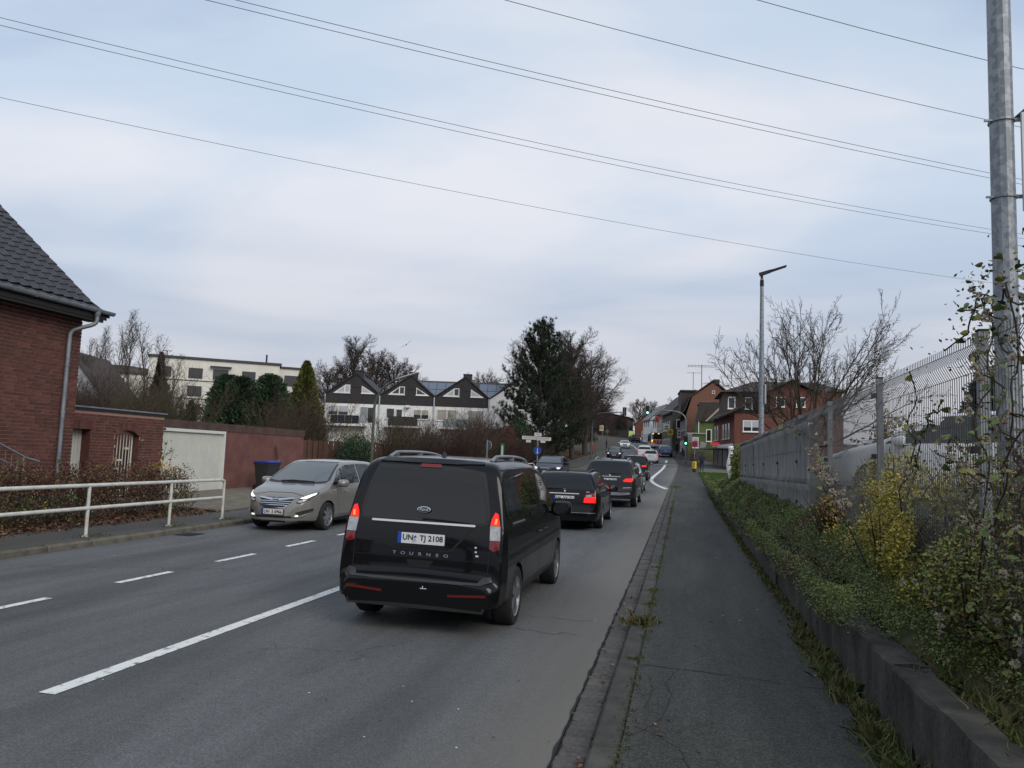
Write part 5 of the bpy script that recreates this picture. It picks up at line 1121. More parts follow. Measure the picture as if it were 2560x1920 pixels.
for sg in (-1, 1):
    f = lambda pts: [(sg*x, z) for x, z in pts][::sg]
    c.patch('tail_lamp', f([(.76,1.135),(.735,1.135),(.745,1.20),(.775,1.27),(.805,1.255),(.835,1.135)]), 'R', .018, M_redon, step=.03)
    c.patch('tail_lamp', f([(.80,1.15),(.775,1.15),(.785,1.21),(.805,1.20)]), 'R', .0205, M_brk, step=.02)
    c.patch('reversing_lamp', f([(.735,1.13),(.84,1.13),(.85,.985),(.745,.985)]), 'R', .018, M_clear, step=.03)
    c.patch('tail_lamp', f([(.745,.98),(.85,.98),(.85,.90),(.80,.875),(.745,.90)]), 'R', .018, M_redl, step=.03)
    c.patch('reflector', f([(.36,.40),(.76,.425),(.76,.45),(.36,.425)]), 'R', .010, pm('reflector_red', (.11,.010,.008), rough=.25), step=.05)
c.patch('bumper', [(-.78,.62),(-.70,.60),(-.66,.555),(.66,.555),(.70,.60),(.78,.62),(.80,.57),(.70,.535),(-.70,.535),(-.80,.57)], 'R', .012, pm('bumper_grey', (.03,.031,.033), rough=.35), step=.05)
h, n = c.cast('R', .1, .47); m = MB(); m.box(.06,.13,h.y-.006,h.y,.462,.468); m.box(.085,.092,h.y-.006,h.y,.468,.49); m.build('scratch', M_plate, c.t)
h, n = c.cast('R', .0, .82); m = MB()
for (x, z, w_) in ((.60,.905,.02),(.605,.86,.02),(.62,.82,.03)): q, n = c.cast('R', x, z); m.box(x-w_/2, x+w_/2, q.y-.006, q.y, z-.008, z+.008)
m.build('decal', M_plate, c.t)
# sides
c.both('side_glass', [(.36,1.20),(.32,1.52),(.48,1.64),(1.6,1.665),(2.25,1.66),(2.25,1.15),(1.0,1.17)], .007, M_glass, step=.09)
c.both('door_glass', [(2.31,1.66),(2.75,1.60),(3.10,1.42),(3.42,1.16),(3.3,1.12),(2.31,1.14)], .007, M_glass, step=.08)
c.both('roof_side_trim', [(.42,1.70),(2.6,1.72),(2.6,1.735),(.42,1.715)], .004, M_seam, step=.08)
for ax in ('S+', 'S-'):
    for pts in ([(1.28,1.62),(1.26,1.12),(1.30,.62),(1.16,.40)], [(2.28,1.66),(2.28,1.0),(2.24,.38)], [(3.48,1.14),(3.44,.9),(3.28,.6),(3.26,.40)], [(1.2,.40),(3.28,.39)], [(.30,1.13),(.30,.62)]): c.seam(pts, ax, .009)
    c.seam([(.45,.99),(1.4,.985),(3.4,.93)], ax, .012, .006, P_black, 'crease')
    c.patch('slider_rail', [(.55,1.155),(1.30,1.15),(1.30,1.105),(.55,1.11)], ax, .008, M_seam, step=.08); c.patch('slider_trim', [(.6,1.142),(1.26,1.137),(1.26,1.125),(.6,1.13)], ax, .013, M_zinc, step=.08)
    c.patch('sill', [(1.16,.40),(3.30,.39),(3.30,.31),(1.16,.31)], ax, .012, M_blk, step=.1)
c.handles((2.13, 2.52), .935, M_blk); c.mirror(3.22, 1.10, P_black, 1.25); c.rails(.62, 2.75, .60, M_zinc, .05, .014); c.antenna(.75)
for sg in (-1, 1):
    f = lambda pts: [(sg*x, z) for x, z in pts][::-sg]
    c.patch('headlight', f([(.45,.80),(.76,.84),(.80,.92),(.5,.86)]), 'F', .01, M_clear)
c.patch('windshield', [(-.62,1.62),(.62,1.62),(.74,1.24),(-.74,1.24)], 'F', .008, M_glass, step=.1)
# ---------------------------------------------------------------- silver-brown compact MPV, oncoming
MPV = dict(L=4.29, H=1.615, w=.905, zb=.20, gr=.74, belt=(1.03, .93), wr=.32, ax=(.78, 3.42), paint=P_grey, ds=.035, cr=.10, clad=.24, spk=7,
    plan=[(0,.62),(.05,.74),(.2,.85),(.5,.895),(3.3,.905),(3.75,.86),(4.0,.77),(4.18,.62),(4.29,.34)],
    top=[(0,.32),(.0,.55),(.05,.9),(.18,1.2),(.40,1.5),(.6,1.57),(1.4,1.61),(2.1,1.60),(2.45,1.53),(3.30,1.08),(3.42,1.02),(3.80,.93),(4.08,.80),(4.22,.62),(4.29,.42),(4.27,.24)])
c = Car('compact_car', 'silver-brown compact people carrier with headlights on, next to the garage', MPV, (-8.85, 15.75+4.29/2, gz(17)), math.pi-.02)
c.patch('windshield_surround', [(-.60,1.545),(.60,1.545),(.70,1.30),(.80,1.07),(.55,1.035),(-.55,1.035),(-.80,1.07),(-.70,1.30)], 'F', .003, M_blk, k=1)
M_wsh = pm('windshield_glass', (.085,.10,.108), rough=.03, spec=.8)
c.patch('windshield', [(-.57,1.525),(.57,1.525),(.66,1.30),(.735,1.10),(.5,1.075),(-.5,1.075),(-.735,1.10),(-.66,1.30)], 'F', .008, M_wsh)
c.wiper(.35, 1.06, -.30, 1.085, 'F'); c.wiper(-.45, 1.06, .2, 1.07, 'F')
c.both('front_quarter_glass', [(2.72,1.36),(2.78,1.04),(3.20,1.02),(3.0,1.17)], .006, M_glass); c.both('door_glass', [(1.78,1.50),(2.35,1.48),(2.68,1.37),(2.74,1.02),(1.72,1.04)], .006, M_glass); c.both('door_glass', [(.72,1.44),(1.1,1.50),(1.70,1.505),(1.64,1.05),(.80,1.12)], .006, M_glass)
for ax in ('S+', 'S-'):
    for pts in ([(1.72,1.04),(1.70,.6),(1.66,.32)], [(2.95,1.0),(2.98,.7),(2.82,.32)], [(.95,1.05),(.92,.8),(1.1,.5),(1.15,.32)], [(1.1,.32),(2.85,.32)]): c.seam(pts, ax, .008)
    c.patch('belt_trim', [(.8,1.10),(1.7,1.03),(3.2,1.0),(3.2,1.012),(1.7,1.045),(.8,1.115)], ax, .009, M_chrome, step=.07)
    c.patch('side_marker', [(3.10,.90),(3.16,.90),(3.16,.92),(3.10,.92)], ax, .008, M_clear, step=.02)
c.mirror(2.95, 1.0, P_grey, 1.1); c.handles((1.45, 2.55), .87, P_grey)
c.seam([(-.62,.78),(-.30,.845),(.30,.845),(.62,.78)], 'F', .008)
c.patch('grille', [(-.42,.74),(.42,.74),(.36,.60),(.22,.52),(-.22,.52),(-.36,.60)], 'F', .006, M_blk, step=.04)
for i, (z, hw) in enumerate(((.648, .385), (.605, .36), (.565, .31))): c.patch('grille_bar', [(-hw,z),(hw,z),(hw,z+.014),(-hw,z+.014)], 'F', .014, M_chrome, step=.04)
c.patch('grille_bar', [(-.43,.715),(-.1,.672),(.1,.672),(.43,.715),(.43,.742),(.1,.715),(-.1,.715),(-.43,.742)], 'F', .018, M_chrome, step=.04)
c.patch('grille_rim', [(-.40,.60),(-.24,.505),(.24,.505),(.40,.60),(.385,.605),(.23,.52),(-.23,.52),(-.385,.605)], 'F', .013, M_chrome, step=.04)
h, n = c.cast('F', 0, .685); m = MB(); m.tube([(.065*math.cos(t), h.y+.03, .685+.065*math.sin(t)) for t in np.linspace(0, 2*math.pi, 25)], .009, 6); m.add([(-.085,h.y+.032,.680),(.02,h.y+.032,.700),(-.005,h.y+.032,.680),(.085,h.y+.032,.692),(-.02,h.y+.032,.670),(.005,h.y+.032,.690)], [(0,1,2),(3,4,5)]); m.build('emblem', M_chrome, c.t, smooth=True)
for sg in (-1, 1):
    f = lambda pts: [(sg*x, z) for x, z in pts][::-sg]
    c.patch('headlight_housing', f([(.50,.63),(.60,.615),(.74,.70),(.83,.83),(.825,.875),(.66,.80),(.55,.72)]), 'F', .006, M_blk, step=.04)
    h_ = c.patch('headlight', f([(.56,.73),(.64,.72),(.70,.735),(.80,.815),(.805,.855),(.67,.785)]), 'F', .014, M_hl_on, step=.03)
    c.patch('headlight_reflector', f([(.54,.68),(.53,.65),(.60,.64),(.70,.705),(.66,.71)]), 'F', .012, M_clear, step=.03)
    c.patch('fog_lamp', f([(.50,.42),(.80,.52),(.78,.44),(.58,.36)]), 'F', .006, M_blk, step=.04); c.patch('fog_trim', f([(.46,.34),(.60,.335),(.76,.43),(.82,.53),(.74,.40),(.60,.305),(.48,.305)]), 'F', .014, M_chrome, step=.03)
    c.patch('daytime_lamp', f([(.50,.335),(.57,.34),(.57,.37),(.51,.36)]), 'F', .02, M_hl_on, step=.02)
c.plate('F', .0, .435, 'UN  S 6966', push=.022)
c.patch('lower_intake', [(-.42,.345),(.42,.345),(.46,.30),(-.46,.30)], 'F', .006, M_seam, step=.05)
c.patch('lower_lip', [(-.50,.275),(.50,.275),(.48,.245),(-.48,.245)], 'F', .014, P_grey, step=.06)
# ---------------------------------------------------------------- other cars
WAGON = dict(L=4.85, H=1.50, w=.91, zb=.20, gr=.72, belt=(.98, .90), wr=.325, ax=(1.05, 3.95), ds=.05, cr=.09, clad=.24, spk=7,
    plan=[(0,.66),(.04,.78),(.15,.86),(.5,.905),(3.9,.91),(4.3,.86),(4.6,.74),(4.85,.4)],
    top=[(0,.28),(.0,.50),(.04,.58),(.05,.75),(.08,.98),(.30,1.30),(.48,1.44),(.7,1.475),(1.8,1.50),(2.6,1.46),(2.95,1.38),(3.6,1.02),(3.75,.97),(4.5,.82),(4.78,.66),(4.85,.45),(4.83,.25)])
SUV = dict(L=4.80, H=1.77, w=.965, zb=.28, gr=.74, belt=(1.16, 1.10), wr=.375, ax=(.95, 3.87), ds=.05, cr=.11, clad=.36, spk=5,
    plan=[(0,.70),(.04,.83),(.15,.91),(.4,.955),(3.9,.965),(4.3,.92),(4.6,.78),(4.8,.5)],
    top=[(0,.36),(.0,.62),(.04,.70),(.06,.85),(.09,1.12),(.30,1.48),(.42,1.66),(.6,1.72),(1.7,1.77),(2.5,1.73),(2.9,1.62),(3.5,1.22),(3.65,1.16),(4.4,1.04),(4.7,.86),(4.8,.6),(4.78,.34)])
HATCH = dict(L=4.0, H=1.48, w=.86, zb=.20, gr=.74, belt=(1.0, .92), wr=.31, ax=(.68, 3.2), ds=.06, cr=.09, clad=.24, spk=7, fast=True,
    plan=[(0,.62),(.05,.74),(.2,.82),(.5,.855),(3.2,.86),(3.6,.80),(3.85,.66),(4.0,.42)],
    top=[(0,.30),(.0,.55),(.05,.9),(.2,1.2),(.38,1.38),(.55,1.44),(1.3,1.48),(1.9,1.46),(2.25,1.38),(3.0,1.0),(3.1,.96),(3.6,.86),(3.88,.70),(4.0,.48),(3.98,.25)])
ROAD = dict(HATCH, L=4.2, H=1.26, w=.87, gr=.66, belt=(.90, .84), ax=(.8, 3.25), plan=[(0,.62),(.05,.74),(.2,.83),(.5,.865),(3.3,.87),(3.8,.80),(4.05,.66),(4.2,.42)],
    top=[(0,.30),(.0,.6),(.08,.86),(.6,.93),(.9,1.05),(1.3,1.22),(1.7,1.26),(2.1,1.22),(2.8,.92),(2.95,.87),(3.7,.74),(4.05,.62),(4.2,.45),(4.18,.25)])
COUPE = dict(SUV, L=4.6, H=1.62, top=[(0,.36),(.0,.62),(.04,.70),(.06,.95),(.12,1.10),(.5,1.28),(1.0,1.50),(1.7,1.62),(2.3,1.60),(2.7,1.52),(3.3,1.16),(3.5,1.10),(4.2,.98),(4.5,.82),(4.6,.6),(4.58,.34)], plan=[(0,.70),(.04,.83),(.15,.91),(.4,.94),(3.7,.94),(4.1,.90),(4.4,.78),(4.6,.5)], w=.94, ax=(.9,3.7), fast=True)
def dress(c, S, glass=True, rear=True, front=True):
    """side glass, rear and front glass, seams, mirrors, handles, placed from the body's own proportions"""
    L_, H_ = S['L'], S['H']; b0, b1 = S['belt']; wt = S['w']
    top = S['top']; zr = H_-.10
    yw = [p for p in top if p[1] > b0+.02]; ya = yw[0][0]; yb = [p for p in top if p[1] > H_-.14 and p[0] > L_*.4][-1][0]; yc = [p for p in top if p[1] > b1+.05 and p[0] > L_*.5][-1][0]
    ym = (ya+yc)*.5+.05; bz = lambda y: b0+(b1-b0)*y/L_
    c.both('side_glass', [(ya+.32,bz(0)+.06),(ya+.50,zr-.16),(ya+.75,zr-.04),(ya+1.05,zr),(ya+1.05,bz(1)+.05)], .006, M_glass, step=.12)
    c.both('door_glass', [(ya+1.11,bz(1)+.05),(ya+1.11,zr),(ym-.03,zr+.01),(ym-.03,bz(ym)+.04)], .006, M_glass, step=.12)
    c.both('door_glass', [(ym+.04,bz(ym)+.04),(ym+.04,zr+.01),(yb,zr-.03),(yc-.28,b1+.16),(yc-.16,b1+.05)], .006, M_glass, step=.12)
    for ax in ('S+', 'S-'):
        for pts in ([(ym,zr),(ym,b1),(ym-.03,.36)], [(yc-.22,b1),(yc-.25,.7),(yc-.4,.36)], [(S['ax'][0]+.15,b0),(S['ax'][0]+.30,.6),(S['ax'][0]+.42,.36)]): c.seam(pts, ax, .010)
    c.mirror(yc-.42, b1+.02, S['paint'], 1.1); c.handles((ym-.35, ym+.45), b1-.09, S['paint'])
    def span(ax, z):
        for w_ in np.arange(wt, .2, -.02):
            o = {'R': (w_, -L_/2-3, z), 'F': (w_, L_/2+3, z)}[ax]; h = c.bvh.ray_cast(Vector(o), Vector((0, 1 if ax == 'R' else -1, 0)))
            if h[0] is not None: return w_
        return .4
    zt, zb_ = H_-.13, b0+.06; a, b = span('R', zt)-.12, span('R', zb_)-.10
    c.patch('rear_window_surround', [(-a-.03,zt+.03),(a+.03,zt+.03),(b+.03,zb_-.02),(-b-.03,zb_-.02)], 'R', .004, M_blk, step=.1); c.patch('rear_window', [(-a,zt),(a,zt),(b,zb_),(-b,zb_)], 'R', .009, M_glass, step=.1)
    zt, zb_ = H_-.11, b1+.10; a, b = span('F', zt)-.10, span('F', zb_)-.10
    c.patch('windshield_surround', [(-a-.02,zt+.02),(a+.02,zt+.02),(b+.04,zb_-.04),(-b-.04,zb_-.04)], 'F', .004, M_blk, step=.1); c.patch('windshield', [(-a,zt),(a,zt),(b,zb_),(-b,zb_)], 'F', .009, M_wsh, step=.1)
    c.span = span; return c
def lamps(c, ax, pts, mats, name='tail_lamp', off=.014):
    for sg in (-1, 1):
        for P, mt in zip(pts, mats):
            o = c.patch(name, [(sg*x, z) for x, z in P][::(sg if ax == 'R' else -sg)], ax, off, mt, step=.05)
# black wagon
S = dict(WAGON, paint=P_black); c = Car('estate_car', 'black estate car with plate and chrome strip ahead of the van', S, (-2.98, 19.55+2.42, gz(21)), .015); dress(c, S)
wsp = c.span('R', .85)
lamps(c, 'R', [[(.52,.83),(.80,.86),(.80,.70),(.50,.70)], [(.54,.90),(.78,.95),(.80,.865),(.53,.835)]], [M_redon, M_redl]); lamps(c, 'R', [[(.56,.885),(.70,.905),(.70,.855),(.56,.84)]], [M_clear], 'reversing_lamp', .018)
c.patch('chrome_strip', [(-.38,.905),(.38,.905),(.38,.925),(-.38,.925)], 'R', .014, M_chrome); c.plate('R', .0, .80, 'UN  XX 711', push=-.015); emblem_star(c, 0, .985, .045)
c.text('E 200', 'R', -.60, .985, .055); c.text('CDI', 'R', .60, .965, .05); c.wiper(-.45, 1.03, -.05, 1.03); c.rails(.75, 2.6, .56, M_blk, .05, .016); c.antenna(.65)
c.patch('bumper_trim', [(-.80,.44),(.80,.44),(.80,.455),(-.80,.455)], 'R', .01, M_zinc); c.both('side_trim', [(.25,.66),(.75,.66),(.75,.68),(.25,.68)], .008, M_chrome); c.seam([(-.70,.64),(.70,.64)], 'R', .01); c.seam([(-.70,.64),(-.74,.98)], 'R', .01); c.seam([(.70,.64),(.74,.98)], 'R', .01)
c.patch('headlight', [(.5,.6),(.78,.66),(.8,.72),(.55,.68)], 'F', .01, M_clear)
# dark grey SUV
S = dict(SUV, paint=P_dkgrey); c = Car('suv', 'dark grey SUV with bright red tail lamps following the estate car', S, (-2.62, 28.4+2.4, gz(30)), .0); dress(c, S)
lamps(c, 'R', [[(.50,.98),(.60,1.05),(.84,1.06),(.86,.99),(.80,.93),(.52,.93)]], [M_redon]); c.patch('chrome_strip', [(-.40,1.10),(.40,1.10),(.40,1.115),(-.40,1.115)], 'R', .014, M_chrome)
c.plate('R', .0, .985, 'UN  SK 2233', push=-.015); emblem_star(c, 0, 1.165, .05); c.wiper(.0, 1.21, .42, 1.22); c.rails(.75, 2.7, .60, M_alu, .06, .02); c.antenna(.7)
c.patch('bumper_trim', [(-.78,.545),(.78,.545),(.74,.48),(.45,.44),(-.45,.44),(-.74,.48)], 'R', .012, M_zinc); c.patch('reflector', [(.3,.62),(.82,.65),(.82,.67),(.3,.645)], 'R', .01, MATS['reflector_red']); c.seam([(-.8,.78),(.8,.78)], 'R', .012); c.both('window_trim', [(.5,1.165),(3.1,1.13),(3.1,1.145),(.5,1.18)], .009, M_chrome, step=.15)
lamps(c, 'R', [[(.50,.70),(.80,.72),(.80,.735),(.50,.715)]], [M_chrome], 'trim')
# silver car hidden ahead of it, second dark SUV
S = dict(HATCH, paint=P_silver); c = Car('silver_car', 'silver car mostly hidden ahead of the dark grey SUV', S, (-2.78, 40.5, gz(40)), .0); dress(c, S); lamps(c, 'R', [[(.55,.95),(.74,1.0),(.76,.8),(.58,.8)]], [M_redl]); c.rails(.6, 2.2, .5, M_alu)
S = dict(SUV, paint=P_black, H=1.68, fast=True); c = Car('suv', 'black SUV with roof rails beside the white curved road marking', S, (-3.3, 56.5, gz(56)), .0); dress(c, S); lamps(c, 'R', [[(.45,.98),(.60,1.06),(.84,1.05),(.84,.94),(.52,.93)]], [M_redon]); c.rails(.7, 2.5, .58, M_alu, .06, .02); c.plate('R', 0, .7, 'UN', push=-.01); c.antenna(.6)
# far queue
S = dict(HATCH, paint=P_white, H=1.52); c = Car('white_car', 'white small car with tall lit tail lamps at the stop line', S, (-3.65, 92, gz(92)), .02); dress(c, S); lamps(c, 'R', [[(.68,1.15),(.76,1.12),(.80,.78),(.68,.76)]], [M_redon]); c.plate('R', 0, .78, 'UN', push=-.01)
S = dict(SUV, paint=P_white, H=1.62, fast=True); c = Car('white_suv', 'white SUV waiting behind the bus', S, (-4.9, 102, gz(102)), .05); dress(c, S); lamps(c, 'R', [[(.5,.95),(.84,1.02),(.84,.9),(.5,.9)]], [M_redon])
S = dict(COUPE, paint=P_blue); c = Car('blue_suv', 'blue coupe-style SUV pulled up at the right kerb', S, (-2.45, 110, gz(110)), .07); dress(c, S); lamps(c, 'R', [[(.45,.93),(.84,1.0),(.84,.93),(.45,.9)]], [M_redl]); c.plate('R', 0, .78, 'UN', push=-.01)
# oncoming
def oncoming(S, name, label, x, y, rz, zl=.72, lit=True, xs=(.5, .76), g=True, chrome=True):
    c = Car(name, label, S, (x, y+S['L']/2, gz(y)), math.pi+rz); dress(c, S); k = 1 if S['H'] < 1.6 else 1.18; z0 = zl*k
    w_ = c.span('F', z0)-.03
    lamps(c, 'F', [[(w_-.30,z0-.05),(w_-.26,z0+.06),(w_,z0+.10),(w_-.02,z0)]], [M_clear], 'headlight', .008); lamps(c, 'F', [[(w_-.22,z0-.035),(w_-.22,z0+.045),(w_-.07,z0+.06),(w_-.07,z0-.01)]], [M_hl_on], 'headlight', .014)
    c.patch('grille', [(-.40,z0+.04),(.40,z0+.04),(.34,z0-.12),(-.34,z0-.12)], 'F', .008, M_blk, step=.08)
    if chrome: c.patch('grille_bar', [(-.40,z0+.0),(.40,z0+.0),(.40,z0+.03),(-.40,z0+.03)], 'F', .014, M_chrome, step=.08)
    c.patch('lower_intake', [(-.5,z0-.26),(.5,z0-.26),(.46,z0-.38),(-.46,z0-.38)], 'F', .006, M_seam, step=.08); c.plate('F', 0, z0-.2, 'UN', push=.02); return c
c = oncoming(dict(SUV, paint=P_navy, L=4.28, H=1.66, w=.89, wr=.345, ax=(.80, 3.36), clad=.42, plan=[(0,.68),(.05,.8),(.3,.88),(3.4,.89),(3.8,.85),(4.1,.72),(4.28,.45)], top=[(0,.36),(.0,.62),(.06,.95),(.3,1.4),(.5,1.58),(1.4,1.66),(2.0,1.65),(2.4,1.56),(3.05,1.16),(3.2,1.10),(3.85,.98),(4.15,.82),(4.28,.58),(4.26,.34)]), 'compact_suv', 'dark oncoming compact SUV with chrome grille beside the cycle signpost', -8.15, 46.5, 0)
oncoming(dict(ROAD, paint=P_teal), 'sports_car', 'low grey-blue oncoming sports car with headlights on', -6.95, 68, .02, .60, chrome=False)
oncoming(dict(HATCH, paint=P_navy, H=1.72, L=4.5, w=.9, top=[(0,.30),(.0,.6),(.05,1.0),(.2,1.4),(.38,1.62),(.55,1.68),(1.6,1.72),(2.3,1.70),(2.7,1.58),(3.5,1.06),(3.6,1.0),(4.1,.88),(4.38,.70),(4.5,.48),(4.48,.25)], ax=(.75,3.6), plan=[(0,.68),(.05,.8),(.3,.89),(3.6,.9),(4.0,.84),(4.35,.66),(4.5,.45)]), 'people_carrier', 'dark oncoming people carrier at the stop line', -8.35, 95, .03)
oncoming(dict(HATCH, paint=P_white), 'white_hatchback', 'white oncoming hatchback rounding the bend', -9.75, 131, .09)
S = dict(SUV, paint=P_black, H=1.62, fast=True); c = Car('dark_suv', 'dark SUV driving away on the far bend', S, (-10.6, 172, gz(172)), .25); dress(c, S); lamps(c, 'R', [[(.5,.95),(.84,1.02),(.84,.9),(.5,.9)]], [M_redl])
oncoming(dict(HATCH, paint=P_silver, H=1.5), 'silver_hatchback', 'silver car farthest up the bend', -11.2, 184, .55)
# cars in the yard behind the fence
S = dict(HATCH, paint=P_white, H=1.55, L=4.3, ax=(.72, 3.4), plan=[(0,.68),(.05,.8),(.3,.87),(3.4,.88),(3.8,.84),(4.15,.68),(4.3,.45)], top=[(0,.30),(.0,.6),(.05,.95),(.2,1.25),(.38,1.44),(.55,1.5),(1.5,1.55),(2.1,1.53),(2.5,1.44),(3.3,1.04),(3.4,1.0),(3.9,.88),(4.18,.72),(4.3,.48),(4.28,.25)])
c = Car('white_parked_car', 'white car parked in the yard right behind the mesh fence', S, (4.65, 14.3, 1.32), rad(66)); dress(c, S); lamps(c, 'F', [[(.5,.66),(.55,.78),(.78,.84),(.76,.72)]], [M_clear], 'headlight')
S = dict(S, paint=paint('paint_pale_silver', (.5,.51,.52), metal=.2)); c = Car('pale_parked_car', 'pale silver car parked farther back in the fenced yard', S, (6.6, 27.5, 1.4), rad(62)); dress(c, S); lamps(c, 'F', [[(.5,.66),(.55,.78),(.78,.84),(.76,.72)]], [M_clear], 'headlight')
v, f = strip(lambda y: 3.0, lambda y: 22, 8, 38, 2, 1.30, 2)
setp(link('yard', npmesh('yard', v, f, M_paveL)), 'asphalt yard behind the mesh fence', kind='structure')
# ---------------------------------------------------------------- city bus
bz_ = gz(138); bus = thing('city_bus', 'white city bus with red band and glowing rear lamps', 'bus', (-4.75, 142, bz_-.25), .10)
P_red = pm('bus_red', (.42,.02,.03), rough=.35, coat=.5)
bm = bmesh.new(); bmesh.ops.create_cube(bm, size=1)
for v_ in bm.verts: v_.co = Vector((v_.co.x*2.5, v_.co.y*11.8, v_.co.z*2.65+1.65))
bmesh.ops.bevel(bm, geom=[e for e in bm.edges], offset=.16, segments=3, affect='EDGES'); me = bpy.data.meshes.new('body'); bm.to_mesh(me); bm.free(); me.materials.append(P_white); link('body', me, bus)
yb = -5.9
m = MB(); m.ext([(-1.02,yb-.02,1.72),(1.02,yb-.02,1.72),(1.08,yb-.02,1.95),(1.08,yb-.02,2.85),(-1.08,yb-.02,2.85),(-1.08,yb-.02,1.95)], (0,.04,0)); m.build('rear_window', M_glass, bus)
m = MB(); m.box(-1.12,1.12,yb-.025,yb+.02,1.05,1.55); m.build('red_band', P_red, bus)
for x in (-.45, .1, .55): m = MB(); m.box(x,x+.10,yb-.03,yb-.02,1.1,1.5); m.build('band_print', P_white, bus)
for x in (-1.08, 1.08): 
    m = MB(); m.box(x-.09,x+.09,yb-.035,yb,1.28,1.60); m.build('indicator', M_amb, bus); m = MB(); m.box(x-.09,x+.09,yb-.035,yb,1.02,1.26); m.build('tail_lamp', M_redon, bus); m = MB(); m.box(x*.88-.10,x*.88+.10,yb-.035,yb-.01,2.60,2.76); m.build('top_lamp', M_amb, bus)
m = MB(); m.box(-.12,.12,yb-.035,yb-.01,2.64,2.76); m.build('top_lamp', M_amb, bus)
m = MB(); m.box(-1.15,1.15,yb-.03,yb+.1,.35,.5); m.build('bumper', M_blk, bus); m = MB(); m.box(-.26,.26,yb-.03,yb,.72,.83); m.build('license_plate', M_plate, bus); m = MB(); m.box(-.55,.55,yb-.022,yb,.88,1.0); m.build('grille', M_blk, bus)
for sg in (-1, 1):
    for k in range(6): m = MB(); m.box(sg*1.255-.01,sg*1.255+.01,-5.3+1.75*k,-3.75+1.75*k,1.55,2.65); m.build('side_window', M_glass, bus)
    for y in (-3.4, 3.3): m = MB(); m.lathe([(.1,-.14),(.48,-.14),(.48,.14),(.1,.14)], 20, (sg*1.08, y, .48), 'X', close=True); m.build('wheel', M_tyre, bus)

# ================================================================== BUILDINGS
M_win = pm('window_glass', (.02,.024,.028), rough=.05, spec=.8); M_fr = pm('window_frame_white', (.74,.74,.73), rough=.5); M_frd = pm('window_frame_dark', (.03,.032,.035), rough=.5); M_wall_w = pm('render_white', (.68,.67,.65), (.78,.77,.75), scale=1.2, detail=6, rough=.9)
M_slate = pm('slate_cladding', (.020,.017,.018), (.034,.03,.031), scale=3, rough=.75, bump=.4, bscale=12); M_curt = pm('roller_blind', (.30,.27,.22), (.36,.33,.28), scale=2, rough=.8); M_blind = pm('roller_blind_white', (.42,.43,.45), rough=.7); M_curtain = pm('net_curtain', (.32,.34,.35), (.2,.215,.22), scale=20, rough=.9, stretch=(1,1,.05))
def window(parent, x0, x1, z0, z1, y=0, fr=None, pane=None, n=1, sill=True, blind=0.0, fw=.06, bm_=None, curtain=False):
    """facade-local window: outward = -y; frame with its panes, sill and blind as sub-parts"""
    parent, loc_, rz__ = parent if isinstance(parent, tuple) else (parent, (0, 0, 0), 0.0)
    fr = fr or M_fr; m = MB(); m.box(x0,x1,y-.03,y+.02,z0,z0+fw); m.box(x0,x1,y-.03,y+.02,z1-fw,z1); m.box(x0,x0+fw,y-.03,y+.02,z0+fw,z1-fw); m.box(x1-fw,x1,y-.03,y+.02,z0+fw,z1-fw)
    w_ = (x1-x0)/n
    for i in range(1, n): m.box(x0+w_*i-fw*.6,x0+w_*i+fw*.6,y-.03,y+.02,z0+fw,z1-fw)
    o = m.build('window', fr, parent, loc_, rz__)
    for i in range(n): m = MB(); m.box(x0+w_*i+fw*.5,x0+w_*(i+1)-fw*.5,y-.012,y+.0,z0+fw*.8,z1-fw*.8); m.build('pane', pane or M_win, o)
    if blind: m = MB(); m.box(x0+fw,x1-fw,y-.022,y-.014,z1-(z1-z0)*blind,z1-fw*.8); m.build('blind', bm_ or M_blind, o)
    if curtain: m = MB(); m.box(x0+fw,x1-fw,y-.020,y-.0135,z0+fw,z1-fw); m.build('curtain', M_curtain, o)
    if sill: m = MB(); m.box(x0-.06,x1+.06,y-.10,y,z0-.06,z0); m.build('sill', M_fr, o)
    return o
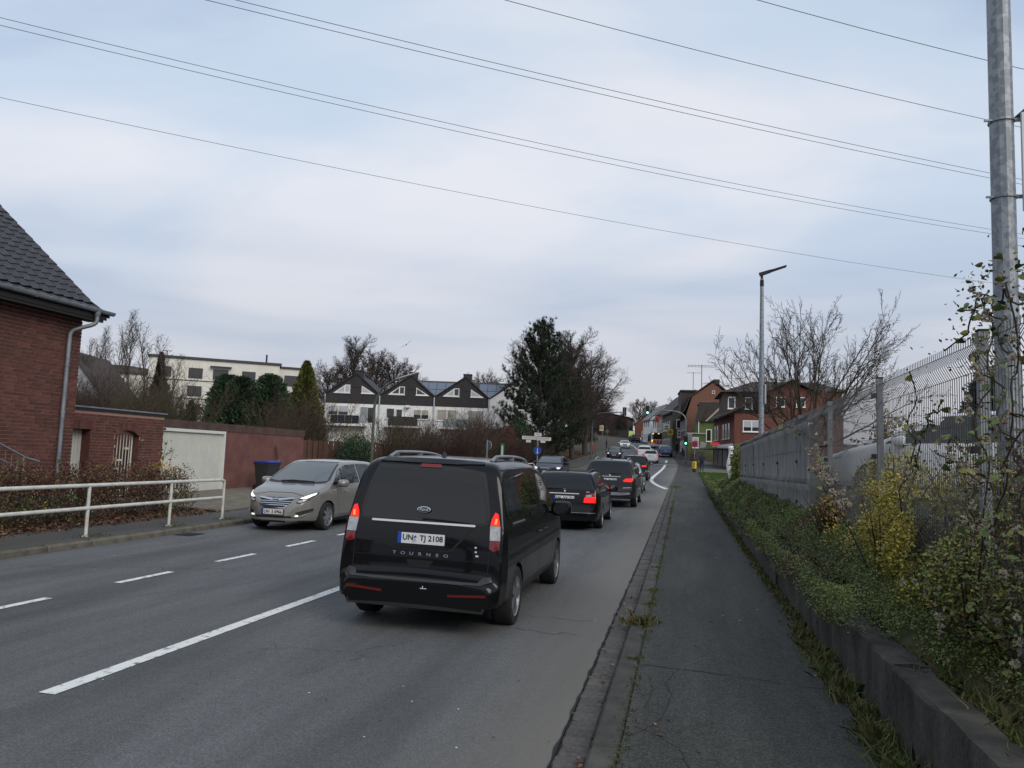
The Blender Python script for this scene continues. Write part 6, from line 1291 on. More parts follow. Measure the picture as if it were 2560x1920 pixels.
# terrace of three dark gabled houses
ta = math.atan2(82.2-78.3, -21.1+38.7); txo = -38.75
for i in range(4):
    w_ = 6.02 if i < 3 else 6.3
    b0 = Vector((-38.72, 78.3, 0))+Vector((math.cos(ta), math.sin(ta), 0))*(6.05*i)
    lb = ['dark gabled white terrace house nearest the golden cypress', 'dark gabled terrace house behind the curved lamp', 'dark gabled terrace house with beige blinds and glass balcony', 'plain white gable end house behind the pine'][i]
    h = thing('terrace_house', lb, 'house', b0, ta, 'terrace of gabled houses'); bz0 = .5
    wl = M_wall_w
    m = MB(); m.box(0, w_, 0, 9, bz0, 7.1); m.build('wall', wl, h)
    zl, za, cxm = 8.08, 10.35, 3.35
    m = MB(); m.ext([(0.02,-.02,7.1),(w_-.02,-.02,7.1),(w_-.02,-.02,zl),(cxm,-.02,za),(0.02,-.02,zl)], (0,9,0)); gb = m.build('gable', M_slate if i < 3 else wl, h)
    m = MB()
    for xa, za_, xb, zb2 in ((-.12, zl-.08, cxm, za+.06), (w_+.12, zl-.08, cxm, za+.06)):
        m.ext([(xa,-.15,za_),(xb,-.15,zb2),(xb,-.15,zb2+.16),(xa,-.15,za_+.16)], (0,9.3,0))
    rf = m.build('roof', pm('roof_edge_dark', (.018,.016,.017), rough=.7), h)
    if i < 3:
        m = MB(); m.box(3.10, 3.98, -.06, 1.2, 8.9, 10.78); m.box(3.05, 4.03, -.1, 1.25, 10.72, 10.82); m.build('chimney', M_slate, rf)
        if i == 2: m = MB(); m.lathe([(.09,10.82),(.12,11.05),(.05,11.2)], 10, (3.6,.5,0)); m.build('chimney_pot', M_fr, rf)
        # triangular gable windows
        for (P, half) in (([(.95,8.30),(2.70,8.30),(2.70,9.18),(2.15,9.18)], 2.12), ([(3.98,8.28),(5.35,8.28),(3.98,9.12)], None)):
            m = MB(); m.ext([(x,-.06,z) for x, z in P], (0,.05,0)); wn = m.build('window', M_fr, h)
            if half: ins = [[(1.3,8.40),(2.05,8.40),(2.05,9.03)], [(2.18,8.40),(2.62,8.40),(2.62,9.1),(2.18,9.1)]]
            else: ins = [[(4.06,8.38),(5.02,8.38),(4.06,8.98)]]
            for k_, q in enumerate(ins): m = MB(); m.ext([(x,-.075,z) for x, z in q], (0,.015,0)); m.build('pane', (M_win if i == 1 or k_ == 1 and i == 2 else M_blind), wn)
            m = MB(); m.box(P[0][0]-.05,P[1][0]+.05,-.12,-.02,8.20,8.28); m.build('sill', M_fr, wn)
        if i == 0:
            window(h, .35,2.65,5.75,6.85,-.03,n=2,blind=.62,fw=.07); window(h, 3.9,5.55,4.95,6.8,-.03,n=2,fw=.09,sill=False,curtain=False); m = MB(); m.box(3.95,4.75,-.06,-.05,5.0,6.75); m.build('curtain', M_curtain, h)
            m = MB(); m.box(1.0,4.1,-1.2,-1.15,4.85,5.75); m.build('balcony_panel', pm('solar_panel_dark', (.012,.014,.022), rough=.25), h)
            for k_ in range(5): m = MB(); m.box(1.0+.76*k_,1.04+.76*k_,-1.23,-1.18,4.85,5.8); m.build('balcony_post', M_zinc, h)
        elif i == 1:
            window(h, .75,1.7,5.6,6.75,-.03,fw=.07); window(h, 1.8,2.6,5.0,6.7,-.03,fw=.09,sill=False); window(h, 3.75,5.5,5.6,6.7,-.03,n=2,blind=.55,bm_=M_curt,fw=.07); m = MB(); m.box(1.2,4.4,-1.2,-1.15,4.8,5.8); m.build('balcony_panel', M_slate, h); m = MB(); m.box(2.9,3.4,-.5,0,6.85,7.1); m.build('awning_box', M_fr, h)
        else:
            window(h, .3,2.55,5.55,6.8,-.03,n=2,blind=.97,bm_=M_curt,fw=.07); window(h, 3.75,5.5,5.0,6.8,-.03,blind=.97,bm_=M_curt,fw=.07); m = MB(); m.box(1.1,4.3,-1.2,-1.17,4.8,5.7); m.build('balcony_panel', pm('glass_pale_green', (.28,.36,.36), rough=.1, alpha=.7), h)
        m = MB(); m.box(.6,4.8,-1.3,0,4.6,4.78); m.build('balcony_slab', M_wall_w, h)
    else:
        window(h, 3.1,4.4,7.0,7.5,-.03,fw=.08)
    for x in (.0, w_-.02):
        m = MB(); m.tube([(x,-.12,8.1),(x,-.12,5.0)], .05, 8); m.build('downpipe', pm('pipe_white', (.4,.42,.44), rough=.5), h)
# roof with solar panels behind the terrace
h = thing('solar_house', 'house roof with solar panels behind the dark gables', 'house', (-34.6, 90, 0), ta)
m = MB(); m.box(0,15,2,9,.5,8.8); m.build('wall', M_wall_w, h); m = MB(); m.ext([(0,1.5,8.75),(0,5.5,11.45),(0,9.5,8.75)], (15,0,0)); rf = m.build('roof', pm('roof_tile_brown', (.045,.033,.027), (.07,.05,.04), scale=5, rough=.85), h)
for i in range(11):
    if i in (6, 7): continue
    for j in range(2):
        y0 = 1.9+1.55*j; z0 = 9.10+1.046*j; m = MB(); m.ext([(1.0+1.1*i,y0,z0),(2.05+1.1*i,y0,z0),(2.05+1.1*i,y0+1.45,z0+.98),(1.0+1.1*i,y0+1.45,z0+.98)], (0,-.03,.05)); m.build('solar_panel', pm('solar_panel_blue', (.10,.12,.16), rough=.15, spec=1.0), rf)
# apartment block
aa = math.atan2(120.4-107.7, -68.4+87.0); ab = thing('apartment_block', 'cream flat-roofed apartment block with dark framed windows', 'apartment block', (-87.0, 107.7, 0), aa)
M_apt = pm('render_cream', (.62,.60,.53), (.70,.68,.61), scale=.8, rough=.9); Lw = 22.5
m = MB(); m.box(2,Lw,0,12,0,16.2); m.box(-8,2.0,1.5,12,0,13.2); m.box(Lw,Lw+4.2,1.6,12,0,15.9); m.build('wall', M_apt, ab)
m = MB(); m.box(1.7,Lw+.3,-.3,12.3,16.2,16.55); m.box(Lw+.3,Lw+4.5,1.3,12.3,15.9,16.2); m.box(-8.2,1.7,1.2,12,13.2,13.45); m.build('roof', M_frd, ab)
for k, z in enumerate((13.0, 10.0, 7.0, 4.0)):
    for (x0, x1) in ((3.2, 5.4), (8.0, 10.2), (11.8, 14.2), (16.4, 18.6), (20.2, 21.6)): window(ab, x0,x1,z,z+1.75,-.02,fr=M_frd,n=2,sill=False,fw=.12)
    window(ab, Lw+1.0,Lw+3.8,z-.2,z+1.7,1.58,fr=M_frd,n=1,sill=False,fw=.12); m = MB(); m.box(2,Lw,-.06,0,z-.45,z-.30); m.build('string_course', M_frd, ab)
    if k: window(ab, -6,-2.5,z,z+1.8,1.48,fr=M_frd,n=2,sill=False,fw=.12)
    m = MB(); m.box(2.4,6.0,-1.2,-1.15,z-.4,z+.7) if k else m.box(11.3,14.7,-.8,-.1,15.1,15.25); m.build('balcony_panel' if k else 'awning', pm('balcony_glass', (.3,.34,.33), rough=.2) if k else M_frd, ab)
m = MB(); m.tube([(20.3,1,16.5),(20.3,1,18.0)], .15, 8); m.build('flue', M_frd, ab); m = MB(); m.tube([(4.5,1,16.5),(4.5,1,17.4)], .08, 6); m.cbox((4.5,1,17.4),(1.3,.1,.1)); m.build('antenna', M_frd, ab)
# small white gable house far left
h = thing('small_gable_house', 'small white gable house with brown roof beside the birches', 'house', (-55.6, 56.0, 0), rad(18)); m = MB(); m.ext([(0,0,0),(6.6,0,0),(6.6,0,5.2),(3.0,0,9.6),(0,0,5.2)], (0,8,0)); m.build('wall', pm('render_grey_white', (.30,.31,.32), rough=.9), h)
m = MB()
for xa, za_, xb, zb2 in ((-.3,4.9,3.0,9.7), (6.9,4.9,3.0,9.7)): m.ext([(xa,-.2,za_),(xb,-.2,zb2),(xb,-.2,zb2+.2),(xa,-.2,za_+.2)], (0,8.4,0))
m.build('roof', MATS['roof_tile_brown'], h); window(h, 2.4,3.6,5.6,6.9,-.02)
# ---------------------------------------------------------------- right side of the street
M_rb = pm('brick_red_far', (.115,.040,.029), (.165,.060,.044), scale=4, detail=8, rough=.9, bump=.3, bscale=30); M_br = pm('brick_brown_far', (.155,.072,.048), (.195,.092,.064), scale=4, rough=.9, bump=.3, bscale=30); M_rt = pm('roof_tile_dark_far', (.035,.027,.024), (.055,.042,.037), scale=6, rough=.8, bump=.5, bscale=10); M_green = pm('render_green', (.075,.115,.03), (.095,.14,.04), scale=2, rough=.85); M_pl = pm('plinth_brown', (.10,.075,.05), rough=.9)
# red brick corner house: front facade faces the road (left), gable side faces the camera
fa = math.atan2(12.0, -1.55)
ch = thing('corner_house', 'red brick corner house with hipped roof behind the wide bare tree', 'house', (5.0, 80, gz(80)), 0)
m = MB(); m.add([(0,0,0),(10.2,0,0),(10.2,12,0),(-1.6,12,0),(0,0,5.75),(10.2,0,5.75),(10.2,12,5.75),(-1.6,12,5.75)], [(0,3,2,1),(4,5,6,7),(0,1,5,4),(1,2,6,5),(2,3,7,6),(3,0,4,7)])
m.box(3.4,10.1,.05,9,5.75,8.1); m.ext([(3.4,-.02,5.75),(7.4,-.02,5.75),(7.4,-.02,7.9),(5.5,-.02,8.95),(3.4,-.02,7.9)], (0,4,0)); m.build('wall', M_rb, ch)
m = MB(); m.box(-1.0,3.6,2.0,11.5,5.7,8.2); m.build('upper_storey', pm('slate_brown', (.045,.03,.025), (.06,.042,.035), scale=5, rough=.8), ch)
m = MB(); m.ext([(-.9,-.35,5.55),(-2.0,12.3,5.55),(-.2,12.3,6.9),(1.5,-.35,6.9)], (0,0,.15)); m.add([(-.55,-.4,5.7),(3.6,-.4,7.9),(3.6,-.2,7.9),(-.55,-.2,5.7),(-.55,-.4,5.9),(3.6,-.4,8.05),(3.6,-.2,8.05),(-.55,-.2,5.9)], [(0,3,2,1),(4,5,6,7),(0,1,5,4),(1,2,6,5),(2,3,7,6),(3,0,4,7)])
m.add([(-1.3,1.6,8.1),(10.6,-.3,8.1),(10.6,11.8,8.1),(-1.6,11.8,8.1),(2.2,5,9.5),(8.6,5,9.5)], [(0,1,5,4),(1,2,5),(2,3,4,5),(3,0,4),(0,3,2,1)]); m.ext([(3.0,-.35,7.85),(5.5,-.35,9.15),(8.0,-.35,7.85),(8.0,-.35,8.0),(5.5,-.35,9.3),(3.0,-.35,8.0)], (0,5,0)); rf = m.build('roof', M_rt, ch)
for x0 in (3.95, 5.85): window(ch, x0,x0+.85,6.5,7.5,-.04,fw=.08)
window(ch, .8,2.5,3.95,5.1,-.02,n=2,blind=.6,fw=.09); window(ch, 6.2,7.8,3.9,5.0,-.02,n=2,fw=.09)
ff = (ch, (-1.6,12,0), fa+math.pi)
for x0 in (1.0, 2.6, 6.0, 7.6, 9.2): window(ff, x0,x0+.7,3.3,4.9,-.02,fw=.09)
for x0 in (4.0, 6.6): pass
m = MB(); m.box(.2,11.8,-.12,-.01,2.5,2.75); m.build('white_band', M_fr, *ff)
for x0 in (1.0, 3.6, 6.4, 9.0): m = MB(); m.box(x0,x0+2.2,-.04,.0,.4,2.2); m.build('shop_window', pm('shop_window_grey', (.25,.26,.27), rough=.2), *ff)
m = MB(); m.box(-.2,12,-1.6,-.1,2.25,2.42); m.build('canopy', pm('canopy_grey', (.16,.16,.155), rough=.6), *ff)
for x0 in (-.55, 1.15): window(ch, x0+.0,x0+.75,6.35,7.6,1.98,fw=.1)
m = MB(); m.tube([(7.9,5,9.4),(7.9,5,11.6)], .09, 6); m.build('flue', M_zinc, rf)
lt = [textmesh('Lotto', .34, .01)]; lt[0].materials.clear(); lt[0].materials.append(M_fr)
sg_ = thing('shop_sign', 'red oval shop sign under the corner house canopy', 'shop sign', (3.45, 88, 4.05), rad(0)); m = MB(); m.add([(.52*math.cos(t), y, .24*math.sin(t)) for y in (-.06, .06) for t in np.linspace(0, 2*math.pi, 20, endpoint=False)], [tuple(range(20)), tuple(20+i for i in range(20))]+[(i, (i+1) % 20, 20+(i+1) % 20, 20+i) for i in range(20)]); m.build('sign_panel', pm('sign_red', (.5,.025,.02), rough=.4, emit=(.6,.02,.01), es=.4), sg_); q = link('sign_text', lt[0], sg_, (0,-.075,0)); q.rotation_euler = (rad(90),0,0)
# brown gable house
bh = thing('brown_gable_house', 'tall brown brick gable house with mansard side and chimney', 'house', (.5, 110, gz(110)), rad(4)); zb0 = gz(110)
m = MB(); m.ext([(0,0,0),(7.2,0,0),(7.2,0,7.6),(3.5,0,10.55),(.65,0,8.5),(-.1,0,6.0)], (0,13,0)); m.build('wall', M_br, bh)
m = MB(); pr = [(-1.2,5.7),(-.35,6.5),(.45,8.45),(3.5,10.75),(7.6,7.5)]
for (xa, za_), (xb, zb2) in zip(pr[:-1], pr[1:]): m.ext([(xa,-.2,za_),(xb,-.2,zb2),(xb,-.2,zb2+.2),(xa,-.2,za_+.2)], (0,13.4,0))
rf = m.build('roof', M_rt, bh); m = MB(); m.box(3.7,4.5,1.0,2.0,9.8,11.1); m.build('chimney', M_slate, rf)
m = MB(); m.ext([(-.7,2.0,6.3),(1.2,2.0,8.9),(1.2,2.0,9.45),(-.75,2.0,9.45)], (0,6,0)); m.build('dormer', M_rt, rf); m = MB(); m.box(-.85,1.6,1.8,8.2,9.4,9.6); m.build('dormer_roof', M_rt, rf)
m = MB(); m.tube([(2.2,3,9.8),(2.2,3,13.4)], .05, 5)
for k, dz in enumerate((13.3, 13.1)): m.tube([(.2,3,dz),(4.3,3,dz-.05)], .03, 4)
for x in np.linspace(.4,4.1,9): m.tube([(x,2.6,13.2),(x,3.4,13.2)], .025, 4)
m.tube([(1.1,4,9.5),(1.1,4,12.4)], .04, 5); m.tube([(.2,4,12.3),(2.2,4,12.3)], .03, 4); m.build('tv_antenna', M_dark, rf)
window(bh, 3.35,3.75,8.95,9.4,-.02,fw=.07,sill=False); window(bh, 1.9,3.2,6.6,7.8,-.02,n=1,fw=.14,blind=.9)
fb_ = (bh, (-.1,13,0), rad(-90))
for x0 in (1.2,2.6,4.6,6.0,8.4,10.6): 
    for z0 in (1.0, 3.9): window(fb_, x0,x0+.8,z0,z0+1.5,-.02,fw=.12,blind=.4)
# green house with flat annexe
gh = thing('green_house', 'small green rendered house with dark roof and flat annexe', 'house', (.6, 99.5, gz(99.5)), rad(3))
m = MB(); m.box(1.2,3.6,2.5,9,.9,5.2); m.ext([(1.2,2.5,5.2),(3.6,2.5,5.2),(4.6,2.5,7.6),(1.75,2.5,7.6)], (0,5,0)); m.box(0,2.1,0,6,1.3,3.45); m.build('wall', M_green, gh); m = MB(); m.box(-.02,2.13,-.03,6,0,1.3); m.box(1.2,3.65,2.45,9,0,.9); m.build('plinth', M_pl, gh)
m = MB(); m.box(-.15,2.25,-.15,6.1,3.45,3.6); m.build('annexe_roof', pm('flat_roof_trim', (.35,.34,.32), rough=.7), gh)
m = MB(); m.ext([(1.0,2.2,5.2),(1.55,2.2,7.55),(4.7,2.2,7.55),(3.5,2.2,5.2)], (0,.3,0)); m.build('roof_front', M_rt, gh); m = MB(); m.box(1.6,4.4,2.25,8,7.5,7.7); m.add([(1.9,2.1,5.55),(3.4,2.1,5.55),(4.4,2.1,6.9),(2.6,2.1,6.9),(1.9,2.3,5.5),(3.4,2.3,5.5),(4.4,2.3,6.9),(2.6,2.3,6.9)], [(0,3,2,1),(4,5,6,7),(0,1,5,4),(1,2,6,5),(2,3,7,6),(3,0,4,7)]); m.build('roof', M_rt, gh)
m = MB(); m.ext([(2.2,2.0,5.2),(2.5,2.0,5.2),(4.6,2.0,7.3),(4.35,2.0,7.4)], (0,.15,0)); m.build('bargeboard', M_curt, gh)
window(gh, .55,1.3,1.7,3.05,-.03,blind=.35,fw=.1); window(gh, 2.4,3.1,2.6,4.2,2.48,fw=.1); m = MB(); m.tube([(1.45,2.35,5.5),(1.45,2.35,1.0)], .06, 7); m.build('downpipe', M_fr, gh)
# grey house, cream house, white houses along the bend
def rowhouse(name, label, x, y, rz, w_, d_, e_, r_, mw, mr_, nf=2, wx=()):
    h = thing(name, label, 'house', (x, y, gz(y)-.2), rz, None); m = MB(); m.box(0,w_,0,d_,0,e_); m.ext([(0,0,e_),(w_,0,e_),(w_/2,0,r_)], (0,d_,0)); m.build('wall', mw, h)
    m = MB()
    for xa, xb in ((-.4, w_/2), (w_+.4, w_/2)): m.ext([(xa,-.25,e_-.25),(xb,-.25,r_+.05),(xb,-.25,r_+.25),(xa,-.25,e_-.05)], (0,d_+.5,0))
    m.build('roof', mr_, h); fs = (h, (0,d_,0), rad(-90))
    for k in range(nf):
        for x0 in np.arange(1.0, d_-1.4, 2.2): window(fs, x0,x0+1.0,.9+2.8*k,2.4+2.8*k,-.02,fw=.12,sill=False)
    for (x0, z0) in wx: window(h, x0,x0+1.0,z0,z0+1.5,-.02,fw=.12,sill=False)
    return h
rowhouse('grey_house', 'dark green-grey house with dormer beyond the brown gable house', -1.7, 125, rad(10), 7, 11, 6.6, 10.0, pm('render_grey_green', (.085,.085,.065), rough=.9), M_rt, wx=((.6,3.9),(1.9,3.9)))
rowhouse('cream_house', 'narrow cream house front between grey and white houses', -3.3, 139, rad(11), 7, 8, 6.4, 9.6, pm('render_cream_far', (.30,.24,.15), rough=.9), M_rt, wx=((.4,3.6),))
rowhouse('white_house', 'white gabled house on the bend behind the bus', -4.4, 158, rad(13), 7.5, 9, 5.6, 8.8, M_wall_w, pm('roof_slate_blue', (.06,.065,.075), rough=.5), wx=((.8,3.2),(2.4,3.2),(5,3.2)))
rowhouse('white_house', 'second white house farther up the bend', -7.0, 170, rad(14), 7, 8, 5.4, 8.6, M_wall_w, MATS['roof_slate_blue'], wx=((.8,3.2),(2.4,3.2),(5,3.2)))
rowhouse('brick_house_far', 'distant red brick house closing the bend', -13.2, 216, rad(0), 9, 10, 4.4, 8.2, M_rb, MATS['roof_tile_brown'], wx=((2,1),(6,1)))
rowhouse('dark_brick_building', 'dark brick building behind the bare limes with small white windows', -30, 214, rad(-4), 15, 12, 6.4, 7.6, pm('brick_dark_far', (.03,.022,.02), (.045,.034,.03), scale=3, rough=.9), MATS['roof_edge_dark'], wx=((3,3.4),(8.4,3.4)))
# ================================================================== LEFT VERGE: SHRUBS, WOODEN FENCE, BEECH
M_wood = pm('fence_wood_brown', (.055,.026,.018), (.085,.042,.028), scale=6, rough=.85, rnd=.25, stretch=(1,1,.15))
bdm = bevbox('fence_board', .145, .022, 1.75, M_wood, 0)
def boardfence(label, p0, p1, z0):
    d_ = Vector((p1[0]-p0[0], p1[1]-p0[1], 0)); n = int(d_.length/.17); a = math.atan2(d_.y, d_.x); t = thing('wooden_fence', label, 'fence', (p0[0], p0[1], z0), a)
    for i in range(n): link('fence_board', bdm, t, (i*.17+.08, 0 if i % 2 else -.03, .95+random.gauss(0, .012)), rot=(0, random.gauss(0, .006), 0))
    for i in range(0, n, 11): m = MB(); m.box(i*.17-.04,i*.17+.04,.02,.10,-.2,1.9); m.build('fence_post', M_wood, t)
    for zz in (.4, 1.5): m = MB(); m.box(0,n*.17,.005,.045,zz,zz+.08); m.build('fence_rail', M_wood, t)
boardfence('brown wooden board fence behind the curved street lamp', (-18.8, 33.5), (-15.2, 42.5), gz(38)+.25)
boardfence('long brown wooden board fence along the verge shrubs', (-15.2, 43), (-14.4, 66), gz(52)+.1)
SHR = dict(seg=[5,4,3], wob=[.10,.16,.2], up=[.05,.06,.03], tip=[.35,.4,.5], n=[8,6], t0=[.2,.2], ang=[28,34], angv=[10,12], lr=[.55,.5], sh=[.3,.3], rr=[.6,.6], rmin=.006)
def bareshrub(label, loc, H_, nst, seed, mat, proto=None, s=1.0, rz=0.0, wide=.5):
    t = thing('bare_shrub', label, 'shrub', loc, rz); t.scale = (s, s, s)
    if proto is None:
        out = []; rs = random.Random(seed)
        for k in range(nst): branches(rs, Vector((rs.gauss(0,.25), rs.gauss(0,.25), -.05)), Vector((rs.gauss(0,wide), rs.gauss(0,wide), 1)).normalized(), H_*rs.uniform(.6,1.05), .022, 0, SHR, out)
        a, b = treemesh(out, 1, mat, (4, 3, 3)); proto = (a, b)
    link('stems', proto[0], t); link('twigs', proto[1], t); return proto
M_sh1 = pm('shrub_bark_olive', (.06,.047,.025), rough=.95); M_sh2 = pm('shrub_bark_red', (.05,.026,.02), rough=.95)
sA = bareshrub('leafless olive shrub below the leftmost terrace house', (-15.6, 40, gz(40)+.2), 3.4, 26, 31, M_sh1); sB = bareshrub('leafless reddish shrub behind the round sign back', (-13.4, 45.5, gz(45)+.2), 3.0, 34, 32, M_sh2, wide=.4)
spots = [('tall bare stems right of the garage end', -20.0, 36, 1.1, 0), ('bare shrub before the golden cypress', -23.3, 43, 1.35, 1), ('bare shrub at the foot of the golden cypress', -22.5, 45, 1.25, 0), ('bare twigs above the garage roof', -27.5, 38, 1.3, 0), ('pale bare stems over the garage edge', -30.5, 38, 1.2, 0),
         ('bare shrub by the wooden fence gap', -14.2, 42, .95, 1), ('bare reddish shrub beneath the middle terrace house', -14.0, 49, 1.0, 1), ('olive twiggy shrub before the glass balcony', -14.2, 52, 1.0, 0), ('dense twiggy shrub beside the green sign', -13.6, 55, .95, 1), ('dense twigs behind the cycle signpost', -13.3, 58.5, 1.0, 1), ('twiggy hedge shrub at the pine foot', -13.2, 63, .85, 1), ('low twiggy shrub under the pine', -13.0, 68, .8, 1), ('twiggy shrub before the first lime trunk', -13.4, 73, .8, 0),
         ('bare bush in the terrace garden', -20.0, 56, .9, 0), ('bare bush before the terrace balcony', -24, 62, 1.0, 0), ('twiggy bush between terrace and pine', -18.2, 68, 1.5, 1), ('tangled bush behind the long wooden fence', -17.0, 50, 1.05, 1), ('tangled bush beside the beech', -16.6, 60, 1.3, 1), ('grey twigs left of the small conifer', -36.5, 47, 1.3, 0), ('grey twigs above the garden wall', -40, 46, 1.5, 1), ('brown twigs beside the brick house corner', -44, 48, 1.6, 1), ('brown undergrowth below the birches', -50, 56, 1.8, 1), ('brown undergrowth before the apartment block', -46, 58, 1.9, 0), ('bushy undergrowth left of the dark cypress', -38, 52, 1.5, 1)]
for i, (lb, x, y, s, k) in enumerate(spots): bareshrub(lb, (x, y, hz(x, y)), 0, 0, 0, None, proto=(sA, sB)[k], s=s, rz=i*1.3)
M_be = [pm('beech_copper', (.15,.055,.028), rough=.8), pm('beech_brown', (.09,.038,.022), rough=.8), M_twig]
leafshrub('beech_bush', 'copper-leaved beech bush left of the pine', (-14.2, 62, gz(62)+.1), 1.1, 1.6, 3.7, 9000, .12, M_be, [.5, .35, .15], cone=.3)
leafshrub('beech_bush', 'low copper-leaved bush behind the dark conifer hedge', (-17.4, 44, gz(44)+.2), .9, 1.2, 2.3, 2500, .10, M_be, [.3, .4, .3])
leafshrub('evergreen_bush', 'dark evergreen bush against the wooden fence by the garage', (-16.2, 36.5, gz(36)+.2), 1.0, 1.0, 2.35, 9000, .09, [M_cy[0], M_cy[1], M_gc[0]], [.5, .3, .2])
leafshrub('variegated_bush', 'yellow-green bush with pale leaves behind the dark evergreen', (-17.4, 38.4, gz(36)+.2), 1.0, 1.2, 2.6, 3000, .09, [M_go[1], M_gc[2], M_vl[1]], [.4, .3, .3])
leafshrub('evergreen_bush', 'dark evergreen bush right of the curved lamp', (-15.4, 46, gz(46)+.2), 1.1, 1.1, 2.6, 8000, .10, [M_cy[0], M_cy[1], M_gc[0]], [.55, .3, .15])
leafshrub('evergreen_bush', 'green bushy shrub below the pine', (-15.0, 70, gz(70)+.1), 1.3, 1.6, 4.6, 9000, .16, [M_cy[0], M_cy[1], M_go[0]], [.5, .35, .15])
leafshrub('evergreen_bush', 'dark holly under the limes', (-15.6, 80, gz(80)+.1), 1.6, 2.2, 4.2, 8000, .18, [M_cy[0], M_cy[1], M_leafb[1]], [.5, .3, .2])
leafshrub('ivy_mound', 'ivy mound on the bank below the lime trunks', (-16.5, 92, gz(92)+.1), 1.8, 5, 2.6, 8000, .2, [M_cy[0], M_leafb[1], M_twig], [.4, .3, .3], cat='ivy')
leafshrub('dark_hedge', 'dark brown hedge bank behind the lime trunks', (-19.0, 100, gz(100)), 1.6, 26, 3.4, 26000, .32, [M_cy[0], M_leafb[1], M_twig, M_leafb[0]], [.3, .3, .3, .1], cat='hedge')
leafshrub('dark_hedge', 'dark hedge along the left pavement up the bend', (-18.6, 148, gz(148)), 1.6, 18, 3.0, 12000, .36, [M_cy[0], M_leafb[1], M_twig, M_leafb[0]], [.3, .3, .3, .1], cat='hedge')
leafshrub('low_plants', 'low garden plants with pale flowers by the garage corner', (-14.6, 33.5, gz(33)+.15), .5, 1.1, .8, 1600, .07, [M_go[1], M_gc[2], M_vl[1], M_cy[0]], [.2, .2, .3, .3])
# leaf bed under the limes, grass at the island and the right verge
P = np.c_[np.random.uniform(-16, -12.6, 5000), np.random.uniform(70, 112, 5000), np.zeros(5000)]; P[:, 2] = [hz(x, y)+.06 for x, y, _ in P]; v, f = leafquads(P, .16, .3); setp(link('leaf_bed', npmesh('leaf_bed', v, f, M_leafb, np.random.choice([0, 1, 1, 2], len(f)))), 'brown leaf bed under the lime trees', 'leaves', kind='stuff')
def lawn(name, label, x0, x1, y0, y1, n, h, dz):
    x = np.random.uniform(x0, x1, n); y = np.random.uniform(y0, y1, n); z = np.interp(y, _yy, _zz)+dz; v, f = bladequads(np.c_[x, y, z], np.full(n, h), .4, .02)
    setp(link(name, npmesh(name, v, f, [pm('lawn_green', (.07,.14,.022), rough=.9), M_gr[0]], np.random.randint(0, 2, n))), label, 'grass', kind='stuff')
    vv, ff_ = strip(lambda y: x0, lambda y: x1, y0, y1, 1.5, dz, 2); setp(link('verge', npmesh('verge', vv, ff_, pm('verge_soil', (.04,.06,.016), rough=1))), 'soil under the '+label, kind='structure')
lawn('lawn', 'bright green grass verge beside the pavement', 1.4, 4.6, 51, 71, 26000, .16, .10)
lawn('island_grass', 'grass strip behind the short white railing', -12.2, -10.0, 42, 55, 7000, .14, .115)
# short white railing on the far side
rl2 = thing('short_railing', 'short white railing at the grass strip beside the signpost', 'railing', (-9.95, 46, gz(46)+.1))
for yy in (44.5, 47, 49.5, 52): m = MB(); m.tube([(-9.95,yy,gz(yy)),(-9.95,yy,gz(yy)+1.0)], .035, 8); m.build('post', M_rail, rl2, W=True)
for zz in (1.0, .6): m = MB(); m.tube([(-9.95,44.5,gz(44.5)+zz),(-9.95,52,gz(52)+zz)], .038, 8); m.build('rail', M_rail, rl2, W=True)
# ================================================================== SIGNS AND SIGNALS
def post(t, x, y, z0, z1, r=.038, mat=None): m = MB(); m.tube([(x,y,z0),(x,y,z1)], r, 10); return m.build('post', mat or M_zinc, t, W=True, smooth=True)
def disc(t, c, r, face, mat, name='sign_face', th=.012, W=True):
    """disc facing direction `face` (angle in plan)"""
    n = Vector((math.cos(face), math.sin(face), 0)); s_ = Vector((-n.y, n.x, 0)); c = Vector(c); K = 28; m = MB()
    m.add([c+s_*r*math.cos(a)+Vector((0,0,r*math.sin(a)))+n*k for k in (0, th) for a in np.linspace(0, 2*math.pi, K, endpoint=False)], [tuple(range(K)), tuple(K+i for i in range(K))]+[(i, (i+1) % K, K+(i+1) % K, K+i) for i in range(K)]); return m.build(name, mat, t, W=W)
M_sgr = pm('sign_back_grey', (.10,.11,.11), rough=.5); M_sbl = pm('sign_blue', (.01,.06,.30), rough=.4); M_swh = pm('sign_white', (.55,.55,.54), rough=.5); M_srd = pm('sign_red_face', (.35,.02,.05), rough=.4); M_sgn = pm('sign_green', (.02,.16,.05), rough=.5); M_ye2 = pm('sign_yellow', (.6,.42,.02), rough=.5)
t = thing('round_sign', 'small round sign seen from behind on a grey post', 'sign', (-10.75, 42, gz(42))); post(t, -10.75, 42, gz(42)+.1, 2.75); disc(t, (-10.7, 42.05, 2.45), .23, rad(60), M_sgr); disc(t, (-10.69, 42.07, 2.45), .245, rad(60), M_swh, 'sign_rim', .008)
t = thing('green_sign', 'narrow upright green sign board on the verge', 'sign', (-12.2, 52, gz(52))); post(t, -12.2, 52, gz(52)+.1, 2.0, .03); m = MB(); m.box(-12.32,-12.08,51.9,51.95,1.75,2.75); m.build('sign_face', M_sgn, t, W=True); m = MB(); m.box(-12.26,-12.14,51.89,51.9,1.9,2.6); m.build('sign_print', M_swh, t, W=True)
t = thing('cycle_signpost', 'signpost with white direction arms and blue round path sign', 'signpost', (-10.1, 54, gz(54))); post(t, -10.1, 54, gz(54)+.1, 3.75, .04)
